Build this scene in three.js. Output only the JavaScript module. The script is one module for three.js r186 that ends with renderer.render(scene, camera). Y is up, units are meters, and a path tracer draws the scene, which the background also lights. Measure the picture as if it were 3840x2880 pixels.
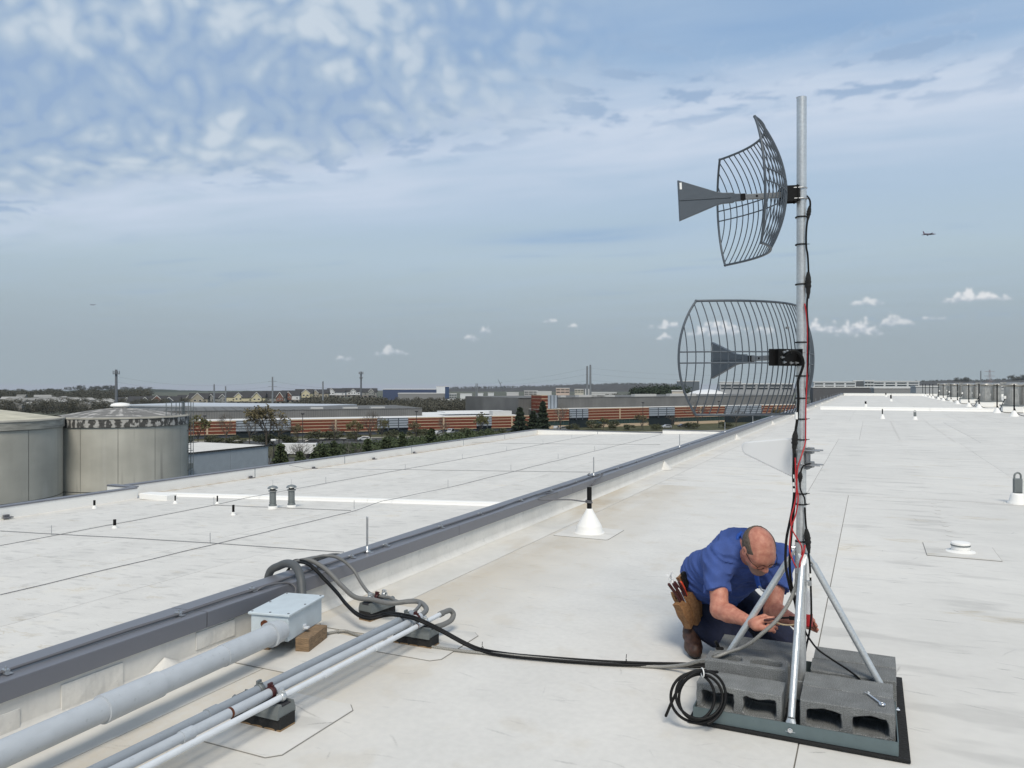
import * as THREE from 'three';
import { mergeGeometries } from 'three/addons/utils/BufferGeometryUtils.js';
import { RoundedBoxGeometry } from 'three/addons/geometries/RoundedBoxGeometry.js';
import { ConvexGeometry } from 'three/addons/geometries/ConvexGeometry.js';

// ---------------------------------------------------------------- camera
const EYE = 1.62, YAW = 25 * Math.PI / 180, FOCAL = 2885, CU = 1920, CV = 1440;
const cosY = Math.cos(YAW), sinY = Math.sin(YAW);
const scene = new THREE.Scene();
const camera = new THREE.PerspectiveCamera(2 * Math.atan(1440 / FOCAL) * 180 / Math.PI, 4 / 3, 0.05, 20000);
camera.position.set(0, EYE, 0);
camera.rotation.set(0, YAW, 0);
scene.add(camera);
const renderer = new THREE.WebGLRenderer({ antialias: true });
renderer.toneMapping = THREE.LinearToneMapping;
renderer.toneMappingExposure = 1.38;
renderer.shadowMap.enabled = true;

// ---------------------------------------------------------------- noise
function rng(seed) { let s = seed >>> 0; return () => { s = (s + 0x6D2B79F5) >>> 0; let t = Math.imul(s ^ (s >>> 15), 1 | s); t = (t + Math.imul(t ^ (t >>> 7), 61 | t)) ^ t; return ((t ^ (t >>> 14)) >>> 0) / 4294967296; }; }
const PERM = new Uint8Array(512), GX = new Float32Array(256), GY = new Float32Array(256);
{ const r = rng(77), a = [...Array(256).keys()]; for (let i = 255; i > 0; i--) { const j = Math.floor(r() * (i + 1)); [a[i], a[j]] = [a[j], a[i]]; }
  for (let i = 0; i < 512; i++) PERM[i] = a[i & 255];
  for (let i = 0; i < 256; i++) { GX[i] = Math.cos(i * 0.7393); GY[i] = Math.sin(i * 0.7393); } }
// gradient noise with period p (0 = none), about -0.7 .. 0.7
function gn(x, y, p = 0, q = p) {
  let x0 = Math.floor(x), y0 = Math.floor(y); const fx = x - x0, fy = y - y0;
  let x1 = x0 + 1, y1 = y0 + 1;
  if (p) { x0 = ((x0 % p) + p) % p; x1 = ((x1 % p) + p) % p; y0 = ((y0 % q) + q) % q; y1 = ((y1 % q) + q) % q; }
  const sx = fx * fx * fx * (fx * (fx * 6 - 15) + 10), sy = fy * fy * fy * (fy * (fy * 6 - 15) + 10);
  const a = PERM[PERM[x0 & 255] + (y0 & 255)], b = PERM[PERM[x1 & 255] + (y0 & 255)], c = PERM[PERM[x0 & 255] + (y1 & 255)], d = PERM[PERM[x1 & 255] + (y1 & 255)];
  const n0 = GX[a] * fx + GY[a] * fy, n1 = GX[b] * (fx - 1) + GY[b] * fy, n2 = GX[c] * fx + GY[c] * (fy - 1), n3 = GX[d] * (fx - 1) + GY[d] * (fy - 1);
  const u = n0 + (n1 - n0) * sx, v = n2 + (n3 - n2) * sx; return u + (v - u) * sy;
}
function fbm(x, y, o = 4, p = 0, q = p) { let s = 0, a = 0.5; for (let i = 0; i < o; i++) { s += a * gn(x + i * 17.3 * (p ? 0 : 1), y + i * 9.1 * (p ? 0 : 1), p, q); x *= 2; y *= 2; p *= 2; q *= 2; a *= 0.5; } return s * 1.4; }
const sstep = (a, b, x) => { const t = Math.min(1, Math.max(0, (x - a) / (b - a))); return t * t * (3 - 2 * t); };
const lerp = (a, b, t) => a + (b - a) * t;
const s2l = c => c <= 0.04045 ? c / 12.92 : Math.pow((c + 0.055) / 1.055, 2.4);
const lin = (r, g, b) => [s2l(r / 255), s2l(g / 255), s2l(b / 255)];

// ---------------------------------------------------------------- sky: thin high cloud in streets, mackerel cells, small far cumulus
function makeSky() {
  const W = 4096, H = 2048, d = new Float32Array(W * H * 4);
  const ramp = [[0, lin(160, 172, 178)], [3, lin(162, 175, 182)], [6, lin(171, 187, 196)], [9, lin(180, 199, 211)], [13, lin(176, 198, 219)], [18, lin(160, 188, 217)], [25, lin(133, 167, 208)], [40, lin(168, 181, 199)], [90, lin(182, 189, 199)]];
  const white = lin(202, 215, 233), pale = lin(178, 199, 221), shade = lin(152, 177, 208), puffy = lin(204, 216, 228);
  // small cumulus: [azimuth right of the view, elevation, half width, height] in degrees
  const cum = [];
  const puff = (u, v, w, h0) => { const h = h0 * 1.12; const a = Math.atan((u - CU) / FOCAL); cum.push([a * 180 / Math.PI, Math.atan((CV - v) / FOCAL * Math.cos(a)) * 180 / Math.PI, w / FOCAL * 57.3 / 2 * Math.cos(a) ** 2, h / FOCAL * 57.3 * Math.cos(a)]); };
  puff(3090, 1205, 150, 70); puff(3225, 1206, 190, 78); puff(3360, 1190, 140, 46); puff(3250, 1124, 140, 32); puff(3660, 1098, 300, 56); puff(1468, 1308, 140, 34);
  puff(1298, 1334, 80, 28); puff(1768, 1258, 66, 32); puff(1820, 1226, 58, 36); puff(2065, 1196, 60, 20); puff(2148, 1218, 44, 16); puff(2494, 1212, 150, 30); puff(2495, 1258, 74, 24); puff(2700, 1215, 240, 66); puff(2860, 1228, 120, 40); puff(3500, 1185, 110, 20);
  const vz = Math.atan2(-cosY, -sinY); // heading of the view in the x-z plane
  for (let j = H / 2; j < H; j++) {
    const el = ((j + 0.5) / H - 0.5) * Math.PI, e = el * 180 / Math.PI, cy = Math.cos(el), sy = Math.sin(el);
    let k = 0; while (e > ramp[k + 1][0]) k++;
    const rt = (e - ramp[k][0]) / (ramp[k + 1][0] - ramp[k][0]);
    const base = [0, 1, 2].map(c => lerp(ramp[k][1][c], ramp[k + 1][1][c], rt));
    const R = cy / (sy + 0.02), far = sstep(1.5, 9, e), step = e > 75 ? 4 : 1;
    for (let i = 0; i < W; i++) {
      const o = (j * W + i) * 4;
      if (step > 1 && i % step) { d[o] = d[o - 4]; d[o + 1] = d[o - 3]; d[o + 2] = d[o - 2]; d[o + 3] = 1; continue; }
      const th = ((i + 0.5) / W - 0.5) * 2 * Math.PI; // atan2(z, x)
      let az = th - vz; az = Math.atan2(Math.sin(az), Math.cos(az)); // right of the view
      const px = Math.sin(az) * R, pz = Math.cos(az) * R;
      let r = base[0], g = base[1], b = base[2];
      if (far > 0 && R < 60) {
        const mixTo = (c, k) => { r = lerp(r, c[0], k); g = lerp(g, c[1], k); b = lerp(b, c[2], k); };
        const wx = fbm(px * 0.55 + 3, pz * 0.55, 2), wz = fbm(px * 0.55 + 40, pz * 0.55 + 11, 2);
        const along = px * 0.92 - pz * 0.39 + wx * 0.4, dist = (pz - 2.8 + 0.42 * px) / 1.085 + wz * 0.42;
        const fine = fbm(along * 1.6, dist * 4.6, 4), wisp = fbm(along * 0.6 + 7, dist * 1.5 + 3, 3), low = sstep(9, 14, e);
        const ph = ((dist + 1.9) % 8 + 8) % 8 - 1.9; // the cloud streets repeat over the whole sky
        const band = sstep(-0.45, 0.02, ph + 0.1 * fine) * (1 - sstep(0.2, 1.5, ph)) * sstep(7, 11, e);
        mixTo(pale, Math.min(1, Math.max(0, 0.32 + 0.9 * wisp + 0.45 * fine)) * far * lerp(0.45, 0.75, low));
        mixTo(white, Math.min(1, Math.max(0, band * (0.85 + 0.7 * fine + 0.4 * wisp))) * far);
        // thin darker streaks lower down, a clear lens below the street
        mixTo(shade, sstep(0.16, 0.5, fbm(along * 0.8 + 21, dist * 2.6 + 5, 4)) * 0.34 * far * (1 - band) * (1 - 0.7 * low));
        const lx = along - (-1.35), ld = dist - 1.78; mixTo(lin(150, 179, 212), Math.min(1, 0.8 * Math.exp(-(lx * lx) / 0.3 - ld * ld / 0.04) * (0.9 + fine)));
        // ripples along the street
        const rp = fbm(along * 6.2 + 0.8 * fine, dist * 7.4 + 9, 5), rip = sstep(-0.06, 0.26, rp) * sstep(-0.75, -0.25, ph) * (1 - sstep(0.0, 0.45, ph)) * sstep(-0.18, 0.2, fbm(along * 1.1 + 5, dist * 1.1, 2) + 0.12), edge = sstep(0.06, 0.1, rp) * (1 - sstep(0.1, 0.16, rp));
        mixTo(shade, rip * 0.85 * far); mixTo(lin(206, 219, 236), edge * 0.16 * far * sstep(-0.6, -0.2, ph) * (1 - sstep(0.0, 0.4, ph)));
        // mackerel cells over one half of the sky
        const side = sstep(0.35, -0.65, Math.sin(az) * R * 0.9 + 0.35 * wx + 0.1 * (R - 2.5)) * sstep(0.2, -0.3, ph + 0.25 * wx) * sstep(8, 12, e);
        if (side > 0.01) {
          const q = az * 17.825 + 0.6 * wx, w = Math.log(R) * 8.2 + 1.0 * wz, n = 112; // round cells as seen from below, wrapping round the horizon
          const cell = 0.02 + 1.35 * Math.abs(gn(q, w, n, 256)) + 0.75 * Math.abs(gn(q * 2 + 5, w * 2, n * 2, 256)) + 0.3 * gn(q * 2 + 9, w * 2 + 31, n * 2, 256) + 0.14 * gn(q * 4, w * 4 + 8, n * 4, 256) + 0.07 * gn(q * 8, w * 8 + 8, n * 8, 256), big = gn(q * 0.25, w * 0.3 + 4, n / 4, 256) * 1.3;
          mixTo(lin(157, 179, 207), side * 0.75); mixTo(lin(180, 198, 216), side * sstep(-0.05, 0.55, cell + 0.6 * big) * 0.8); mixTo(puffy, side * sstep(0.3, 0.85, cell + 0.55 * big) * 0.9);
          mixTo(lin(140, 168, 207), side * sstep(0.16, -0.06, cell + 0.25 * big) * 0.5);
        }
      }
      if (e < 9) { // small far cumulus
        const ad = az * 180 / Math.PI;
        for (const c of cum) {
          const x = (ad - c[0]) / c[2], y = (e - c[1] + c[3] * 0.5) / c[3];
          if (x < -1.4 || x > 1.4 || y < -0.5 || y > 1.6) continue;
          const n = fbm(ad * 1.9 + c[0], e * 2.6, 4), top = (1 - x * x) * (0.62 + 0.75 * fbm(ad * 1.5 + c[0] * 7, 3.3, 3)) + n * 0.45;
          const a = sstep(-0.02, 0.22, top - y) * sstep(-0.12, 0.12, y + n * 0.25) * sstep(1.25, 0.8, Math.abs(x));
          const l = sstep(-0.1, 0.5, y + n * 0.9), cw = lin(lerp(182, 240, l), lerp(192, 241, l), lerp(203, 242, l)), m = a * (c[3] > 1 ? 0.95 : 0.75);
          r = lerp(r, cw[0], m); g = lerp(g, cw[1], m); b = lerp(b, cw[2], m);
        }
      }
      d[o] = r; d[o + 1] = g; d[o + 2] = b; d[o + 3] = 1;
    }
  }
  const f = ramp[0][1];
  for (let o = 0; o < W * H * 2; o += 4) { d[o] = f[0]; d[o + 1] = f[1]; d[o + 2] = f[2]; d[o + 3] = 1; }
  const t = new THREE.DataTexture(d, W, H, THREE.RGBAFormat, THREE.FloatType);
  t.mapping = THREE.EquirectangularReflectionMapping; t.magFilter = THREE.LinearFilter; t.minFilter = THREE.LinearFilter; t.colorSpace = THREE.LinearSRGBColorSpace; t.needsUpdate = true;
  return t;
}
const skyMap = makeSky();
scene.background = skyMap; scene.environment = skyMap;
scene.backgroundIntensity = 0.73; scene.environmentIntensity = 0.73;
scene.fog = new THREE.FogExp2(new THREE.Color(0.62, 0.70, 0.78), 0.00004);

// ---------------------------------------------------------------- sun, veiled by the thin cloud: high, behind the viewer
const sun = new THREE.DirectionalLight(new THREE.Color(1.0, 0.93, 0.81), 2.0);
sun.position.set(40, 105, 78);
sun.castShadow = true; sun.shadow.radius = 38; sun.shadow.mapSize.set(4096, 4096);
Object.assign(sun.shadow.camera, { left: -60, right: 60, top: 60, bottom: -60, near: 1, far: 300 });
scene.add(sun, sun.target);

// ---------------------------------------------------------------- placing: picture column, row and a height or a depth give a point of the place
const V = (x, y, z) => new THREE.Vector3(x, y, z);
const W = (xc, y, zc) => V(xc * cosY - zc * sinY, y, -(xc * sinY + zc * cosY)); // metres right of and in front of the viewer
const atY = (u, v, y = 0) => { const zc = FOCAL * (EYE - y) / (v - CV); return W((u - CU) / FOCAL * zc, y, zc); };
const atD = (u, v, zc) => W((u - CU) / FOCAL * zc, EYE - (v - CV) / FOCAL * zc, zc);
const atX = (u, v, X) => { const dx = (u - CU) / FOCAL, zc = X / (dx * cosY - sinY); return V(X, EYE - (v - CV) / FOCAL * zc, -(dx * zc * sinY + zc * cosY)); };
const lowY = X => EYE - (4.55 + 0.033 * (-X - 12)); // the lower roof falls gently away from the parapet
const atLow = (u, v, up = 0) => { let y = -3; for (let i = 0; i < 12; i++) y = lowY(atY(u, v, y).x) + up; return atY(u, v, y); };
const P = (X, y, Zf) => V(X, y, -Zf); // Zf: metres along the roof

// ---------------------------------------------------------------- building helpers
const taken = {};
function numbered(n) { const k = taken[n] || 0; taken[n] = k + 1; return k ? n + '_' + String(k).padStart(3, '0') : n; }
function thing(name, label, category, group, pos) {
  const o = new THREE.Group(); o.name = numbered(name); o.userData = { label, category }; if (group) o.userData.group = group;
  if (pos) o.position.copy(pos); scene.add(o); return o;
}
function part(name, geo, mat, parent) { const m = new THREE.Mesh(Array.isArray(geo) ? merge(geo) : geo, mat); m.name = name; m.castShadow = m.receiveShadow = true; parent.add(m); return m; }
function one(name, geo, mat, label, category, group) { const m = part(numbered(name), geo, mat, scene); m.userData = { label, category }; if (group) m.userData.group = group; return m; }
function structure(name, geo, mat) { const m = part(numbered(name), geo, mat, scene); m.userData = { kind: 'structure' }; return m; }
function copyOf(src, label, pos, turn) { const c = src.clone(); c.name = numbered(src.name.replace(/_\d{3}$/, '')); c.userData = { ...src.userData, label: label || src.userData.label }; if (pos) c.position.copy(pos); if (turn !== undefined) c.rotation.y = turn; scene.add(c); return c; }
function merge(list) { const l = list.map(g => { const n = g.index ? g.toNonIndexed() : g; for (const k of Object.keys(n.attributes)) if (!['position', 'normal', 'uv'].includes(k)) n.deleteAttribute(k); if (!n.attributes.uv) n.setAttribute('uv', new THREE.BufferAttribute(new Float32Array(n.attributes.position.count * 2), 2)); return n; }); return l.length === 1 ? l[0] : mergeGeometries(l); }
const box = (w, h, d, x = 0, y = 0, z = 0, ry = 0, rx = 0, rz = 0) => { const g = new THREE.BoxGeometry(w, h, d); if (rx) g.rotateX(rx); if (rz) g.rotateZ(rz); if (ry) g.rotateY(ry); g.translate(x, y, z); return g; };
const rbox = (w, h, d, r, x = 0, y = 0, z = 0, ry = 0, rx = 0, rz = 0) => { const g = new RoundedBoxGeometry(w, h, d, 2, r); if (rx) g.rotateX(rx); if (rz) g.rotateZ(rz); if (ry) g.rotateY(ry); g.translate(x, y, z); return g; };
const rod = (a, b, r1, r2 = r1, n = 10) => { const d = b.clone().sub(a), g = new THREE.CylinderGeometry(r2, r1, d.length(), n, 1); g.applyQuaternion(new THREE.Quaternion().setFromUnitVectors(V(0, 1, 0), d.clone().normalize())); g.translate((a.x + b.x) / 2, (a.y + b.y) / 2, (a.z + b.z) / 2); return g; };
const tube = (pts, r, seg, n = 7) => new THREE.TubeGeometry(new THREE.CatmullRomCurve3(pts, false, 'centripetal'), seg || pts.length * 7, r, n, false);
const capped = (pts, r, seg, n) => [tube(pts, r, seg, n), new THREE.SphereGeometry(r, 8, 6).translate(...pts[0].toArray()), new THREE.SphereGeometry(r, 8, 6).translate(...pts[pts.length - 1].toArray())];
const lathe = (pr, n = 20) => new THREE.LatheGeometry(pr.map(p => new THREE.Vector2(p[0], p[1])), n);
// uv in metres, picked by the way each face points
function triUV(g, s = 1, ox = 0, oy = 0) {
  const n = g.index ? g.toNonIndexed() : g; const p = n.attributes.position, uv = new Float32Array(p.count * 2), a = V(), b = V(), c = V();
  for (let i = 0; i < p.count; i += 3) {
    a.fromBufferAttribute(p, i); b.fromBufferAttribute(p, i + 1); c.fromBufferAttribute(p, i + 2);
    const nn = b.clone().sub(a).cross(c.clone().sub(a)), ax = Math.abs(nn.x), ay = Math.abs(nn.y), az = Math.abs(nn.z);
    [a, b, c].forEach((q, k) => { const [x, y] = ay >= ax && ay >= az ? [q.x, q.z] : ax >= az ? [q.z, q.y] : [q.x, q.y]; uv[(i + k) * 2] = x / s + ox; uv[(i + k) * 2 + 1] = y / s + oy; });
  }
  n.setAttribute('uv', new THREE.BufferAttribute(uv, 2)); return n;
}
// textures: fn(u, v) -> [r, g, b] in 0..1 (sRGB) over one tile
function tex(n, fn, srgb = true, m = n) {
  const d = new Uint8Array(n * m * 4);
  for (let j = 0; j < m; j++) for (let i = 0; i < n; i++) { const c = fn((i + 0.5) / n, (j + 0.5) / m), o = (j * n + i) * 4; if (typeof c === 'number') { d[o] = d[o + 1] = d[o + 2] = Math.max(0, Math.min(255, c * 255)); } else for (let k = 0; k < 3; k++) d[o + k] = Math.max(0, Math.min(255, c[k] * 255)); d[o + 3] = 255; }
  const t = new THREE.DataTexture(d, n, m, THREE.RGBAFormat); t.wrapS = t.wrapT = THREE.RepeatWrapping; t.magFilter = THREE.LinearFilter; t.minFilter = THREE.LinearMipmapLinearFilter; t.generateMipmaps = true; if (srgb) t.colorSpace = THREE.SRGBColorSpace; t.needsUpdate = true; return t;
}
const mat = (c, rough = 0.8, o = {}) => { const m = new THREE.MeshStandardMaterial({ roughness: rough, ...o }); if (Array.isArray(c)) m.color.setRGB(...c); else m.color.set(c); return m; };
// ---------------------------------------------------------------- materials
const grain = tex(256, (x, y) => 0.5 + 0.9 * fbm(x * 32, y * 32, 3, 32), false);
const blotch = tex(512, (x, y) => 0.5 + 0.8 * fbm(x * 6, y * 6, 6, 6), false);
// white membrane: scuffs, short dark wrinkles across the roof, tan stains
const RS = 9; // metres per tile
const roofMarks = (() => { // wrinkle strokes and stains on a grid
  const n = 2048, a = new Float32Array(n * n), t = new Float32Array(n * n), r = rng(5);
  const stroke = (x, y, len, ang, w, k, arr) => { const st = Math.ceil(len); let cx = x, cy = y, an = ang; for (let s = 0; s < st; s++) { an += (r() - 0.5) * 0.12; cx += Math.cos(an); cy += Math.sin(an); const f = Math.sin(Math.PI * s / st) * k * (0.5 + r() * 0.5); const R = Math.ceil(w); for (let dy = -R; dy <= R; dy++) for (let dx = -R; dx <= R; dx++) { const q = Math.exp(-(dx * dx + dy * dy) / (w * w)); const i = (((cy + dy) | 0) & (n - 1)) * n + (((cx + dx) | 0) & (n - 1)); arr[i] = Math.max(arr[i], f * q); } } };
  for (let i = 0; i < 620; i++) stroke(r() * n, r() * n, 12 + r() * 60, (r() - 0.5) * 0.45, 0.8 + r() * 0.7, 0.10 + r() * r() * 0.3, a);
  for (let i = 0; i < 150; i++) stroke(r() * n, r() * n, 14 + r() * 50, r() * 6.3, 0.9, 0.1 + r() * 0.2, a);
  for (let i = 0; i < 26; i++) { const cx = r() * n, cy = r() * n, m = 12 + r() * 20; for (let k = 0; k < m; k++) stroke(cx + (r() - 0.5) * 110, cy + (r() - 0.5) * 34, 16 + r() * 50, (r() - 0.5) * 0.7, 1.6 + r() * 2.6, 0.10 + r() * 0.22, t); }
  return { n, a, t };
})();
const roofMap = tex(2048, (x, y) => {
  const n = roofMarks.n, i = ((y * n) | 0) * n + ((x * n) | 0), a = roofMarks.a[i], t = roofMarks.t[i];
  const big = fbm(x * 3, y * 3, 3, 3), mid = fbm(x * 14, y * 22, 3, 14, 22), sm = fbm(x * 120, y * 160, 2, 120, 160), smear = sstep(0.12, 0.42, fbm(x * 10, y * 34, 4, 10, 34));
  const k = 0.845 + big * 0.05 + mid * 0.035 + sm * 0.02 - a * 0.85 - smear * 0.06;
  const br = t * (0.7 + 0.6 * (sm + 0.5)) + sstep(0.3, 0.6, big + mid * 0.5) * 0.05;
  return [k - br * 0.22, k * 0.985 - br * 0.30, k * 0.955 - br * 0.44];
});
const roofBump = tex(1024, (x, y) => { const n = roofMarks.n, i = ((y * n) | 0) * n + ((x * n) | 0); return 0.5 + 0.3 * fbm(x * 4, y * 9, 4, 4, 9) + 0.1 * fbm(x * 60, y * 60, 2, 60) + roofMarks.a[i] * 0.4; }, false);
const M = {};
M.roof = mat([0.97, 0.97, 0.97], 0.62, { map: roofMap, bumpMap: roofBump, bumpScale: 0.006 });
// the strip along the parapet, with brown run-off dirt in streaks
const gutterMap = tex(1024, (x, y) => {
  const mid = fbm(x * 8, y * 10, 4, 8, 10), sm = fbm(x * 90, y * 90, 3, 90), st = sstep(-0.05, 0.42, fbm(x * 12 + 0, y * 4, 5, 12, 4));
  const k = 0.84 + mid * 0.06 + sm * 0.03, br = st * (0.62 + sm * 0.5);
  return [k - br * 0.12, k * 0.985 - br * 0.165, k * 0.95 - br * 0.225];
});
M.gutterEdge = mat([0.97, 0.97, 0.97], 0.7, { map: tex(512, (x, y) => { const n = fbm(x * 5, y * 20, 5, 5, 20), sm = fbm(x * 60, y * 60, 3, 60), br = sstep(-0.25, 0.4, n + sm * 0.3); const k = 0.80 + sm * 0.05; return [k - br * 0.16, k * 0.98 - br * 0.21, k * 0.94 - br * 0.27]; }) });
M.gutter = mat([0.97, 0.97, 0.97], 0.65, { map: gutterMap, bumpMap: roofBump, bumpScale: 0.006 });
const stainMap = tex(1024, (x, y) => {
  const n = roofMarks.n, i = ((y * n) | 0) * n + ((x * 0.4 * n) | 0), a = roofMarks.a[i], mid = fbm(x * 5, y * 22, 3), sm = fbm(x * 70, y * 220, 3), run = fbm(x * 7 + 3, y * 5, 5), spot = sstep(0.1, 0.45, fbm(x * 9 + 30, y * 26, 5));
  const k = 0.845 + mid * 0.04 + sm * 0.03 - a * 0.45, br = Math.max(0, Math.min(1, (1 - sstep(0.04, 0.42, x + run * 0.22)) * (0.55 + run * 0.9 + sm * 0.4) + spot * 0.22));
  return [k - br * 0.08, k * 0.985 - br * 0.11, k * 0.955 - br * 0.155];
}, true, 2048);
M.stained = mat([0.97, 0.97, 0.97], 0.62, { map: stainMap, bumpMap: roofBump, bumpScale: 0.004 });
M.underlay = mat([0.22, 0.21, 0.19], 0.9);
const wallMap = tex(1024, (x, y) => { const run = sstep(0.05, 0.5, fbm(x * 40, y * 3, 4, 40, 3)), b = fbm(x * 5, y * 5, 5, 5), sm = fbm(x * 80, y * 80, 2, 80), spot = sstep(0.3, 0.5, fbm(x * 24, y * 24, 3, 24)); const k = 0.86 + b * 0.05 + sm * 0.02 - run * 0.025 - spot * 0.05; return [k, k * 0.99, k * 0.965]; });
const wallBump = tex(512, (x, y) => 0.5 + 0.5 * fbm(x * 5, y * 4, 4, 5, 4), false);
M.parapet = mat([0.95, 0.95, 0.95], 0.6, { map: wallMap, bumpMap: wallBump, bumpScale: 0.03 });
M.white = mat([0.84, 0.83, 0.80], 0.6, { bumpMap: blotch, bumpScale: 0.002 });
M.coping = mat([0.19, 0.195, 0.22], 0.42, { metalness: 0.25 });
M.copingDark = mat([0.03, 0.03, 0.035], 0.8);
const dirtyGrey = (r, g, b, s) => tex(512, (x, y) => { const n = fbm(x * 8, y * 8, 5, 8), m = sstep(0.32, 0.5, fbm(x * 30, y * 30, 3, 30)); const k = 1 + n * 0.05 - m * s * 0.5; return [r * k, g * k, b * k]; });
M.conduit = mat(0xffffff, 0.5, { map: dirtyGrey(0.70, 0.72, 0.74, 0.14) });
M.conduitGrey = mat(0xffffff, 0.52, { map: dirtyGrey(0.56, 0.585, 0.61, 0.16) });
M.conduitWhite = mat(0xffffff, 0.45, { map: dirtyGrey(0.82, 0.835, 0.85, 0.12) });
M.boxGrey = mat(0xffffff, 0.42, { map: dirtyGrey(0.76, 0.80, 0.82, 0.06) });
M.rust = mat(0xffffff, 0.9, { map: tex(128, (x, y) => { const n = fbm(x * 8, y * 8, 4, 8); return [0.36 + n * 0.3, 0.19 + n * 0.2, 0.10 + n * 0.12]; }) });
M.maroon = mat([0.055, 0.012, 0.012], 0.6);
M.steel = mat(0xffffff, 0.42, { metalness: 0.75, map: tex(256, (x, y) => { const n = fbm(x * 10, y * 10, 4, 10); return [0.60 + n * 0.25, 0.61 + n * 0.25, 0.60 + n * 0.25]; }) });
// galvanised: spangle
const spangle = tex(512, (x, y) => { const n = gn(x * 40, y * 40, 40) + 0.6 * gn(x * 90, y * 90, 90), st = fbm(x * 6, y * 3, 4, 6, 3); const k = 0.80 + Math.round(n * 3) / 3 * 0.05 + st * 0.06; return [k * 0.985, k, k * 1.005]; });
M.galv = mat(0xffffff, 0.38, { metalness: 0.62, map: spangle, bumpMap: grain, bumpScale: 0.0004 });
M.galvDull = mat(0xffffff, 0.55, { metalness: 0.4, map: dirtyGrey(0.47, 0.49, 0.49, 0.1) });
M.tray = mat(0xffffff, 0.5, { metalness: 0.35, map: dirtyGrey(0.40, 0.455, 0.465, 0.1) });
M.chrome = mat([0.75, 0.76, 0.78], 0.2, { metalness: 1 });
const dark = (c, rough) => { const m = new THREE.MeshPhysicalMaterial({ roughness: rough, specularIntensity: 0.35 }); m.color.setRGB(c, c, c * 1.04); return m; };
M.black = dark(0.008, 0.55);
M.blackMatte = mat([0.014, 0.014, 0.014], 0.85, { bumpMap: grain, bumpScale: 0.002 });
M.blackPlastic = dark(0.009, 0.5);
M.rubber = mat(0xffffff, 0.92, { map: tex(256, (x, y) => { const k = 0.115 + fbm(x * 60, y * 60, 2, 60) * 0.05 + fbm(x * 5, y * 5, 3, 5) * 0.03; return [k, k, k]; }), bumpMap: grain, bumpScale: 0.003 });
M.hose = mat([0.16, 0.16, 0.155], 0.55);
M.hoseDark = mat([0.085, 0.09, 0.092], 0.55);
M.braid = mat(0xffffff, 0.6, { metalness: 0.35, map: tex(256, (x, y) => { const k = 0.56 + 0.16 * Math.sign(Math.sin(x * 6.283 * 16 + y * 6.283 * 24)) * Math.sign(Math.sin(x * 6.283 * 16 - y * 6.283 * 24)); return [k, k * 0.99, k * 0.95]; }) });
M.cableGrey = mat([0.12, 0.12, 0.13], 0.6);
M.alu = mat([0.50, 0.51, 0.52], 0.38, { metalness: 0.85 });
M.red = mat([0.42, 0.018, 0.022], 0.4);
M.antenna = mat([0.080, 0.096, 0.115], 0.45, { metalness: 0.15, bumpMap: grain, bumpScale: 0.0005 });
M.antennaPale = mat([0.20, 0.21, 0.22], 0.5, { metalness: 0.3 });
M.radome = mat([0.74, 0.74, 0.74], 0.35);
M.label = mat([0.8, 0.8, 0.78], 0.5);
// concrete block: coarse grey aggregate
const cmuMap = tex(512, (x, y) => { const n = fbm(x * 100, y * 100, 3, 100), b = fbm(x * 5, y * 5, 4, 5), sp = sstep(0.3, 0.45, gn(x * 150, y * 150, 150)); const k = 0.50 + n * 0.28 + b * 0.07 - sp * 0.12; return [k * 0.985, k, k * 1.0]; });
const cmuBump = tex(512, (x, y) => 0.5 + 0.9 * fbm(x * 90, y * 90, 4, 90), false);
M.cmu = mat(0xffffff, 0.95, { map: cmuMap, bumpMap: cmuBump, bumpScale: 0.006 });
M.wood = mat(0xffffff, 0.85, { map: tex(256, (x, y) => { const g = Math.sin((y * 14 + fbm(x * 2, y * 6, 3, 2, 6) * 3) * 6.283), n = fbm(x * 6, y * 60, 3, 6, 60); const k = 0.9 + g * 0.07 + n * 0.25; return [0.56 * k, 0.465 * k, 0.36 * k]; }) });
M.foamTan = mat([0.26, 0.17, 0.09], 0.95);
M.stainless = mat(0xffffff, 0.42, { metalness: 0.8, map: tex(256, (x, y) => { const k = 0.68 + fbm(x * 30, y * 3, 3, 30, 3) * 0.12 + fbm(x * 3, y * 3, 3, 3) * 0.1; return [k, k * 0.99, k * 0.965]; }) });

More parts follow.
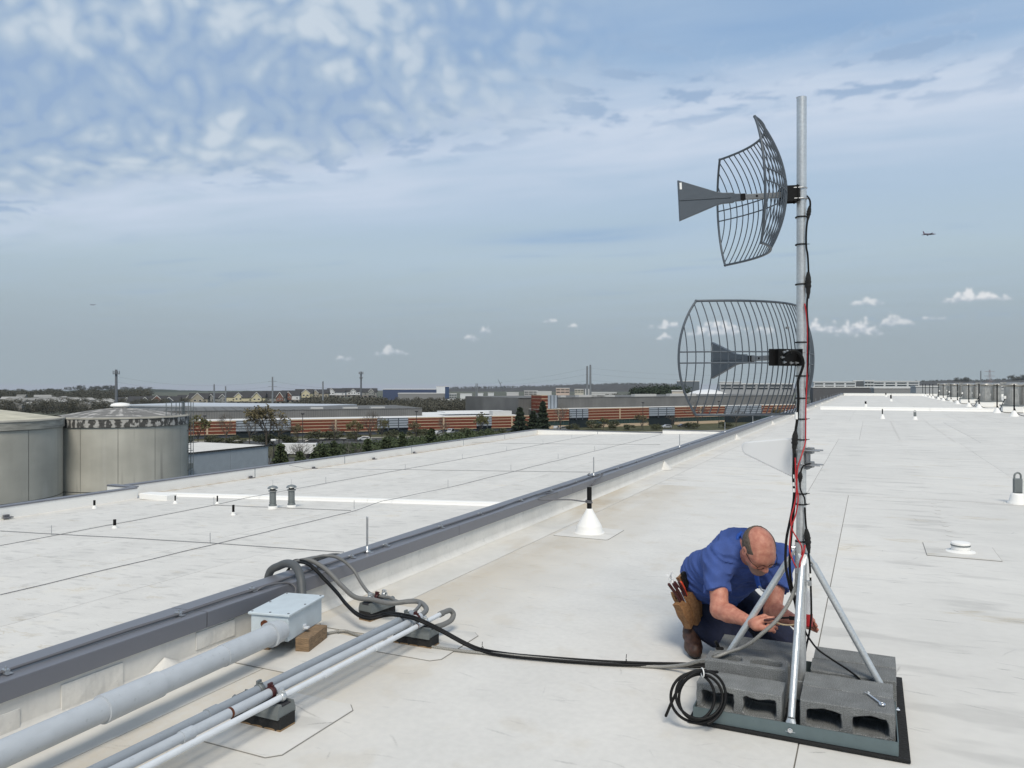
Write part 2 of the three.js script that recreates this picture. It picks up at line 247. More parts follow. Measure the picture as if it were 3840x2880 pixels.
// ---------------------------------------------------------------- the roof we stand on
const ROOF_X0 = -3.55, ROOF_X1 = 46, ROOF_Z0 = -6, ROOF_Z1 = 118;
const mainRoof = structure('main_roof', box(ROOF_X1 + 3.8, 14, ROOF_Z1 - ROOF_Z0, (ROOF_X1 - 3.8) / 2, -7.004, -(ROOF_Z1 + ROOF_Z0) / 2), M.underlay);
{
  const r = rng(21), rows = [-6, 12.2, 24.6, 37, 52.6, 71, 90, 118];
  const sheet = (x0, x1, z0, z1, m, dy) => { // a membrane sheet, edges slightly rounded by a lap
    const g = triUV(box(x1 - x0, 0.006, z1 - z0, (x0 + x1) / 2, 0.001 + dy, -(z0 + z1) / 2), RS, r(), r());
    part('membrane_sheet', g, m, mainRoof);
  };
  for (let k = 0; k + 1 < rows.length; k++) {
    const off = [-0.29, -0.85, -0.3, -0.85, -0.3, -0.85, -0.3][k], z0 = rows[k], z1 = rows[k + 1] - 0.007;
    const first = -3.12;
    sheet(ROOF_X0 - 0.02, first - 0.008, z0, z1, k ? M.roof : M.gutter, 0.0006);
    if (k) sheet(first, off - 0.006, z0, z1, M.roof, 0.0014);
    else { const w = off - 0.006 - first, g = box(w, 0.006, z1 - z0, first + w / 2, 0.0024, -(z0 + z1) / 2).toNonIndexed(), q = g.attributes.uv, p = g.attributes.position; for (let i = 0; i < q.count; i++) q.setXY(i, (p.getX(i) - first) / w, -p.getZ(i) / 9); part('membrane_sheet', g, M.stained, mainRoof); }
    let x = off, i = 0;
    while (x < ROOF_X1) { const w = k > 3 && x > 12 ? ROOF_X1 - x : 3.05, x1 = Math.min(ROOF_X1, x + w); sheet(x, x1 - 0.006, z0, z1, M.roof, ((i + k) % 2) * 0.002); x += w; i++; }
  }
  // reinforcing patches welded under the supports and boots
  const patch = (x0, x1, z0, z1, c) => { const s = new THREE.Shape(); s.moveTo(x0 + c, z0); s.lineTo(x1 - c, z0); s.lineTo(x1, z0 + c); s.lineTo(x1, z1 - c); s.lineTo(x1 - c, z1); s.lineTo(x0 + c, z1); s.lineTo(x0, z1 - c); s.lineTo(x0, z0 + c); s.closePath();
    for (const [e, h, m] of [[0.004, 0.0018, M.underlay], [0, 0.0042, M.roof]]) { const q = s.clone(), g = new THREE.ExtrudeGeometry(s, { depth: h, bevelEnabled: false }); g.rotateX(-Math.PI / 2); const cx = (x0 + x1) / 2, cz = -(z0 + z1) / 2; g.translate(-cx, 0, -cz); g.scale(1 + e * 2 / (x1 - x0), 1, 1 + e * 2 / (z1 - z0)); g.translate(cx, 0.0062, cz); part(e ? 'patch_edge' : 'membrane_patch', triUV(g, RS, 0.3, 0.6), m, mainRoof); } };
  patch(-2.98, -2.32, 2.56, 3.16, 0.05); patch(-2.92, -2.28, 3.86, 4.42, 0.05); patch(-3.36, -2.88, 4.1, 4.72, 0.05); patch(-3.42, -2.92, 3.36, 4.02, 0.03);
  const b = atY(2210, 2000); patch(b.x - 0.3, b.x + 0.3, -b.z - 0.3, -b.z + 0.3, 0.02);
  const c = atY(3602, 2072); patch(c.x - 0.3, c.x + 0.3, -c.z - 0.3, -c.z + 0.35, 0.004);
}

// heads of the fasteners showing as faint bumps through the membrane, in rows along the roof
{ const g = new THREE.SphereGeometry(1, 10, 5, 0, Math.PI * 2, 0, Math.PI / 2).scale(0.035, 0.0022, 0.035), m4 = new THREE.Matrix4(), at = [], r = rng(44); for (const X of [0.77, 2.13, 3.52, 4.95]) for (let z = 9.4; z < 46; z += 0.305) if (Math.abs(z - 12.2) > 0.2 && r() > 0.06) at.push([X + (r() - 0.5) * 0.02, z]); const im = new THREE.InstancedMesh(triUV(g, RS), M.roof, at.length); at.forEach(([X, z], i) => im.setMatrixAt(i, m4.makeRotationY(r() * 6).setPosition(X, 0.0062, -z))); im.name = 'fastener_bumps'; im.receiveShadow = true; im.userData = { kind: 'stuff' }; mainRoof.add(im); }

// ---------------------------------------------------------------- parapet between the two roofs
const parapet = thing('parapet_wall', 'low white membrane parapet capped with dark grey metal between the two roofs', 'parapet wall');
{
  const X = ROOF_X0, zA = -6, zB = ROOF_Z1;
  part('wall', triUV(box(0.25, 3.6, zB - zA, X - 0.125, -1.61, -(zA + zB) / 2), 2.2), M.parapet, parapet);
  // cant strip at the foot
  const s = new THREE.Shape(); s.moveTo(0, 0); s.lineTo(0.045, 0); s.quadraticCurveTo(0.008, 0.008, 0, 0.05); s.closePath();
  const g = new THREE.ExtrudeGeometry(s, { depth: zB - zA, bevelEnabled: false, curveSegments: 5 }); g.translate(X + 0.001, 0.006, -zB); part('cant_strip', triUV(g, 2.2), M.parapet, parapet);
  // coping: separate lengths with open joints
  const joints = []; for (let z = -5.6; z < zB; z += 3.05) joints.push(z);
  const off = 3.33 - joints.reduce((p, q) => Math.abs(q - 3.33) < Math.abs(p - 3.33) ? q : p);
  const prof = new THREE.Shape(); prof.moveTo(0.022, -0.085); prof.lineTo(0.024, 0.002); prof.quadraticCurveTo(0.024, 0.008, 0.018, 0.008); prof.lineTo(-0.268, -0.004); prof.quadraticCurveTo(-0.274, -0.005, -0.274, -0.011); prof.lineTo(-0.272, -0.085); prof.lineTo(-0.252, -0.085); prof.lineTo(-0.25, -0.02); prof.lineTo(0.004, -0.012); prof.lineTo(0.004, -0.085); prof.closePath();
  const cg = new THREE.ExtrudeGeometry(prof, { depth: 3.044, bevelEnabled: false, curveSegments: 3 }); const cgu = triUV(cg, 0.9);
  for (const j of joints) { const c = part('coping_panel', cgu, M.coping, parapet); c.position.set(X, 0.276, -(j + off + 3.05)); }
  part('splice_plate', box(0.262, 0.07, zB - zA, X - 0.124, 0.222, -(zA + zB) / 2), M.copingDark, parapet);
  // relief flaps welded over the foot of the wall
  for (const z of [3.05, 14.4, 23, 32, 41, 50, 58, 66, 74, 82, 90, 98, 106]) {
    const pts = []; const w = 0.14; for (let i = 0; i <= 8; i++) { const t = i / 8 * 2 - 1; pts.push(V(0.004, (z < 4 ? 0.1 : 0.17) * (1 - Math.abs(t) * 0.75), t * w)); pts.push(V(0.16 * Math.sqrt(Math.max(0, 1 - t * t)) + 0.01, 0.004, t * w * 1.2)); pts.push(V(0.03 * (1 - Math.abs(t)) + 0.006, (z < 4 ? 0.06 : 0.1) * (1 - Math.abs(t) * 0.8), t * w)); }
    const f = part('relief_flap', triUV(new ConvexGeometry(pts), 0.9, 0.2), M.parapet, parapet); f.position.set(X, 0.006, -z);
  }
  // patches on the near wall
  for (const [z, y, w, h] of [[2.62, 0.1, 0.34, 0.13], [3.42, 0.125, 0.3, 0.1], [2.1, 0.07, 0.3, 0.12]]) part('wall_patch', triUV(rbox(0.006, h, w, 0.002, X + 0.003, y, -z), 1.1, 0.4, 0.1), M.parapet, parapet);
}
// conductor cable on the coping, in clips
{
  const c = thing('lightning_cable', 'grey braided lightning cable clipped along the dark parapet coping', 'cable'), r = rng(8), pts = [], pts2 = [];
  for (let z = -2; z < 110; z += z < 12 ? 0.24 : 1.2) { const k = Math.sin(z * 2.1) * 0.012 + (r() - 0.5) * 0.014; pts.push(P(-3.615 + k, 0.294, z)); if (z < 12) pts2.push(P(-3.632 + k * 0.5 + (r() - 0.5) * 0.012, 0.293, z + 0.1)); }
  part('strand', tube(pts, 0.0075, 620, 6), M.cableGrey, c); part('strand', tube(pts2, 0.006, 200, 6), M.cableGrey, c);
  const clip = merge([box(0.07, 0.004, 0.03), box(0.03, 0.014, 0.024, 0, 0.009, 0), rod(V(0.0, 0.012, 0), V(0.0, 0.03, 0), 0.005, 0.005, 6), new THREE.SphereGeometry(0.009, 6, 5).translate(-0.022, 0.008, 0)]);
  for (const z of [2.23, 3.21, 3.79, 4.84, 5.3, 6.2, 6.99, 8.0, 8.9, 9.8, 10.8, 11.7, 12.8, 13.9, 15, 17, 18.2, 19.4, 20.6]) { const m = part('cable_clip', clip, M.alu, c); m.position.set(-3.617, 0.288, -z); m.rotation.y = (r() - 0.5) * 0.5; }
}
// lightning rods on the coping
{
  const g = merge([rod(V(0, 0, 0), V(0, 0.28, 0), 0.0085, 0.0085, 8), new THREE.SphereGeometry(0.0085, 8, 6).translate(0, 0.28, 0)]);
  const b = merge([lathe([[0, 0], [0.03, 0], [0.028, 0.012], [0.016, 0.02], [0.014, 0.05], [0, 0.05]], 12), box(0.09, 0.006, 0.04, 0.01, 0.003, 0)]);
  const where = ['nearest of the rods, beside the grey hoses', 'second from the viewer, above the black vent pipe', 'third from the viewer', 'fourth from the viewer, left of the mast'];
  let k = 0;
  for (let z = 5.06; z < 116; z += 5.52, k++) { const t = thing('lightning_rod', k < 4 ? 'short aluminium lightning rod on the coping, ' + where[k] : 'tiny lightning rod on the far run of the dark parapet', 'lightning rod', k < 4 ? 'lightning rods on the parapet' : 'far lightning rods on the parapet', P(-3.63, 0.28, z)); part('rod', g, M.alu, t); part('base', b, M.alu, t); }
}

// ---------------------------------------------------------------- long low curbs (expansion joints)
function curb(a, b, h, w, label) { const d = b.clone().sub(a), L = d.length(), n = Math.max(1, Math.round(L / 6)), t = thing('roof_curb', label, 'roof curb', undefined, a); t.rotation.y = Math.atan2(-d.z, d.x); t.rotation.z = 0;
  const sl = d.y / Math.hypot(d.x, d.z), s = new THREE.Shape(); s.moveTo(-w * 0.8, -0.02); s.lineTo(w * 0.8, -0.02); s.quadraticCurveTo(w * 0.5, 0.0, w * 0.48, h * 0.8); s.quadraticCurveTo(w * 0.45, h, 0, h); s.quadraticCurveTo(-w * 0.45, h, -w * 0.48, h * 0.8); s.quadraticCurveTo(-w * 0.5, 0, -w * 0.8, -0.02);
  for (let i = 0; i < n; i++) { const len = L / n - 0.012, g = new THREE.ExtrudeGeometry(s, { depth: len, bevelEnabled: false, curveSegments: 4 }); g.rotateY(Math.PI / 2); g.rotateZ(Math.atan(sl)); g.translate(i * L / n, i * L / n * sl, 0); part('curb_length', triUV(g, 2, i * 0.37), M.white, t); }
  return t; }
curb(P(-2.9, 0, 52.6), P(40, 0, 52.9), 0.2, 0.3, 'long low white curb crossing the main roof in the distance');
// end parapet of the main roof
{ const t = thing('end_parapet', 'low white parapet closing the far end of the main roof', 'parapet wall'); for (let i = 0; i < 8; i++) part('wall', triUV(box(6.0, 0.34, 0.3, -0.45 + i * 6.03, 0.17, -117.6), 3, i * 0.3), M.white, t); part('cap', box(49, 0.05, 0.34, 20.9, 0.366, -117.6), M.galvDull, t); }

// ---------------------------------------------------------------- lower roof
const LX0 = -30.95, LX1 = -3.8, LZ1 = 72.6;
{
  const ang = -Math.atan(0.033), mk = (x0, x1, z0, z1, th, dy) => { const g = new THREE.BoxGeometry(x1 - x0, th, z1 - z0), p = g.attributes.position; for (let i = 0; i < p.count; i++) { const x = p.getX(i) + (x0 + x1) / 2; p.setXYZ(i, x, p.getY(i) + lowY(x) + dy - th / 2, p.getZ(i) - (z0 + z1) / 2); } g.computeVertexNormals(); return g; };
  const low = structure('annex_roof', mk(LX0 - 0.3, LX1, -12, LZ1, 0.5, -0.006), M.underlay), r = rng(4);
  const xs = [-30.95, -30.62, -27.6, -24.4, -21.3, -18.2, -15.1, -12, -8.9, -5.9, -3.81], zs = [-12, 14, 29.5, 45, 60, 72.6];
  for (let i = 0; i + 1 < xs.length; i++) for (let k = 0; k + 1 < zs.length; k++) part('membrane_sheet', triUV(mk(xs[i], xs[i + 1] - 0.012, zs[k] + (i % 2 ? 3.1 : 0) * (k ? 1 : 0), zs[k + 1] + (i % 2 && k < 4 ? 3.1 : 0) - 0.012, 0.006, ((i + k) % 2) * 0.002), RS, r(), r()), i ? M.roof : M.gutterEdge, low);
  structure('annex_walls', [box(0.3, 13.6, LZ1 + 12, LX0 - 0.15, -11.55, -(LZ1 - 12) / 2), box(LX1 - LX0, 13.6, 0.3, (LX0 + LX1) / 2, -11.6, -LZ1 - 0.1)], M.white);
}
// parapets of the lower roof: lengths of white wall with a dark cap
{
  const top = -3.06, nearEnd = atLow(515, 1869), XN = -29.86, XF = -30.95, zs = -nearEnd.z;
  const capM = M.coping;
  const wall = (name, label, a, b, th) => { const d = b.clone().sub(a), L = Math.hypot(d.x, d.z), t = thing(name, label, 'parapet wall', undefined, V(a.x, 0, a.z)); t.rotation.y = Math.atan2(-d.z, d.x); const n = Math.max(1, Math.round(L / 7.5));
    for (let i = 0; i < n; i++) { const l = L / n; part('wall', triUV(box(l - 0.01, 0.95, th, l * (i + 0.5), a.y - 0.475, 0), 2.4, i * 0.31), M.white, t); part('coping_panel', rbox(l - 0.008, 0.06, th + 0.05, 0.008, l * (i + 0.5), a.y + 0.02, 0), capM, t); if (i) part('joint_strip', box(0.05, 0.5, th + 0.012, l * i, a.y - 0.26, 0), M.conduitGrey, t); }
    return t; };
  wall('edge_parapet', 'near length of white parapet in front of the round tanks', P(XN - 0.15, top, -12), P(XN - 0.15, top, zs), 0.3);
  wall('edge_parapet', 'short white parapet return where the edge of the lower roof steps out', P(XN - 0.3, top, zs + 0.15), P(XF - 0.9, top, zs + 0.15), 0.3);
  wall('edge_parapet', 'long white parapet along the outer edge of the lower roof', P(XF - 0.15, top, zs + 0.4), P(XF - 0.15, top, LZ1 + 0.2), 0.3);
  wall('edge_parapet', 'white parapet at the far end of the lower roof, lower part', P(XF + 0.02, top, LZ1 + 0.05), P(-18.0, top, LZ1 + 0.05), 0.3);
  wall('edge_parapet', 'white parapet at the far end of the lower roof, taller part', P(-17.98, top + 0.28, LZ1 + 0.05), P(-3.85, top + 0.28, LZ1 + 0.05), 0.3);
  structure('annex_ledge', box(1.2, 0.1, zs + 12, XN - 0.85, -3.9, -(zs - 12) / 2), M.white);
}
curb(atLow(560, 1856), atLow(1900, 1897), 0.14, 0.34, 'long low white curb crossing the lower roof behind the two steel flues');
one('curb_box', triUV(rbox(1.7, 0.26, 0.55, 0.03, 0, 0, 0), 2).translate(...atLow(592, 1862, 0.12).toArray()), M.white, 'white covered box at the end of the lower roof curb by the parapet', 'curb box');
// conductor cables on the lower roof with little stand-off pins
{
  const run = (label, pts, pins) => { const t = thing('conductor_cable', label, 'cable', 'conductor cables on the lower roof'), r = rng(pts.length * 7 + pts[0][0]); const q = []; const w = pts.map(p => atLow(p[0], p[1], p[2] || 0.02));
    for (let i = 0; i + 1 < w.length; i++) { const L = w[i].distanceTo(w[i + 1]), n = Math.max(2, Math.round(L / 1.0)); for (let k = 0; k < n; k++) q.push(w[i].clone().lerp(w[i + 1], k / n).add(V((r() - 0.5) * 0.06, 0, (r() - 0.5) * 0.06))); } q.push(w[w.length - 1]);
    part('strand', tube(q, 0.009, q.length * 2, 5), M.cableGrey, t); for (const p of pins || []) { const a = atLow(p[0], p[1]); part('pin', rod(a, a.clone().add(V(0, 0.32, 0)), 0.012, 0.012, 5), M.alu, t); } };
  run('thin dark cable nearest the dark parapet, running the length of the lower roof', [[0, 2230], [900, 2018], [1330, 1916], [1424, 1882, 0.18], [1700, 1824], [2480, 1629]], [[1328, 1908], [1680, 1825], [1916, 1764], [2093, 1721], [2230, 1690]]);
  run('thin dark cable running the length of the lower roof past the two steel flues', [[0, 2046], [650, 1924], [804, 1894], [918, 1868, 0.18], [1222, 1812], [1750, 1718], [2232, 1629]], [[802, 1892], [1222, 1812], [1520, 1762], [1734, 1721], [1900, 1690], [2036, 1665], [2144, 1643]]);
  run('thin dark cable crossing the nearest part of the lower roof', [[0, 1991], [600, 2024], [1290, 2070]], [[193, 2007], [788, 2038]]);
  run('thin dark cable crossing just in front of the two steel flues', [[804, 1894], [1316, 1914]]);
  run('thin cable crossing the middle of the lower roof beyond the flues', [[1085, 1745, 0.5], [1155, 1757, 0.1], [1520, 1761], [2000, 1768], [2215, 1770]]);
  run('thin cable crossing the lower roof near its far end', [[1770, 1658, 0.3], [1900, 1663], [2475, 1667]]);
}
// two steel flues
{
  const f = (label, p) => { const t = thing('flue', label, 'flue', 'steel flues on the lower roof', p);
    part('collar', lathe([[0.19, 0], [0.18, 0.1], [0.135, 0.13]], 20), M.white, t); part('stack', merge([rod(V(0, 0.1, 0), V(0, 0.68, 0), 0.125, 0.125, 20), rod(V(0, 0.24, 0), V(0, 0.28, 0), 0.133, 0.133, 20), rod(V(0, 0.1, 0), V(0, 0.19, 0), 0.16, 0.14, 20)]), M.galvDull, t);
    part('band', rod(V(0, 0.68, 0), V(0, 0.72, 0), 0.17, 0.17, 20), M.steel, t); part('throat', rod(V(0, 0.72, 0), V(0, 0.79, 0), 0.11, 0.11, 16), M.copingDark, t);
    part('cap', lathe([[0.2, 0.79], [0.205, 0.81], [0.15, 0.87], [0.06, 0.9], [0, 0.905]], 20), M.steel, t); part('rod', rod(V(0, 0.9, 0), V(0, 1.12, 0), 0.007, 0.004, 6), M.alu, t); return t; };
  f('capped steel flue on the lower roof, the one nearer the tanks', atLow(1023, 1908)); f('capped steel flue on the lower roof, the one nearer the dark parapet', atLow(1093, 1904));
}
// small vent pipes in white boots
function ventPipe(label, p, r0, hb, rp, hp, group, dark = true) { const t = thing('vent_pipe', label, 'vent pipe', group, p); part('boot', lathe([[r0 * 1.15, 0.004], [r0 * 1.12, 0.02], [r0, 0.03], [r0 * 0.93, hb * 0.3], [r0 * 0.9, hb * 0.34], [rp * 1.5, hb * 0.93], [rp * 1.25, hb], [rp, hb]], 22), M.white, t); part('pipe', lathe([[rp, hb * 0.9], [rp, hp], [rp * 0.85, hp], [rp * 0.8, hp - 0.04], [0, hp - 0.05]], 16), dark ? M.black : M.alu, t); return t; }
ventPipe('small black vent pipe by the near white parapet of the lower roof', atLow(354, 1907), 0.09, 0.13, 0.045, 0.34, 'vent pipes on the lower roof');
ventPipe('small vent pipe in front of the curb box on the lower roof', atLow(657, 1888), 0.09, 0.12, 0.03, 0.33, 'vent pipes on the lower roof');
ventPipe('small vent pipe just left of the steel flues', atLow(815, 1892), 0.09, 0.12, 0.03, 0.36, 'vent pipes on the lower roof');
ventPipe('black vent pipe standing nearer than the flues on the lower roof', atLow(875, 1932), 0.085, 0.12, 0.045, 0.38, 'vent pipes on the lower roof');
ventPipe('black vent pipe nearest the viewer on the lower roof', atLow(430, 1981), 0.085, 0.1, 0.05, 0.3, 'vent pipes on the lower roof');
for (const [u, v, w] of [[120, 1953, 'nearest'], [937, 1793, 'second'], [1165, 1757, 'third'], [1408, 1723, 'fourth'], [1556, 1700, 'farthest']]) { const p = atLow(u, v); const t = thing('scupper_drain', 'small rusty scupper at the foot of the outer white parapet, ' + w + ' one', 'drain', 'scuppers along the outer parapet', V(LX0 + (w === 'nearest' ? 1.16 : 0.07), p.y, p.z)); part('body', rbox(0.1, 0.12, 0.22, 0.02, 0, 0.06, 0), M.cableGrey, t); part('strainer', rbox(0.16, 0.04, 0.36, 0.015, 0.1, 0.02, 0), M.cableGrey, t); }

// ---------------------------------------------------------------- vents, anchors and fans on the main roof
{
  const p = atY(2210, 2000), t = ventPipe('black vent pipe in a white cone boot beside the dark parapet', p, 0.145, 0.27, 0.026, 0.5);
  const q = rng(3), pts = []; for (let i = 0; i <= 26; i++) { const a = i / 26 * Math.PI * 2 * 1.6; pts.push(V(Math.cos(a) * (0.034 + 0.012 * Math.sin(a * 0.7)), 0.335 + i * 0.0009, Math.sin(a) * 0.034)); }
  const c = thing('tie_wire', 'grey cable looped round the black vent pipe and led up to the coping', 'cable'); const tail = [V(-0.035, 0.345, 0), V(-0.2, 0.36, 0.06), V(-0.5, 0.36, 0.2)].map(k => k.add(p)); const e = atX(2090, 1845, -3.53); part('strand', tube([...pts.map(k => k.add(p)), ...tail, e, atX(2010, 1856, -3.58)], 0.0075, 160, 6), M.cableGrey, c);
  const c2 = thing('tie_wire', 'grey cable looped over the coping at the second lightning rod', 'cable'); part('strand', tube([atX(2210, 1775, -3.64), atX(2205, 1782, -3.6), atX(2240, 1785, -3.56), atX(2262, 1776, -3.52), atX(2240, 1800, -3.51), atX(2218, 1822, -3.51), atX(2222, 1812, -3.5)], 0.0075, 60, 6), M.cableGrey, c2);
}
ventPipe('small vent pipe in a tall white cone before the far curb', atY(3309, 1571), 0.11, 0.22, 0.025, 0.46, 'far vent pipes');
ventPipe('small black vent pipe just behind the far curb', atY(3246, 1527.5), 0.12, 0.24, 0.06, 0.42, 'far vent pipes');
ventPipe('small dark vent pipe well beyond the far curb', atY(3341, 1505), 0.15, 0.25, 0.07, 0.6, 'far vent pipes');
ventPipe('small dark vent pipe close to the far end parapet', atY(3322, 1488), 0.15, 0.25, 0.07, 0.5, 'far vent pipes');
function anchor(label, p, turn) { const t = thing('roof_anchor', label, 'roof anchor', 'roof anchors', p); t.rotation.y = turn;
  part('boot', lathe([[0.125, 0.004], [0.12, 0.03], [0.1, 0.05], [0.085, 0.12], [0.075, 0.135], [0.06, 0.15]], 20), M.white, t);
  part('post', rbox(0.115, 0.2, 0.05, 0.012, 0, 0.245, 0), M.galvDull, t); part('eye', merge([new THREE.TorusGeometry(0.046, 0.012, 8, 16, Math.PI).translate(0, 0.375, 0), rod(V(-0.046, 0.33, 0), V(-0.046, 0.375, 0), 0.012, 0.012, 8), rod(V(0.046, 0.33, 0), V(0.046, 0.375, 0), 0.012, 0.012, 8)]), M.galvDull, t); }
anchor('grey steel anchor loop in a white boot at the right edge of the picture', atY(3816, 1890), 0.5); anchor('grey steel anchor loop in a white boot before the far curb', atY(3431, 1574), 0.5);
{ const t = thing('drain_cap', 'short white capped pipe on a square patch of the roof', 'drain cap', undefined, atY(3602, 2072)); part('flange', lathe([[0.13, 0.008], [0.125, 0.016], [0.09, 0.02], [0.085, 0.03]], 24), M.white, t); part('pipe', lathe([[0.083, 0.01], [0.08, 0.075], [0.078, 0.078]], 24), M.white, t); part('clamp', lathe([[0.085, 0.066], [0.086, 0.069], [0.086, 0.076], [0.084, 0.079]], 24), M.galvDull, t); part('cap', lathe([[0.084, 0.076], [0.084, 0.094], [0.078, 0.1], [0, 0.104]], 24), M.white, t); }
// black posts in white cones, in a row before the fans
[[3803, 1562], [3739, 1549], [3671, 1532], [3633, 1525], [3590, 1515], [3566, 1509.6], [3537, 1503], [3519, 1499], [3498, 1494.5], [3486, 1492], [3470, 1487], [3460, 1485]].forEach(([u, v], i) => {
  const p = atY(u, v), word = ['first', 'second', 'third', 'fourth', 'fifth', 'sixth', 'seventh', 'eighth', 'ninth', 'tenth', 'eleventh', 'twelfth'][i];
  const t = thing('vent_post', 'tall thin black post in a white cone beside the fans, ' + word + ' from the viewer', 'post', 'black posts before the fans', p);
  part('boot', lathe([[0.22, 0], [0.2, 0.04], [0.08, 0.26], [0.05, 0.3]], 14), M.white, t); part('post', rod(V(0, 0.2, 0), V(0, 1.62, 0), 0.034, 0.034, 10), M.black, t); part('hose', tube([V(0.03, 0.4, 0), V(0.1, 0.2, 0), V(0.3, 0.06, 0.02), V(0.7, 0.03, 0.1), V(1.2, 0.03, 0.05)], 0.018, 24, 6), M.black, t);
});
// stainless exhaust fans in pairs
{
  const mk = () => { const t = thing('exhaust_fan', '', 'exhaust fan', 'exhaust fans on the main roof');
    part('curb', rbox(1.0, 0.36, 1.0, 0.03, 0, 0.18, 0), M.white, t); part('flange', box(1.06, 0.06, 1.06, 0, 0.39, 0), M.galvDull, t);
    part('drum', merge([rod(V(0, 0.42, 0), V(0, 1.5, 0), 0.38, 0.38, 28), rod(V(0, 0.95, 0), V(0, 0.98, 0), 0.392, 0.392, 28), rod(V(0, 0.42, 0), V(0, 0.47, 0), 0.42, 0.42, 28)]), M.stainless, t);
    part('hood', lathe([[0.38, 1.46], [0.54, 1.54], [0.56, 1.6], [0.5, 1.66], [0.25, 1.7], [0, 1.71]], 28), M.stainless, t);
    const h = part('hinge_bracket', box(0.3, 0.12, 0.2, -0.42, 1.66, 0.2), M.stainless, t); part('switch', box(0.1, 0.16, 0.08, -0.34, 0.85, 0.22), M.white, t); part('cable', tube([V(-0.34, 0.78, 0.24), V(-0.48, 0.5, 0.35), V(-0.6, 0.2, 0.5), V(-0.75, 0.03, 0.8)], 0.02, 20, 5), M.black, t);
    return t; };
  const fan = mk(); let first = true; const nth = ['nearest', 'second', 'third', 'fourth', 'farthest'];
  [3812, 3707, 3638, 3585, 3545].forEach((u, i) => { for (const [X, w] of [[7.35, 'front'], [8.15, 'rear']]) { const zc = 7.6 / ((u - CU) / FOCAL * cosY - sinY), z = (u - CU) / FOCAL * zc * sinY + zc * cosY, label = 'stainless drum exhaust fan, ' + w + ' one of the ' + nth[i] + ' pair', p = P(X, 0, z + (w === 'rear' ? 1.15 : 0)); if (first) { fan.position.copy(p); fan.userData.label = label; first = false; } else copyOf(fan, label, p); } });
}
// ---------------------------------------------------------------- conduit run, junction box and supports beside the parapet
{
  const a = P(-3.06, 0.16, 0.7), b = P(-3.165, 0.163, 3.56), on = z => a.clone().lerp(b, (z - 0.7) / (3.56 - 0.7));
  const t = thing('large_conduit', 'thick pale grey conduit pipe running along the parapet into the junction box', 'conduit');
  part('pipe', triUV(rod(a, b, 0.056, 0.056, 28), 0.8), M.conduit, t);
  part('coupling', triUV(merge([rod(on(2.36), on(2.66), 0.0645, 0.063, 28), rod(on(2.345), on(2.37), 0.0655, 0.0655, 28)]), 0.8, 0.3), M.conduit, t);
  part('bell_end', triUV(rod(on(3.08), on(3.5), 0.0595, 0.0585, 28), 0.8, 0.6), M.conduit, t);
  part('coupling', triUV(rod(on(1.2), on(1.45), 0.0645, 0.063, 28), 0.8, 0.3), M.conduit, t);
  part('locknut', merge([rod(on(3.45), on(3.475), 0.073, 0.073, 24), rod(on(3.475), on(3.53), 0.068, 0.066, 12)]), M.conduit, t);
}
{
  const t = thing('junction_box', 'pale grey plastic junction box with a screwed lid beside the parapet', 'junction box', undefined, P(-3.29, 0.09, 3.75)); t.rotation.y = 0.2;
  part('body', triUV(rbox(0.25, 0.15, 0.42, 0.008, 0, 0.076, 0), 0.6), M.boxGrey, t);
  part('lid', triUV(rbox(0.275, 0.016, 0.445, 0.005, 0, 0.158, 0), 0.6, 0.4), M.boxGrey, t);
  for (const [x, z] of [[-0.12, -0.2], [0.12, -0.2], [-0.12, 0.2], [0.12, 0.2], [-0.12, 0], [0.12, 0], [0, 0.2]]) part('screw', rod(V(x, 0.165, z), V(x, 0.1685, z), 0.007, 0.007, 8), M.cableGrey, t);
  part('mounting_tab', merge([rbox(0.035, 0.012, 0.03, 0.003, 0.138, 0.03, 0.02), rbox(0.012, 0.03, 0.03, 0.003, 0.128, 0.035, 0.02)]), M.conduitWhite, t);
  part('plug', rod(V(-0.03, 0.1, 0.205), V(-0.03, 0.1, 0.222), 0.022, 0.022, 14), M.rust, t);
}
{
  const g = triUV(rbox(0.089, 0.085, 0.27, 0.006), 0.25);
  const w = one('wood_block', g, M.wood, 'weathered timber block under the open side of the junction box', 'wood block'); w.position.copy(P(-3.135, 0.049, 3.79)); w.rotation.y = 0.26;
  const x = one('wood_block', g.clone(), M.wood, 'timber block hidden under the wall side of the junction box', 'wood block'); x.position.copy(P(-3.37, 0.049, 3.72)); x.rotation.y = 0.2;
}
// three thin conduits on supports
{
  const run = (label, X, r, m, y, z1, rings) => { const t = thing('thin_conduit', label, 'conduit', undefined), on = z => P(X + (z - 2.8) * 0.012, y, z); part('pipe', triUV(rod(on(0.4), on(z1), r, r, 18), 0.7), m, t); for (const [z, rr, len, mm] of rings) part('coupling', triUV(rod(on(z), on(z + len), r * rr, r * rr, 18), 0.4), mm || m, t); return t; };
  run('grey thin conduit nearest the thick pipe, on black footed supports', -2.645, 0.0225, M.conduitGrey, 0.162, 4.12, [[2.5, 1.22, 0.06], [1.7, 1.25, 0.07], [4.02, 1.3, 0.12]]);
  run('pale grey middle conduit with rust spots, on black footed supports', -2.575, 0.0225, M.conduit, 0.160, 4.10, [[2.56, 1.06, 0.012, M.rust], [2.3, 1.2, 0.06], [1.6, 1.2, 0.07], [4.0, 1.3, 0.12]]);
  run('thin white conduit, outermost of the three on black footed supports', -2.508, 0.0145, M.conduitWhite, 0.150, 4.29, [[3.12, 1.25, 0.05], [3.55, 1.25, 0.035], [1.9, 1.25, 0.06], [3.98, 1.05, 0.008, M.rust]]);
}
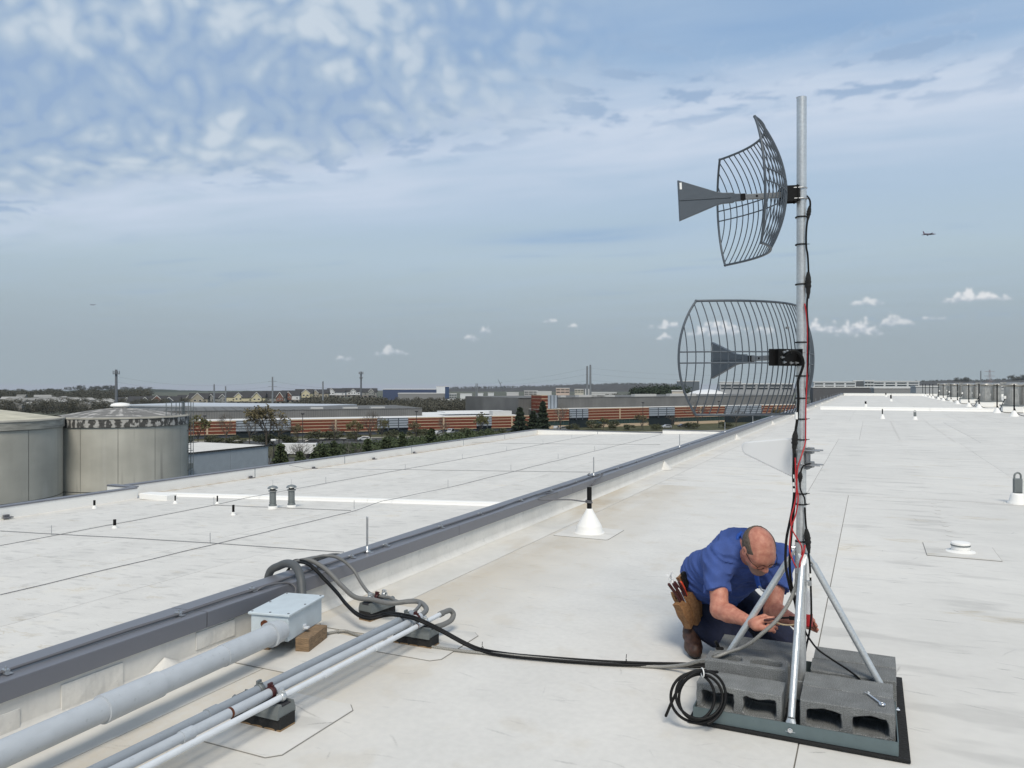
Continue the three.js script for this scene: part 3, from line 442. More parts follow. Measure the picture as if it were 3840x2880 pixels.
function support(label, p, turn, clamps, L = 0.32) { const t = thing('pipe_support', label, 'pipe support', undefined, p); t.rotation.y = turn;
  const r = rng(Math.round(p.x * -100)); const foam = new THREE.BoxGeometry(L, 0.06, 0.1, 12, 3, 4), q = foam.attributes.position; for (let i = 0; i < q.count; i++) { const k = Math.sin(q.getX(i) * 90) * Math.cos(q.getZ(i) * 70) * 0.003; q.setXYZ(i, q.getX(i) * (1 + 0.01 * k), q.getY(i), q.getZ(i) + (Math.abs(q.getZ(i)) > 0.04 ? k : 0)); } foam.computeVertexNormals(); foam.translate(0, 0.036, 0); part('foam_base', foam, M.blackMatte, t);
  part('foam_foot', rbox(L + 0.004, 0.008, 0.104, 0.003, 0, 0.008, 0), M.foamTan, t);
  const s = new THREE.Shape(); s.moveTo(-0.062, 0); s.lineTo(-0.062, 0.022); s.lineTo(-0.05, 0.058); s.lineTo(-0.034, 0.064); s.lineTo(-0.03, 0.05); s.lineTo(0.03, 0.05); s.lineTo(0.034, 0.064); s.lineTo(0.05, 0.058); s.lineTo(0.062, 0.022); s.lineTo(0.062, 0); s.closePath();
  const g = new THREE.ExtrudeGeometry(s, { depth: L - 0.01, bevelEnabled: false }); g.translate(0, 0, -(L - 0.01) / 2); g.rotateY(Math.PI / 2); g.translate(0, 0.06, 0); part('steel_channel', triUV(g, 0.5), M.galvDull, t);
  part('channel_slot', box(L - 0.012, 0.006, 0.056, 0, 0.114, 0), M.copingDark, t);
  for (const [x, rr, m, y] of clamps) part('clamp', merge([new THREE.TorusGeometry(rr, 0.006, 6, 18).scale(1, 1, 2.4).rotateY(Math.PI / 2 * 0).translate(x, y, 0), box(0.012, 0.022, 0.026, x - 0.004, y + rr + 0.008, 0), rod(V(x - 0.018, y + rr + 0.008, 0), V(x + 0.018, y + rr + 0.008, 0), 0.0045, 0.0045, 6)]), m, t);
  return t; }
support('black footed steel pipe support nearest the viewer, with three clamps', P(-2.625, 0.006, 2.82), 0, [[-0.02, 0.0245, M.galvDull, 0.156], [0.05, 0.0245, M.maroon, 0.154], [0.117, 0.0165, M.galv, 0.144]], 0.3);
support('black footed steel pipe support where the black cables cross', P(-2.56, 0.006, 4.08), 0, [[-0.07, 0.0265, M.galvDull, 0.156], [0.0, 0.0265, M.maroon, 0.154], [0.067, 0.0165, M.galv, 0.144]], 0.27);
support('black footed steel pipe support carrying the grey hoses by the parapet', P(-3.1, 0.006, 4.44), Math.PI / 2 - 0.15, [[-0.07, 0.02, M.galv, 0.142], [0.0, 0.016, M.maroon, 0.14], [0.07, 0.015, M.galv, 0.14]], 0.25);

const pxY = l => l.map(p => atY(p[0], p[1], p[2]));
const pxX = l => l.map(p => atX(p[0], p[1], p[2]));
// hoses and cables over the parapet
one('flexible_conduit', tube([P(-3.36, 0.16, 3.98), atX(1133, 2226, -3.4), atX(1128, 2170, -3.44), atX(1112, 2128, -3.52), atX(1082, 2113, -3.63), atX(1048, 2122, -3.76), V(-3.87, 0.28, atX(1040, 2130, -3.8).z), V(-3.9, 0.0, atX(1040, 2130, -3.8).z), V(-3.92, -0.6, atX(1040, 2130, -3.8).z)], 0.028, 70, 14), M.hoseDark, 'thick dark grey flexible conduit bent over the coping into the junction box', 'flexible conduit');
one('grey_hose', capped([V(-3.9, -0.5, -5.0), V(-3.88, 0.2, -4.95), ...pxX([[1100, 2112, -3.82]]), ...pxY([[1153, 2100, 0.345], [1216, 2131, 0.3], [1284, 2199, 0.2], [1334, 2240, 0.155], [1397, 2249, 0.152], [1465, 2262, 0.15]]), P(-2.78, 0.158, 4.42), P(-2.62, 0.160, 4.3), P(-2.575, 0.16, 4.18), P(-2.575, 0.16, 4.1)], 0.0165, 110, 12), M.hose, 'grey hose sagging from the coping to the middle conduit', 'hose');
one('grey_hose', capped([V(-3.9, -0.4, -5.15), V(-3.88, 0.2, -5.1), ...pxX([[1150, 2108, -3.8]]), ...pxY([[1216, 2084, 0.38], [1266, 2091, 0.36], [1320, 2131, 0.28], [1357, 2190, 0.19], [1388, 2226, 0.15], [1420, 2235, 0.147], [1456, 2240, 0.147], [1500, 2258, 0.15]]), P(-2.74, 0.16, 4.4), P(-2.66, 0.162, 4.24), P(-2.645, 0.162, 4.12)], 0.0115, 110, 10), M.hose, 'thin grey hose looping high over the coping to the conduits', 'hose');
{ const t = thing('end_fitting', 'grey curved cable fitting on the end of the white conduit', 'fitting'); part('elbow', tube([P(-2.49, 0.15, 4.27), P(-2.488, 0.15, 4.32), P(-2.48, 0.145, 4.37), P(-2.466, 0.12, 4.385), P(-2.46, 0.095, 4.35), P(-2.47, 0.085, 4.28), P(-2.49, 0.085, 4.2)], 0.017, 40, 10), M.hose, t); part('collar', rod(P(-2.491, 0.15, 4.25), P(-2.489, 0.15, 4.29), 0.019, 0.019, 14), M.hose, t); }
const blackRun = [[1094, 2109, 0.31], [1135, 2102, 0.345], [1171, 2122, 0.33], [1216, 2168, 0.25], [1262, 2217, 0.19], [1298, 2262, 0.145], [1347, 2303, 0.118], [1384, 2312, 0.115], [1442, 2301, 0.13], [1501, 2302, 0.19], [1569, 2319, 0.19], [1646, 2356, 0.13], [1750, 2412, 0.05], [1805, 2434, 0.024], [1910, 2452, 0.02], [2040, 2464, 0.02], [2170, 2474, 0.02], [2300, 2482, 0.02], [2430, 2487, 0.02], [2560, 2489, 0.024], [2640, 2490, 0.03], [2700, 2470, 0.06]];
[[0, 0, 'one of the pair of black cables leading from the coping to the mast, upper one'], [0.022, 0.012, 'one of the pair of black cables leading from the coping to the mast, lower one']].forEach(([dy, k, label], i) => { const pts = pxY(blackRun.map(p => [p[0] + (i ? 2 : 0), p[1] + (i ? 9 : 0), p[2]])); one('black_cable', tube([V(-3.92, -0.5, pts[0].z - 0.02 * i), V(-3.9, 0.15, pts[0].z), ...pts], 0.0085, 220, 9), M.blackPlastic, label, 'cable', 'black cables to the mast'); });
one('black_cable', tube([V(-3.92, -0.5, -5.0), V(-3.9, 0.15, -4.98), ...pxY([[1100, 2106, 0.31], [1145, 2106, 0.34], [1178, 2130, 0.31], [1222, 2180, 0.235], [1270, 2234, 0.17], [1310, 2280, 0.13], [1352, 2312, 0.11], [1392, 2318, 0.105], [1450, 2306, 0.14], [1505, 2310, 0.18], [1560, 2322, 0.175], [1590, 2335, 0.12]])], 0.008, 130, 8), M.blackPlastic, 'third black cable that ends under the pair at the pipe support', 'cable', 'black cables to the mast');
const braidPts = [...pxY([[1223, 2376, 0.02], [1290, 2366, 0.02], [1340, 2382, 0.015], [1440, 2398, 0.015], [1556, 2416, 0.016], [1650, 2430, 0.016], [1750, 2443, 0.016], [1830, 2450, 0.016], [1910, 2457, 0.016], [2040, 2470, 0.016], [2170, 2482, 0.016], [2300, 2491, 0.016], [2400, 2497, 0.016], [2480, 2500, 0.022], [2560, 2494, 0.06], [2625, 2478, 0.14]]), atD(2680, 2466, 3.97), atD(2731, 2446, 3.96), atD(2778, 2431, 3.93), atD(2820, 2408, 3.88), atD(2855, 2378, 3.85), atD(2908, 2331, 3.83), atD(2955, 2266, 3.83), atD(2985, 2195, 3.84), atD(2991, 2150, 3.85)];
one('ground_braid', tube(braidPts, 0.0095, 260, 9), (M.braid.map.repeat.set(240, 2), M.braid), 'silver braided grounding cable lying on the roof and climbing to the mast', 'cable');
one('ground_wire', tube(pxX([[945, 2224, -3.62], [960, 2216, -3.6], [990, 2199, -3.58], [1049, 2187, -3.55], [1092, 2190, -3.52], [1108, 2204, -3.49], [1108, 2224, -3.47], [1104, 2250, -3.45]]), 0.0075, 60, 7), M.cableGrey, 'grey wire leading from the coping clip down to the junction box', 'cable');
{ for (const [u, v, where] of [[1808, 2440, 'near the pipe support'], [2348, 2488, 'near the mast']]) { const p = atY(u, v, 0.018), q = atY(u + 40, v + 3, 0.018), d = q.clone().sub(p).normalize(); const g = new THREE.TorusGeometry(0.02, 0.0025, 5, 16).scale(1.2, 1, 1); g.applyQuaternion(new THREE.Quaternion().setFromUnitVectors(V(0, 0, 1), d)); g.translate(p.x, 0.022, p.z); one('zip_tie', merge([g, rod(p.clone().add(V(0, 0.03, 0)), p.clone().add(V(0.004, 0.055, 0.004)), 0.002, 0.002, 5)]), M.black, 'black zip tie round the cables on the roof ' + where, 'zip tie', 'zip ties on the roof cables'); } }

// ---------------------------------------------------------------- ballasted mast
const MX = -0.32, MZ = 4.15; // foot of the pole
{ const s = one('rubber_mat', triUV(rbox(0.945, 0.012, 1.03, 0.003, -0.318, 0.0145, -4.185), 0.5), M.rubber, 'black rubber mat under the mast tray', 'mat'); }
const mast = thing('antenna_mast', 'galvanised steel antenna pole with braced legs standing in a ballast tray', 'antenna mast', undefined, P(MX, 0.021, MZ));
const L = (X, y, Zf) => V(X - MX, y - 0.021, -(Zf - MZ));
{
  const x0 = -0.767, x1 = 0.107, z0 = 3.69, z1 = 4.56, lip = 0.06;
  const bar = (w, d, X, Z, up) => { const g = [box(w, 0.005, d, X - MX, 0.004, -(Z - MZ))]; g.push(up === 'z-' ? box(w, lip, 0.005, X - MX, lip / 2 + 0.002, -(Z - d / 2 - MZ) - 0.0) : up === 'z+' ? box(w, lip, 0.005, X - MX, lip / 2 + 0.002, -(Z + d / 2 - MZ)) : box(0.005, lip, d, X + (up === 'x-' ? -w / 2 : w / 2) - MX, lip / 2 + 0.002, -(Z - MZ))); return triUV(merge(g), 0.4); };
  const cx = (x0 + x1) / 2, cz = (z0 + z1) / 2;
  part('tray_angle', bar(x1 - x0, 0.06, cx, z0 + 0.03, 'z-'), M.tray, mast); part('tray_angle', bar(x1 - x0, 0.06, cx, z1 - 0.03, 'z+'), M.tray, mast);
  part('tray_angle', bar(0.06, z1 - z0 - 0.01, x0 + 0.03, cz, 'x-'), M.tray, mast); part('tray_angle', bar(0.06, z1 - z0 - 0.01, x1 - 0.03, cz, 'x+'), M.tray, mast);
  part('cross_bar', box(x1 - x0 - 0.02, 0.006, 0.06, cx - MX, 0.009, 0), M.tray, mast);
  part('pole', triUV(merge([rod(V(0, 0.012, 0), V(0.003, 3.05, 0), 0.0242, 0.0242, 28), lathe([[0.0242, 3.05], [0.02, 3.052], [0.019, 3.0]], 28)]), 0.5), M.galv, mast);
  part('sleeve', triUV(merge([rod(V(0, 0.55, 0), V(0, 0.8, 0), 0.029, 0.029, 24), rod(V(0, 0.012, 0), V(0, 0.1, 0), 0.029, 0.029, 24)]), 0.3), M.galv, mast);
  for (const [y, a] of [[0.77, 0.2], [0.6, 1.8]]) part('clamp_bolt', merge([rod(V(-0.06 * Math.cos(a), y, 0.06 * Math.sin(a)), V(0.045 * Math.cos(a), y, -0.045 * Math.sin(a)), 0.005, 0.005, 8), rod(V(-0.038 * Math.cos(a), y, 0.038 * Math.sin(a)), V(-0.03 * Math.cos(a), y, 0.03 * Math.sin(a)), 0.011, 0.011, 6)]), M.chrome, mast);
  part('clamp_plate', merge([rbox(0.024, 0.036, 0.01, 0.003, -0.016, 0.585, 0.034), rbox(0.018, 0.028, 0.01, 0.003, 0.042, 0.6, 0.02), box(0.08, 0.008, 0.014, 0.012, 0.61, 0.03)]), M.alu, mast);
  const leg = (foot, top, side) => { const d = top.clone().sub(foot), a = foot.clone().addScaledVector(d, 0.06), b = foot.clone().addScaledVector(d, 0.94); const l = part('leg', triUV(merge([rod(a, b, 0.0165, 0.0165, 18), flat(foot, a, side), flat(top, b, side)]), 0.4), M.galv, mast);
    part('bolt', merge([rod(foot.clone().addScaledVector(side, -0.02), foot.clone().addScaledVector(side, 0.024), 0.006, 0.006, 8), rod(foot.clone().addScaledVector(side, 0.012), foot.clone().addScaledVector(side, 0.019), 0.012, 0.012, 6)]), M.chrome, l); };
  // flattened end: the tube pressed to a tab
  function flat(tip, root, side) { const d = root.clone().sub(tip).normalize(), w = side.clone().cross(d).normalize(), n = side.clone(), pts = []; for (const s of [-1, 1]) { for (const k of [-1, 1]) pts.push(tip.clone().addScaledVector(w, 0.021 * s).addScaledVector(n, 0.004 * k).addScaledVector(d, -0.012)); for (let i = 0; i < 8; i++) { const an = i / 8 * 6.283; pts.push(root.clone().addScaledVector(w, 0.0165 * Math.cos(an)).addScaledVector(n, 0.0165 * Math.sin(an))); } for (const k of [-1, 1]) pts.push(tip.clone().addScaledVector(d, 0.03).addScaledVector(w, 0.0215 * s).addScaledVector(n, 0.005 * k)); } return new ConvexGeometry(pts); }
  leg(L(-0.33, 0.055, 3.697), V(0.01, 0.735, 0.036), V(0, 0, 1)); leg(L(0.103, 0.055, 4.13), V(0.036, 0.735, 0), V(1, 0, 0)); leg(L(-0.763, 0.055, 4.13), V(-0.036, 0.745, 0.0), V(-1, 0, 0));
}
// ballast blocks
{
  const holes = (w, d, n) => { const s = new THREE.Shape(), r = rng(n); const jag = (x0, y0, x1, y1, first) => { const m = 5; for (let i = first ? 0 : 1; i <= m; i++) { const t = i / m, j = i && i < m ? (r() - 0.5) * 0.004 : 0; const x = lerp(x0, x1, t) + (y0 !== y1 ? j : 0), y = lerp(y0, y1, t) + (x0 !== x1 ? j : 0); if (first && !i) s.moveTo(x, y); else s.lineTo(x, y); } };
    jag(-w / 2, -d / 2, w / 2, -d / 2, true); jag(w / 2, -d / 2, w / 2, d / 2); jag(w / 2, d / 2, -w / 2, d / 2); jag(-w / 2, d / 2, -w / 2, -d / 2);
    for (const cx of [-w * 0.245, w * 0.245]) { const p = new THREE.Path(), hw = w * 0.19, hd = d / 2 - 0.031, k = 14; for (let i = 0; i < k * 2; i++) { const t = i / (k * 2) * Math.PI * 2, c = Math.cos(t), q = Math.sin(t), sx = Math.sign(c) * Math.pow(Math.abs(c), 0.28), sy = Math.sign(q) * Math.pow(Math.abs(q), 0.28), j = (r() - 0.5) * 0.006; const x = cx + sx * hw + j, y = sy * hd + j * 0.8 + (sy > 0.6 ? -0.006 * Math.cos((sx) * 1.5) * 0 + 0.006 * Math.sin(sx * 3 + n) : 0); if (!i) p.moveTo(x, y); else p.lineTo(x, y); } p.closePath(); s.holes.push(p); } return s; };
  const mkFlat = n => { const g = new THREE.ExtrudeGeometry(holes(0.39, 0.143, n), { depth: 0.176, bevelEnabled: true, bevelThickness: 0.005, bevelSize: 0.004, bevelOffset: -0.004, bevelSegments: 1, curveSegments: 2 }); g.translate(0, 0, -0.088); return triUV(g, 0.4, n * 0.23, n * 0.41); };
  const mkUp = n => { const g = new THREE.ExtrudeGeometry(holes(0.39, 0.143, n), { depth: 0.176, bevelEnabled: true, bevelThickness: 0.006, bevelSize: 0.004, bevelOffset: -0.004, bevelSegments: 1 }); g.translate(0, 0, -0.088); g.rotateX(-Math.PI / 2); return triUV(g, 0.4, n * 0.3, n * 0.17); };
  const y = 0.036 + 0.0725, r = rng(31);
  const put = (label, X, Z, n, tw = 0) => { const cm = M.cmu.clone(); const k = [1, 0.94, 1.06, 0.9, 1.04, 1.1, 0.95, 1.02][n % 8]; cm.color.setRGB(k, k, k * 0.99); const b = one('concrete_block', mkFlat(n), cm, label, 'concrete block', 'ballast blocks in the mast tray'); b.position.copy(P(X, y, Z)); b.rotation.y = tw; };
  put('grey hollow concrete block at the front right of the mast tray, cores facing the viewer', -0.098, 3.832, 1, 0.004); put('grey concrete block carrying the head of the wrench, second in the right stack row', -0.1, 4.024, 2, -0.006);
  put('grey concrete block behind the right brace, third from the front', -0.082, 4.25, 3, 0.008); put('grey concrete block at the back right of the mast tray', -0.078, 4.446, 4, -0.004);
  put('grey hollow concrete block at the front left of the mast tray, beside the cable coil', -0.567, 3.833, 5, -0.004); put('grey concrete block third in the left row, by the knees of the kneeling man', -0.57, 4.25, 6, 0.01); put('grey concrete block at the back left of the mast tray, under the knees', -0.568, 4.446, 7);
  const u = one('concrete_block', mkUp(8), M.cmu, 'grey concrete block standing with its two cores facing up in the left row', 'concrete block', 'ballast blocks in the mast tray'); u.position.copy(P(-0.57, 0.036 + 0.095, 4.03)); u.rotation.y = 0.03;
}
// wrench on the block
{
  const a = atY(3251, 2597, 0.19), b = atY(3308, 2640, 0.19), c = a.clone().add(b).multiplyScalar(0.5), len = a.distanceTo(b), t = thing('wrench', 'small chrome combination wrench lying on the concrete blocks', 'wrench', undefined, V(c.x, 0.1845, c.z)); t.rotation.y = Math.atan2(-(b.z - a.z), b.x - a.x);
  part('shank', rbox(len - 0.02, 0.005, 0.009, 0.002, 0, 0.004, 0), M.chrome, t);
  part('ring_head', new THREE.TorusGeometry(0.011, 0.0042, 8, 20).rotateX(Math.PI / 2).translate(len / 2, 0.005, 0), M.chrome, t);
  const s = new THREE.Shape(); s.absarc(0, 0, 0.013, 0.6, Math.PI * 2 - 0.6, false); s.lineTo(0.002, -0.005); s.absarc(0, 0, 0.0055, Math.PI * 2 - 1.2, 1.2, true); s.closePath(); const g = new THREE.ExtrudeGeometry(s, { depth: 0.006, bevelEnabled: false, curveSegments: 10 }); g.rotateX(-Math.PI / 2); g.rotateY(Math.PI + 0.25); g.translate(-len / 2, 0.001, 0); part('open_head', g, M.chrome, t);
}
// coil of black cable leaning on the blocks
{
  const pts = [], N = 96; for (let i = 0; i <= N; i++) { const a = -1.2 + i / N * Math.PI * 2 * 3.15, turn = i / N * 3.15; const ru = 84 + 16 * Math.sin(turn * 2.3 + 0.6), rv = 92 + 12 * Math.cos(turn * 1.9); const u = 2618 + ru * Math.cos(a) + 14 * Math.sin(turn * 2), v = 2612 - rv * Math.sin(a) * 1 + 6 * Math.cos(turn * 3); pts.push(atD(u, v, 3.58 + 0.04 * Math.sin(a) * 1 + 0.012 * turn)); }
  const t = thing('cable_coil', 'loose coil of black cable leaning on the front left concrete block', 'cable coil'); part('cable', tube(pts, 0.0068, 320, 8), M.blackPlastic, t);
  const e = pts[0]; part('tail', capped([atD(2497, 2684, 3.64), atD(2525, 2620, 3.6), atD(2560, 2560, 3.59), atD(2610, 2522, 3.6), atD(2690, 2520, 3.66)], 0.0068, 50, 8), M.blackPlastic, t);
  part('tie', new THREE.TorusGeometry(0.02, 0.003, 6, 16).applyQuaternion(new THREE.Quaternion().setFromUnitVectors(V(0, 0, 1), W(1, 0, 0.1).normalize())).translate(...atD(2634, 2522, 3.61).toArray()), M.label, t);
}

// ---------------------------------------------------------------- grid dish antennas
function gridDish(label, pos, bx, bz, tilt, sideMount) {
  const t = thing('grid_antenna', label, 'antenna', 'grid dish antennas on the mast', pos); const bw = V(bx * cosY - bz * sinY, 0, -(bx * sinY + bz * cosY)); t.rotation.order = 'YXZ'; t.rotation.y = Math.atan2(-bw.x, -bw.z); t.rotation.x = tilt;
  const R = 0.45, yc = 0.292, k = 1.08, S = (x, y) => V(x, y, -k * (x * x + y * y)), wire = (pts, r, n = 6) => tube(pts, r, pts.length * 2, n);
  const line = (f, n = 12) => { const a = []; for (let i = 0; i <= n; i++) a.push(f(i / n * 2 - 1)); return a; };
  for (let i = -13; i <= 13; i++) { const x = (i + 0.5) * 0.0322 - 0.016, ym = Math.min(yc, Math.sqrt(Math.max(0, R * R - x * x))); if (ym < 0.06) continue; part('rib', wire(line(s => S(x, ym * s)), 0.0030, 5), M.antenna, t); }
  for (const y of [-0.028, 0.028]) part('cross_bar', wire(line(s => S(R * 0.995 * s, y)), 0.0036), M.antenna, t);
  const xc = Math.sqrt(R * R - yc * yc), an = Math.atan2(yc, xc);
  for (const y of [-yc, yc]) part('rim', wire(line(s => S(xc * s, y), 16), 0.0062, 8), M.antenna, t);
  for (const s of [-1, 1]) part('rim', wire(line(q => S(s * R * Math.cos(an * q), R * Math.sin(an * q)), 16), 0.0062, 8), M.antenna, t);
  for (const [x, y] of [[xc, yc], [-xc, yc], [xc, -yc], [-xc, -yc]]) part('corner_joint', new THREE.SphereGeometry(0.008, 8, 6).translate(...S(x, y).toArray()), M.antenna, t);
  part('hub_plate', rbox(0.13, 0.085, 0.008, 0.003, 0, 0, 0.004), M.blackPlastic, t);
  part('boom', rbox(0.022, 0.026, 0.2, 0.003, 0, 0, -0.1), M.antennaPale, t); part('boom_hole', rod(V(-0.0125, 0, -0.13), V(0.0125, 0, -0.13), 0.006, 0.006, 10), M.black, t); part('boom_ring', rbox(0.03, 0.034, 0.026, 0.004, 0, 0, -0.2), M.blackPlastic, t);
  // feed: a flat plate that narrows to a neck
  const prof = [[0.2, 0.014], [0.24, 0.016], [0.246, 0.022], [0.3, 0.024], [0.33, 0.03], [0.37, 0.045], [0.52, 0.1]], s = new THREE.Shape(); s.moveTo(prof[0][0], prof[0][1]); for (const p of prof.slice(1)) s.lineTo(p[0], p[1]); for (const p of [...prof].reverse()) s.lineTo(p[0], -p[1]); s.closePath();
  const g = new THREE.ExtrudeGeometry(s, { depth: 0.018, bevelEnabled: true, bevelSize: 0.003, bevelThickness: 0.003, bevelSegments: 2 }); g.translate(0, 0, -0.009); g.rotateY(Math.PI / 2); const feed = part('feed_horn', g, M.antenna, t);
  part('stiffener', merge([-1, 1].map(q => rbox(0.006, 0.004, 0.26, 0.0015, q * 0.0125, 0, -0.39))), M.antenna, feed);
  part('label', rbox(0.001, 0.034, 0.011, 0.0004, 0.0128, 0.072, -0.51), M.label, feed); part('label', rbox(0.001, 0.034, 0.011, 0.0004, -0.0128, 0.072, -0.51), M.label, feed);
  // bracket and clamps
  const bk = part('bracket', sideMount ? merge([rbox(0.15, 0.085, 0.006, 0.002, 0.045, 0, 0.03), rbox(0.006, 0.085, 0.05, 0.002, 0.09, 0, 0.045), rbox(0.006, 0.085, 0.03, 0.002, -0.025, 0, 0.016)]) : merge([rbox(0.006, 0.08, 0.075, 0.002, 0.028, 0, 0.042), rbox(0.006, 0.08, 0.075, 0.002, -0.028, 0, 0.042), rbox(0.07, 0.085, 0.006, 0.002, 0, 0, 0.068)]), M.blackPlastic, t);
  const px = sideMount ? 0.115 : 0, pz = sideMount ? 0.033 : 0.095;
  for (const y of [-0.027, 0.027]) part('u_bolt', merge([new THREE.TorusGeometry(0.029, 0.0035, 6, 16, Math.PI).rotateX(Math.PI / 2).translate(px, y, pz), rod(V(px - 0.029, y, pz), V(px - 0.029, y, pz - 0.045), 0.0035, 0.0035, 6), rod(V(px + 0.029, y, pz), V(px + 0.029, y, pz - 0.045), 0.0035, 0.0035, 6)]), M.alu, bk);
  for (const [x, y] of sideMount ? [[0.0, 0.025], [0.0, -0.025], [-0.012, 0.0], [0.045, -0.028], [0.045, 0.03], [0.08, -0.028], [0.02, 0.03]] : [[0, 0.03], [0, -0.03]]) part('bolt', sideMount ? merge([rod(V(x, y, 0.033), V(x, y, 0.042), 0.007, 0.007, 6), rod(V(x, y, 0.042), V(x + 0.004, y, 0.052), 0.003, 0.003, 6)]) : rod(V(0.031, y, 0.03), V(0.038, y, 0.03), 0.007, 0.007, 6), M.alu, bk);
  part('reflector_clip', rbox(0.016, 0.012, 0.012, 0.002, ...S(0.09, 0.155).toArray()), M.antennaPale, t);
  return t;
}
const poleC = [1.464, 3.896];
gridDish('grey grid dish antenna at the top of the mast, feed pointing left', W(poleC[0] - 0.095, 2.578, poleC[1] + 0.003), -0.997, 0.033, -0.05, false);
gridDish('grey grid dish antenna lower on the mast, seen from behind', W(1.346, 1.754, 3.885), -0.4, 0.917, 0, true);
// white wedge antenna
{
  const t = thing('wedge_antenna', 'white wedge shaped panel antenna clamped halfway up the mast', 'antenna'); const p = W(poleC[0], 1.245, poleC[1]); t.position.copy(p); const bx = -0.80, bz = 0.6, bw = V(bx * cosY - bz * sinY, 0, -(bx * sinY + bz * cosY)); t.rotation.y = Math.atan2(-bw.x, -bw.z);
  const s = new THREE.Shape(); s.moveTo(0.03, -0.095); s.lineTo(0.03, 0.094); s.lineTo(0.28, 0.062); s.quadraticCurveTo(0.292, 0.058, 0.294, 0.045); s.lineTo(0.29, 0.028); s.quadraticCurveTo(0.287, 0.016, 0.276, 0.01); s.closePath();
  const g = new THREE.ExtrudeGeometry(s, { depth: 0.026, bevelEnabled: true, bevelSize: 0.008, bevelThickness: 0.008, bevelSegments: 4 }); g.translate(0, 0, -0.013); g.rotateY(Math.PI / 2); part('radome', g, M.radome, t);
  part('mount_plate', merge([rbox(0.05, 0.11, 0.012, 0.003, 0, 0.0, 0.034), rbox(0.05, 0.2, 0.014, 0.003, 0, 0.0, -0.03), rbox(0.05, 0.03, 0.03, 0.003, 0, 0.04, 0.045), rbox(0.05, 0.03, 0.03, 0.003, 0, -0.03, 0.045)]), M.antennaPale, t);
  for (const y of [0.042, -0.03]) for (const x of [-0.03, 0.03]) part('clamp_bolt', rod(V(x, y, -0.03), V(x, y, 0.1), 0.004, 0.004, 8), M.alu, t);
}
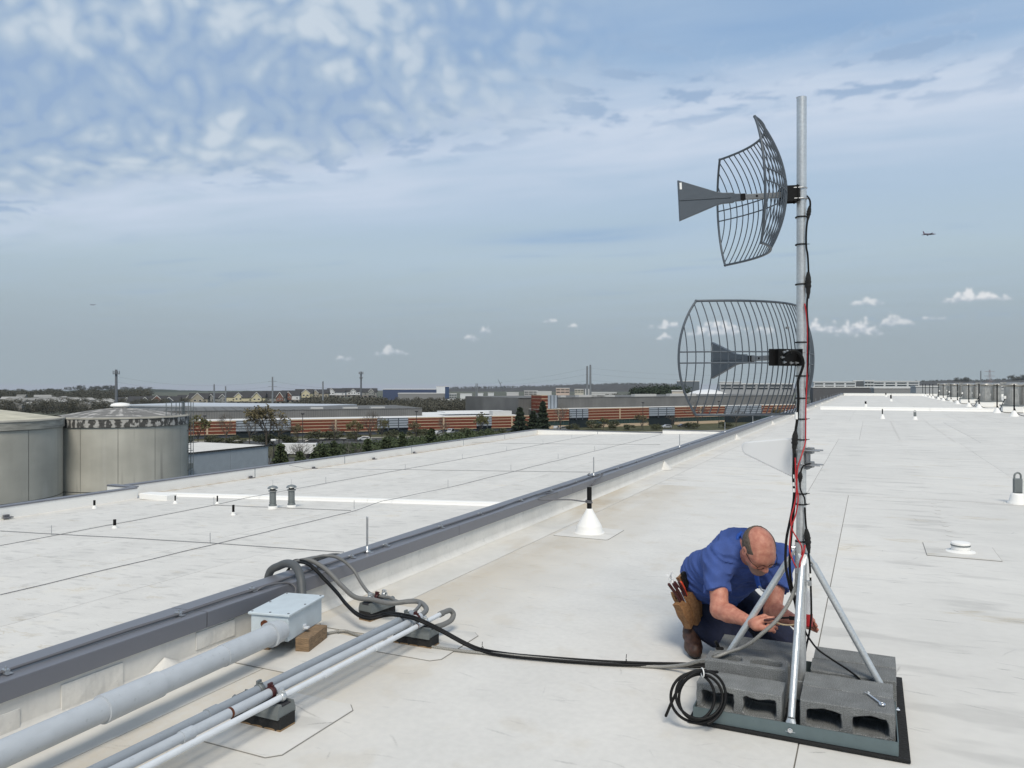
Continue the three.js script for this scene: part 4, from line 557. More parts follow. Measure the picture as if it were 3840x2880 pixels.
// cables on the mast: lists of picture column, row and depth
{
  const D = l => l.map(p => atD(p[0], p[1], p[2] ?? 3.86));
  const cab = (name, label, l, r, m) => one(name, capped(D(l), r, l.length * 9, 8), m, label, 'cable', 'cables strapped to the mast');
  const plug = (label, a, b, r) => { const p = atD(...a), q = atD(...b), d = q.clone().sub(p), at = s => p.clone().addScaledVector(d, s); const t = thing('cable_connector', label, 'connector', 'connectors on the mast cables'); part('body', merge([rod(at(0), at(0.22), r * 0.5, r, 12), rod(at(0.22), at(0.6), r, r, 12), rod(at(0.34), at(0.4), r * 1.14, r * 1.14, 12), rod(at(0.5), at(0.56), r * 1.14, r * 1.14, 12), rod(at(0.6), at(0.78), r * 0.85, r * 0.8, 12), rod(at(0.78), at(1), r * 0.7, r * 0.4, 12)]), M.blackMatte, t); };
  cab('mast_cable', 'black cable from the top antenna down the right side of the pole', [[2990, 728, 3.93], [3012, 726, 3.92], [3028, 738, 3.9], [3038, 757], [3036, 796], [3030, 817], [3024, 861], [3024, 930], [3028, 950], [3032, 1026], [3031, 1060], [3030, 1095], [3026, 1147], [3031, 1250], [3029, 1400], [3022, 1490, 3.88]], 0.0048, M.black);
  cab('mast_cable', 'black cable from the lower antenna across the front of the pole', [[2940, 1334, 3.84], [2955, 1322, 3.8], [2980, 1316, 3.79], [3002, 1330, 3.8], [3013, 1361, 3.82], [3004, 1396, 3.83], [2993, 1427, 3.84], [2994, 1497, 3.84], [2989, 1577, 3.84], [2983, 1619, 3.84], [2979, 1708, 3.84], [2975, 1788, 3.84], [2978, 1853, 3.84], [2972, 1907, 3.84], [2961, 1962, 3.84], [2950, 2016, 3.84], [2946, 2070, 3.84], [2946, 2117, 3.84], [2953, 2160, 3.85], [2964, 2207, 3.86], [2980, 2254, 3.88], [2990, 2310, 3.92]], 0.0068, M.black);
  cab('mast_cable', 'thick black cable beside the red leads below the wedge antenna', [[2984, 1850, 3.85], [2976, 1920, 3.85], [2968, 2000, 3.85], [2962, 2080, 3.85], [2962, 2140, 3.86], [2970, 2200, 3.87], [2990, 2270, 3.9], [3004, 2380, 3.93], [3010, 2480, 3.93], [3012, 2560, 3.9]], 0.0062, M.black);
  cab('mast_cable', 'black cable hanging down the right side of the lower pole', [[3018, 1905], [3020, 1940], [3023, 1975], [3027, 2000], [3030, 2055], [3034, 2088], [3038, 2135], [3039, 2160], [3042, 2254], [3042, 2313], [3035, 2372, 3.88], [3022, 2432, 3.9], [3014, 2490, 3.92], [3010, 2570, 3.92]], 0.0048, M.black);
  cab('mast_cable', 'black cable drooping from the mast foot into the right row of blocks', [[3012, 2330, 3.9], [3020, 2368, 3.88], [3040, 2402, 3.87], [3067, 2435, 3.85], [3120, 2473, 3.82], [3180, 2512, 3.8], [3222, 2546, 3.79], [3236, 2572, 3.79]], 0.0048, M.black);
  cab('mast_cable', 'short black lead with a knob below the wedge antenna', [[3046, 1738, 3.87], [3030, 1740, 3.83], [3012, 1748, 3.82], [3002, 1775, 3.82], [3001, 1800, 3.82], [3001, 1832, 3.83], [3009, 1852, 3.83], [3017, 1868, 3.84], [3019, 1889, 3.85]], 0.004, M.black);
  cab('red_cable', 'red cable running straight down the pole beside the lower antenna', [[3018, 1140], [3026, 1200], [3028, 1340], [3025, 1440], [3022, 1520], [3021, 1629], [3020, 1658], [3006, 1708, 3.83], [2992, 1752, 3.82], [2988, 1817, 3.82], [2993, 1871, 3.82], [2983, 1933, 3.82], [2968, 1973, 3.82], [2963, 2016, 3.82], [2961, 2063, 3.82], [2975, 2106, 3.82], [2986, 2128, 3.83]], 0.0034, M.red);
  cab('red_cable', 'red cable crossing loosely in front of the lower pole', [[2982, 1718, 3.83], [2984, 1781, 3.82], [2986, 1853, 3.82], [2977, 1900, 3.81], [2966, 1940, 3.81], [2970, 1984, 3.81], [2990, 2020, 3.81], [3004, 2045, 3.81], [3008, 2063, 3.82], [3006, 2080, 3.83]], 0.0034, M.red);
  cab('red_cable', 'short red lead curling over the clamp at the mast braces', [[3018, 2046, 3.83], [3012, 2078, 3.82], [3001, 2106, 3.82], [2998, 2134, 3.83]], 0.0042, M.red);
  plug('black cable connector below the top antenna', [3037, 772, 3.86], [3028, 830, 3.86], 0.010); plug('black cable connector above the lower antenna', [3031, 1020, 3.86], [3031, 1120, 3.86], 0.013);
  plug('black cable connector left of the pole above the wedge antenna', [2983, 1616, 3.83], [2977, 1700, 3.83], 0.0145); plug('black cable connector right of the pole above the braces', [3024, 1984, 3.84], [3034, 2075, 3.84], 0.0145); plug('small black connector knob below the wedge antenna', [3001, 1770, 3.82], [3000, 1812, 3.82], 0.011);
  [[2977, 1786, 'top one of the three'], [2977, 1815, 'middle one of the three'], [2977, 1838, 'lowest of the three'], [3038, 2157, 'single one beside the braces'], [2986, 1559, 'single one below the lower antenna']].forEach(([u, v, w], i) => one('cable_marker', rod(atD(u, v - (i < 4 ? 7 : 13), i === 3 ? 3.86 : 3.84), atD(u + 0.5, v + (i < 4 ? 7 : 13), i === 3 ? 3.86 : 3.84), 0.0083, 0.0083, 10), M.label, 'white marker band on a black mast cable, ' + w, 'cable marker', 'white cable bands'));
  [[815, 'just below the top antenna'], [918, 'between the top antenna and the upper connector'], [1067, 'beside the upper cable connector'], [1284, 'just above the lower antenna bracket'], [1410, 'just below the lower antenna bracket'], [1493, 'at the level of the orange building'], [1571, 'at the level of the white cable band'], [1648, 'above the wedge antenna'], [1850, 'just below the wedge antenna clamp, upper of two'], [1890, 'below the wedge antenna, lower of two'], [2029, 'just above the mast braces']].forEach(([v, w]) => { const y = EYE - (v - CV) / FOCAL * 3.896, p = W(poleC[0], y, poleC[1]); one('zip_tie', merge([new THREE.TorusGeometry(0.0262, 0.0022, 5, 24).rotateX(Math.PI / 2).scale(1.05, 1.6, 1.05), rod(V(0.02, 0, 0.02), V(0.038, 0.002, 0.012), 0.0022, 0.0018, 5)]).rotateY(YAW), M.black, 'black zip tie round the pole ' + w, 'zip tie', 'zip ties on the mast').position.copy(p); });
}
// ---------------------------------------------------------------- the kneeling man
function surfaceNets(f, lo, hi, h) {
  const n = [0, 1, 2].map(k => Math.ceil((hi.getComponent(k) - lo.getComponent(k)) / h) + 1), [nx, ny, nz] = n, val = new Float32Array(nx * ny * nz), id = (i, j, k) => i + nx * (j + ny * k), p = V();
  for (let k = 0; k < nz; k++) for (let j = 0; j < ny; j++) for (let i = 0; i < nx; i++) val[id(i, j, k)] = f(p.set(lo.x + i * h, lo.y + j * h, lo.z + k * h));
  const vid = new Int32Array(nx * ny * nz).fill(-1), pos = [], idx = [];
  for (let k = 0; k < nz - 1; k++) for (let j = 0; j < ny - 1; j++) for (let i = 0; i < nx - 1; i++) {
    let c = 0, sx = 0, sy = 0, sz = 0; const q = []; for (let m = 0; m < 8; m++) q.push(val[id(i + (m & 1), j + (m >> 1 & 1), k + (m >> 2))]);
    for (let a = 0; a < 8; a++) for (let b = 1; b < 8; b <<= 1) if (!(a & b)) { const u = q[a], w = q[a | b]; if (u < 0 !== w < 0) { const t = u / (u - w); c++; sx += (a & 1) + (b === 1 ? t : 0); sy += (a >> 1 & 1) + (b === 2 ? t : 0); sz += (a >> 2) + (b === 4 ? t : 0); } }
    if (c) { vid[id(i, j, k)] = pos.length / 3; pos.push(lo.x + (i + sx / c) * h, lo.y + (j + sy / c) * h, lo.z + (k + sz / c) * h); }
  }
  const quad = (a, b, c, d, flip) => flip ? idx.push(a, c, b, a, d, c) : idx.push(a, b, c, a, c, d);
  for (let k = 1; k < nz - 1; k++) for (let j = 1; j < ny - 1; j++) for (let i = 1; i < nx - 1; i++) {
    const v = val[id(i, j, k)] < 0;
    if (v !== val[id(i + 1, j, k)] < 0) quad(vid[id(i, j - 1, k - 1)], vid[id(i, j, k - 1)], vid[id(i, j, k)], vid[id(i, j - 1, k)], !v);
    if (v !== val[id(i, j + 1, k)] < 0) quad(vid[id(i - 1, j, k - 1)], vid[id(i - 1, j, k)], vid[id(i, j, k)], vid[id(i, j, k - 1)], !v);
    if (v !== val[id(i, j, k + 1)] < 0) quad(vid[id(i - 1, j - 1, k)], vid[id(i, j - 1, k)], vid[id(i, j, k)], vid[id(i - 1, j, k)], !v);
  }
  const g = new THREE.BufferGeometry(); g.setAttribute('position', new THREE.Float32BufferAttribute(pos, 3)); g.setIndex(idx); g.computeVertexNormals(); g.setAttribute('uv', new THREE.Float32BufferAttribute(new Float32Array(pos.length / 3 * 2), 2)); return g;
}
const smin = (a, b, k) => { const t = Math.max(k - Math.abs(a - b), 0) / k; return Math.min(a, b) - t * t * k * 0.25; };
const capS = (p, a, b, ra, rb) => { const dx = b.x - a.x, dy = b.y - a.y, dz = b.z - a.z, ex = p.x - a.x, ey = p.y - a.y, ez = p.z - a.z; const t = Math.min(1, Math.max(0, (ex * dx + ey * dy + ez * dz) / (dx * dx + dy * dy + dz * dz + 1e-9))); return Math.hypot(ex - dx * t, ey - dy * t, ez - dz * t) - (ra + (rb - ra) * t); };
const ell = (p, x, y, z, a, b, c) => { const u = (p.x - x) / a, v = (p.y - y) / b, w = (p.z - z) / c, l = Math.hypot(u, v, w); return (l - 1) * Math.min(a, b, c); };
const n3 = (p, s) => gn(p.x * s + p.z * s * 0.5 + 31, p.y * s + 7) * 0.6 + gn(p.z * s + 13, p.y * s * 0.9 + p.x * s * 0.4 + 3) * 0.6;
{
  const skinMap = tex(256, (x, y) => { const n = fbm(x * 10, y * 10, 4, 10); return [0.73 + n * 0.12, 0.49 + n * 0.14, 0.41 + n * 0.12]; });
  const skin = mat(0xffffff, 0.55, { map: skinMap, bumpMap: grain, bumpScale: 0.0006 });
  const scalp = skin;
  const hairM = mat(0xffffff, 0.85, { map: tex(256, (x, y) => { const n = fbm(x * 50, y * 8, 3, 50, 8); return [0.37 + n * 0.22, 0.325 + n * 0.2, 0.285 + n * 0.2]; }), bumpMap: grain, bumpScale: 0.003 });
  const weave = tex(256, (x, y) => 0.5 + 0.25 * Math.sin(x * 6.283 * 64) * Math.sin(y * 6.283 * 64) + fbm(x * 12, y * 12, 3, 12) * 0.3, false);
  const shirtM = mat(0xffffff, 0.85, { map: tex(256, (x, y) => { const n = fbm(x * 40, y * 40, 3, 40) * 0.10 + fbm(x * 4, y * 4, 3, 4) * 0.10; return [0.235 * (1 + n), 0.325 * (1 + n), 0.565 * (1 + n)]; }), bumpMap: weave, bumpScale: 0.0015 });
  const collarM = mat([0.02, 0.09, 0.42], 0.8);
  const jeanM = mat(0xffffff, 0.9, { map: tex(256, (x, y) => { const n = fbm(x * 50, y * 50, 3, 50) * 0.2 + fbm(x * 4, y * 4, 3, 4) * 0.25; return [0.105 * (1 + n), 0.125 * (1 + n), 0.21 * (1 + n)]; }), bumpMap: weave, bumpScale: 0.002 });
  const bootM = mat(0xffffff, 0.55, { map: tex(256, (x, y) => { const n = fbm(x * 8, y * 8, 4, 8); return [0.275 + n * 0.14, 0.185 + n * 0.1, 0.145 + n * 0.08]; }) });
  const leatherM = mat(0xffffff, 0.75, { map: tex(256, (x, y) => { const n = fbm(x * 8, y * 8, 5, 8); return [0.53 + n * 0.13, 0.38 + n * 0.12, 0.24 + n * 0.09]; }), bumpMap: blotch, bumpScale: 0.0015 });
  const J = (u, v, z) => atD(u, v, z);
  const base = W(1.25, 0.006, 4.7), man = thing('person', 'kneeling man in a blue short sleeved shirt and dark trousers working at the mast', 'person', undefined, base);
  const loc = g => { g.translate(-base.x, -base.y, -base.z); return g; };
  const j = { pelvis: J(2690, 2222, 4.84), waist: J(2682, 2158, 4.72), belly: J(2740, 2190, 4.58), chest: J(2765, 2112, 4.5), back: J(2775, 2060, 4.42), neck: J(2812, 2046, 4.33), head: J(2846, 2066, 4.17),
    sR: J(2692, 2098, 4.34), sL: J(2922, 2088, 4.46), eR: J(2698, 2286, 4.2), eL: J(2898, 2290, 4.28), wR: J(2816, 2333, 4.0), wL: J(2978, 2326, 4.06),
    hR: J(2640, 2228, 4.82), hL: J(2745, 2218, 4.9), kR: J(2782, 2428, 4.45), kL: J(2928, 2392, 4.6), aR: J(2604, 2345, 4.68), aL: J(2760, 2370, 4.95) };
  // body under the clothes, arms and neck
  const seg = (a, t, b) => a.clone().lerp(b, t), muR = seg(j.eR, 0.3, j.wR), muL = seg(j.eL, 0.3, j.wL);
  const bodyF = p => {
    let d = capS(p, j.pelvis, j.waist, 0.1, 0.095); d = smin(d, capS(p, j.waist, j.chest, 0.095, 0.085), 0.05); d = smin(d, capS(p, j.chest, j.back, 0.085, 0.08), 0.05); d = smin(d, capS(p, j.sR, j.sL, 0.06, 0.06), 0.05);
    d = smin(d, capS(p, j.back, j.neck, 0.08, 0.06), 0.05); d = smin(d, capS(p, j.neck, j.head, 0.058, 0.05), 0.03);
    d = smin(d, capS(p, j.sR, j.eR, 0.058, 0.047), 0.03); d = smin(d, capS(p, j.sL, j.eL, 0.058, 0.047), 0.03);
    d = smin(d, capS(p, j.eR, muR, 0.046, 0.047), 0.025); d = smin(d, capS(p, muR, j.wR, 0.047, 0.029), 0.02); d = smin(d, capS(p, j.eL, muL, 0.046, 0.047), 0.025); d = smin(d, capS(p, muL, j.wL, 0.047, 0.029), 0.02);
    d = smin(d, capS(p, j.hR, j.kR, 0.075, 0.055), 0.03); d = smin(d, capS(p, j.hL, j.kL, 0.075, 0.055), 0.03); d = smin(d, capS(p, j.kR, j.aR, 0.05, 0.04), 0.02); d = smin(d, capS(p, j.kL, j.aL, 0.05, 0.04), 0.02); return d; };
  const lo = V(1e9, 1e9, 1e9), hi = V(-1e9, -1e9, -1e9); for (const q of Object.values(j)) { lo.min(q); hi.max(q); } lo.subScalar(0.22); hi.addScalar(0.22);
  const bodyG = surfaceNets(bodyF, lo, hi, 0.012);
  // head in its own axes: x to his left, y to the crown, z out of the face
  const fwd = W(0.2, -0.66, -0.72).normalize(), f0 = fwd.clone(); const up0 = W(0.05, 0.72, -0.66); const right = up0.clone().cross(f0).normalize(), up = f0.clone().cross(right).normalize(); const HM = new THREE.Matrix4().makeBasis(right, up, f0).setPosition(j.head);
  const skull = (p, o = 0) => ell(p, 0, 0.03, -0.018, 0.077 + o, 0.094 + o, 0.1 + o), sy = p => V(Math.abs(p.x), p.y, p.z);
  const headF = p => { const q = sy(p); let d = skull(p); d = smin(d, capS(q, V(0.0, -0.005, 0.03), V(0, -0.085, 0.048), 0.066, 0.04), 0.04); d = smin(d, capS(q, V(0.056, -0.03, 0.0), V(0.022, -0.086, 0.055), 0.022, 0.02), 0.03); d = smin(d, capS(q, V(0, 0.02, 0.078), V(0.04, 0.018, 0.066), 0.014, 0.013), 0.02); d = smin(d, ell(q, 0.042, -0.028, 0.06, 0.024, 0.024, 0.022), 0.02);
    d = -smin(-d, ell(q, 0.031, -0.002, 0.098, 0.018, 0.012, 0.016), 0.008); d = smin(d, ell(q, 0.031, -0.003, 0.076, 0.014, 0.011, 0.013), 0.004);
    d = smin(d, capS(q, V(0, 0.006, 0.086), V(0, -0.034, 0.106), 0.009, 0.013), 0.012); d = smin(d, ell(q, 0.011, -0.037, 0.096, 0.01, 0.008, 0.011), 0.008);
    d = smin(d, capS(q, V(0, -0.062, 0.086), V(0.018, -0.064, 0.078), 0.0075, 0.005), 0.008); d = Math.max(d, -ell(q, 0, -0.0665, 0.098, 0.022, 0.0018, 0.012)); d = smin(d, ell(q, 0, -0.094, 0.068, 0.022, 0.018, 0.018), 0.015);
    let e = ell(q, 0.08, 0.0, -0.012, 0.011, 0.034, 0.021); e = Math.max(e, -ell(q, 0.09, 0.004, -0.008, 0.008, 0.02, 0.012)); d = smin(d, e, 0.008); d = smin(d, capS(p, V(0, -0.06, -0.03), V(0, -0.15, -0.075), 0.052, 0.056), 0.03); return d; };
  const headG = surfaceNets(headF, V(-0.13, -0.17, -0.16), V(0.13, 0.15, 0.15), 0.0036).applyMatrix4(HM);
  // hands
  const handF = (w, palm, dir, back, o) => { // w wrist, palm centre, dir to the fingers, back of hand normal
    const side = dir.clone().cross(back).normalize(), pt = (a, b, c) => palm.clone().addScaledVector(dir, a).addScaledVector(side, b).addScaledVector(back, c), fs = [];
    [[-0.03, 0.062, 0.75], [-0.0105, 0.07, 1], [0.0105, 0.066, 1.15], [0.03, 0.052, 1.3]].forEach(([s, len, cu], i) => { const k = pt(0.034, s, 0.004), c1 = cu * o.curl, a1 = k.clone().addScaledVector(dir, len * 0.45 * Math.cos(c1)).addScaledVector(back, -len * 0.45 * Math.sin(c1)), c2 = c1 * 2.0, a2 = a1.clone().addScaledVector(dir, len * 0.34 * Math.cos(c2)).addScaledVector(back, -len * 0.34 * Math.sin(c2)), c3 = c1 * 2.6, a3 = a2.clone().addScaledVector(dir, len * 0.26 * Math.cos(c3)).addScaledVector(back, -len * 0.26 * Math.sin(c3)); fs.push([k, a1, 0.0098, 0.0092], [a1, a2, 0.0092, 0.0085], [a2, a3, 0.0085, 0.0075]); });
    const tb = pt(-0.022, o.thumb * 0.03, -0.006), t1 = pt(0.012, o.thumb * 0.048, -0.022), t2 = pt(0.042, o.thumb * 0.036, -0.034); fs.push([tb, t1, 0.014, 0.0115], [t1, t2, 0.0112, 0.0088]);
    return p => { let d = capS(p, pt(-0.03, -0.012, 0), pt(0.03, -0.024, 0), 0.0185, 0.0135); d = smin(d, capS(p, pt(-0.03, 0.012, 0), pt(0.03, 0.024, 0), 0.0185, 0.0135), 0.02); d = smin(d, capS(p, w, pt(-0.03, 0, 0), 0.028, 0.024), 0.02); let e = 1; for (const q of fs) e = smin(e, capS(p, q[0], q[1], q[2], q[3]), 0.003); return smin(d, e, 0.008); }; };
  const palmR = J(2856, 2341, 3.94), palmL = J(3000, 2332, 4.06);
  const dirR = J(2925, 2338, 3.9).sub(palmR).normalize(), dirL = J(3046, 2334, 4.07).sub(palmL).normalize();
  const perp = (v, d) => v.clone().addScaledVector(d, -v.dot(d)).normalize();
  const hR = handF(j.wR, palmR, dirR, perp(W(-0.1, 0.55, -0.85), dirR), { curl: 0.55, thumb: -1 }), hL = handF(j.wL, palmL, dirL, perp(W(0.3, 0.2, 0.95), dirL), { curl: 0.55, thumb: 1 });
  const around = c => [c.clone().subScalar(0.14), c.clone().addScalar(0.14)];
  const handG = [surfaceNets(hR, ...around(palmR), 0.0034), surfaceNets(hL, ...around(palmL), 0.0034)];
  part('body', loc(triUV(mergeKeep([bodyG, headG, ...handG]), 0.25)), skin, man);
  function mergeKeep(l) { return mergeGeometries(l.map(g => { const n = g.toNonIndexed(); return n; })); }
  // shirt
  const acr = j.sL.clone().sub(j.sR).normalize(), cutR = seg(j.sR, 0.66, j.eR), nR = j.eR.clone().sub(j.sR).normalize(), cutL = seg(j.sL, 0.6, j.eL), nL = j.eL.clone().sub(j.sL).normalize();
  const spine = j.chest.clone().sub(j.pelvis).normalize(), hem = j.pelvis.clone().addScaledVector(spine, 0.015);
  const off = (q, a, b = 0) => q.clone().addScaledVector(acr, a).add(V(0, b, 0));
  const shirtF = p => {
    let d = capS(p, off(j.pelvis, -0.055), off(j.waist, -0.06), 0.125, 0.135); d = smin(d, capS(p, off(j.pelvis, 0.055), off(j.waist, 0.06), 0.125, 0.135), 0.08);
    d = smin(d, capS(p, off(j.waist, -0.06), off(j.chest, -0.075), 0.135, 0.125), 0.08); d = smin(d, capS(p, off(j.waist, 0.06), off(j.chest, 0.075), 0.135, 0.125), 0.08);
    d = smin(d, capS(p, off(j.chest, -0.08), off(j.back, -0.06), 0.12, 0.1), 0.06); d = smin(d, capS(p, off(j.chest, 0.08), off(j.back, 0.06), 0.12, 0.1), 0.06); d = smin(d, capS(p, j.back, j.neck, 0.11, 0.064), 0.06);
    d = smin(d, capS(p, j.sR, j.sL, 0.082, 0.082), 0.05); d = smin(d, capS(p, j.waist, j.belly, 0.13, 0.11), 0.06);
    let s = capS(p, j.sR, j.eR, 0.08, 0.072); s = Math.max(s, (p.x - cutR.x) * nR.x + (p.y - cutR.y) * nR.y + (p.z - cutR.z) * nR.z); let t = capS(p, j.sL, j.eL, 0.08, 0.072); t = Math.max(t, (p.x - cutL.x) * nL.x + (p.y - cutL.y) * nL.y + (p.z - cutL.z) * nL.z);
    d = Math.max(d, -((p.x - hem.x) * spine.x + (p.y - hem.y) * spine.y + (p.z - hem.z) * spine.z));
    d = smin(d, smin(s, t, 0.01), 0.03);
    // cloth folds, slanting from the shoulders to the waist
    const a = (p.x * 0.7 + p.y * 1.2 + p.z * 0.4), b = (p.x * -0.6 + p.y * 0.5 + p.z * 0.9);
    d += 0.034 * (Math.abs(gn(a * 9 + 3, b * 3.2)) - 0.2) + 0.030 * (Math.abs(gn(a * 19 + 0.8 * gn(a * 5, b * 5), b * 5.5 + 5)) - 0.2) + 0.005 * n3(p, 22);
    // open neck
    d = Math.max(d, -capS(p, j.head.clone().lerp(j.neck, 0.4), j.head, 0.066, 0.075)); return d; };
  part('shirt', loc(triUV(surfaceNets(shirtF, lo, hi, 0.007), 0.2)), shirtM, man);
  // collar
  { const ax = j.head.clone().sub(j.neck).normalize(), c = j.neck.clone().addScaledVector(ax, -0.012), e1 = acr.clone().addScaledVector(ax, -acr.dot(ax)).normalize(), e2 = ax.clone().cross(e1), pts = []; for (let i = 0; i <= 20; i++) { const a = -2.6 + i / 20 * 5.2; pts.push(c.clone().addScaledVector(e1, Math.sin(a) * 0.08).addScaledVector(e2, -Math.cos(a) * 0.08).addScaledVector(ax, 0.012 - 0.03 * (1 - Math.cos(a)) * 0.3)); }
    const ring = p => { let d = 1; for (let i = 0; i < pts.length - 1; i++) d = Math.min(d, capS(p, pts[i].clone().addScaledVector(ax, -0.012), pts[i + 1].clone().addScaledVector(ax, 0.012), 0.009, 0.009)); return d; };
    part('collar', loc(triUV(surfaceNets(ring, c.clone().subScalar(0.14), c.clone().addScalar(0.14), 0.006), 0.2)), collarM, man.children.find(q => q.name === 'shirt')); 
    const lan = [c.clone().addScaledVector(e2, 0.07), J(2835, 2150, 4.22), J(2842, 2185, 4.24), J(2848, 2204, 4.24)]; part('lanyard', loc(merge([tube(lan, 0.012, 24, 6)])), collarM, man); part('badge_clip', loc(merge(capped([J(2848, 2200, 4.22), J(2858, 2212, 4.2), J(2872, 2222, 4.2)], 0.006, 12, 6))), M.alu, man); }
  // trousers
  const trouserF = p => { let d = capS(p, off(j.pelvis, -0.06), off(j.pelvis, 0.06), 0.128, 0.128); d = smin(d, capS(p, j.hR, j.kR, 0.112, 0.082), 0.05); d = smin(d, capS(p, j.hL, j.kL, 0.112, 0.082), 0.05); d = smin(d, capS(p, j.kR, j.aR, 0.078, 0.062), 0.03); d = smin(d, capS(p, j.kL, j.aL, 0.078, 0.07), 0.03);
    d = smin(d, capS(p, j.pelvis, j.waist.clone().lerp(j.pelvis, 0.45), 0.13, 0.128), 0.04); const a = p.x * 1.1 + p.y * 0.8 - p.z * 0.5, b = p.y * 1.0 - p.x * 0.5 + p.z * 0.4; d += 0.022 * (Math.abs(gn(a * 12, b * 5)) - 0.2) + 0.005 * n3(p, 26); const an = j.aR.clone().sub(j.kR).normalize(), ce = j.aR.clone().addScaledVector(an, -0.01); d = Math.max(d, Math.min(1, (p.x - ce.x) * an.x + (p.y - ce.y) * an.y + (p.z - ce.z) * an.z) - 0); d = Math.max(d, 0.009 - p.y); return d; };
  part('trousers', loc(triUV(surfaceNets(trouserF, lo, hi, 0.0095), 0.2)), jeanM, man);
  { const ax = spine, c = j.pelvis.clone().addScaledVector(ax, 0.012), e2 = ax.clone().cross(acr).normalize(), pts = []; for (let i = 0; i <= 32; i++) { const a = i / 32 * 6.2832; pts.push(c.clone().addScaledVector(acr, Math.cos(a) * 0.19).addScaledVector(e2, Math.sin(a) * 0.134)); } const g = merge([tube(pts, 0.013, 64, 6)]); part('belt', loc(g), M.blackMatte, man); }
  // boot, toes tucked under
  const bootGeo = (top, ankle, ball, tip) => surfaceNets(p => { let d = capS(p, top, ankle, 0.039, 0.043); d = smin(d, capS(p, ankle, ball, 0.046, 0.05), 0.03); d = smin(d, capS(p, ball, tip, 0.05, 0.042), 0.02); d += 0.0025 * n3(p, 40) + 0.002 * Math.sin(p.y * 190) * sstep(0.05, 0.09, p.y) * sstep(0.14, 0.1, p.y); return Math.max(d, 0.01 - p.y); }, ankle.clone().subScalar(0.22), ankle.clone().addScalar(0.2), 0.0065);
  const ball = J(2600, 2428, 4.58), tip = J(2606, 2440, 4.53); ball.y = 0.058; tip.y = 0.05;
  part('boot', loc(triUV(bootGeo(J(2588, 2318, 4.7), J(2592, 2378, 4.65), ball, tip), 0.2)), bootM, man); part('boot', loc(triUV(bootGeo(j.aL.clone().add(V(0, 0.05, 0)), j.aL, j.aL.clone().add(V(0.01, -0.09, 0.03)), j.aL.clone().add(V(0.02, -0.1, 0.07))), 0.2)), bootM, man);
  part('boot_sole', loc(surfaceNets(p => Math.max(capS(p, ball, tip, 0.054, 0.046), p.y - 0.026, 0.0065 - p.y), ball.clone().subScalar(0.15), ball.clone().addScalar(0.15), 0.006)), M.blackMatte, man);
  // hair, stubble, brows, glasses
  const hairF = p => { const a = Math.abs(p.x); let d = skull(p, 0.0065) + 0.003 * n3(p, 90); // a fringe round the sides and back, the crown bare
    const line = 0.058 - 0.55 * Math.max(0, p.z + 0.02) + 0.25 * Math.max(0, -p.z - 0.05), front = p.z - 0.048 + 0.7 * Math.max(0, -0.01 - p.y), nape = -0.05 - 0.5 * Math.max(0, -p.z - 0.02) - p.y;
    return Math.max(d, p.y - line - 0.022, front, nape, 0.03 - Math.hypot(p.x, Math.min(0, p.z + 0.04) * 1.2)); };
  part('hair', loc(triUV(surfaceNets(hairF, V(-0.11, -0.12, -0.15), V(0.11, 0.14, 0.11), 0.0045).applyMatrix4(HM), 0.1)), hairM, man);
  const stubM = mat([0.30, 0.19, 0.15], 0.9); const stubF = p => Math.max(headF(p) - 0.0012, p.y + 0.052 - (Math.abs(p.x) > 0.03 ? 0.012 : 0), 0.02 - p.z - 0.0 * p.y, -(p.y + 0.125));
  part('stubble', loc(surfaceNets(stubF, V(-0.1, -0.14, -0.02), V(0.1, -0.02, 0.13), 0.004).applyMatrix4(HM)), stubM, man);
  const brow = [-1, 1].map(s => tube([V(s * 0.014, 0.02, 0.092), V(s * 0.03, 0.025, 0.086), V(s * 0.046, 0.02, 0.074)], 0.0032, 10, 5)); part('eyebrows', loc(merge(brow).applyMatrix4(HM)), hairM, man);
  const gl = part('glasses', loc(merge([...[-1, 1].map(s => { const q = []; for (let i = 0; i <= 16; i++) { const a = i / 16 * 6.2832; q.push(V(s * 0.032 + Math.cos(a) * 0.023, -0.006 + Math.sin(a) * 0.0165, 0.1 - 0.05 * Math.abs(s * 0.032 + Math.cos(a) * 0.023) * Math.abs(0.6))); } return tube(q, 0.0015, 40, 5); }), tube([V(-0.009, 0.0, 0.104), V(0, 0.003, 0.107), V(0.009, 0.0, 0.104)], 0.0015, 8, 5), ...[-1, 1].map(s => tube([V(s * 0.055, 0.0, 0.097), V(s * 0.076, 0.004, 0.06), V(s * 0.082, 0.008, 0.0), V(s * 0.08, -0.008, -0.03)], 0.002, 16, 5))]).applyMatrix4(HM)), M.black, man);
  const glass = new THREE.MeshPhysicalMaterial({ transmission: 1, thickness: 0, roughness: 0.03, ior: 1.5 }); for (const s of [-1, 1]) part('lens', loc(new THREE.CylinderGeometry(0.0225, 0.0225, 0.0012, 20).rotateX(Math.PI / 2).scale(1, 0.72, 1).translate(s * 0.032, -0.006, 0.0985).applyMatrix4(HM)), glass, gl);

  // tool pouch with tools, worn on the belt
  const pc = J(2570, 2250, 4.62), pu = W(-0.30, 0.93, -0.02).normalize(), pr = W(0.75, 0.25, 0.62).normalize(), pn = pr.clone().cross(pu).normalize(), pr2 = pu.clone().cross(pn).normalize(), PM = new THREE.Matrix4().makeBasis(pr2, pu, pn).setPosition(pc);
  const pouch = thing('tool_pouch', 'tan leather tool pouch hanging from the belt of the kneeling man', 'tool pouch', undefined, pc); const inP = g => { g.applyMatrix4(PM); g.translate(-pc.x, -pc.y, -pc.z); return g; };
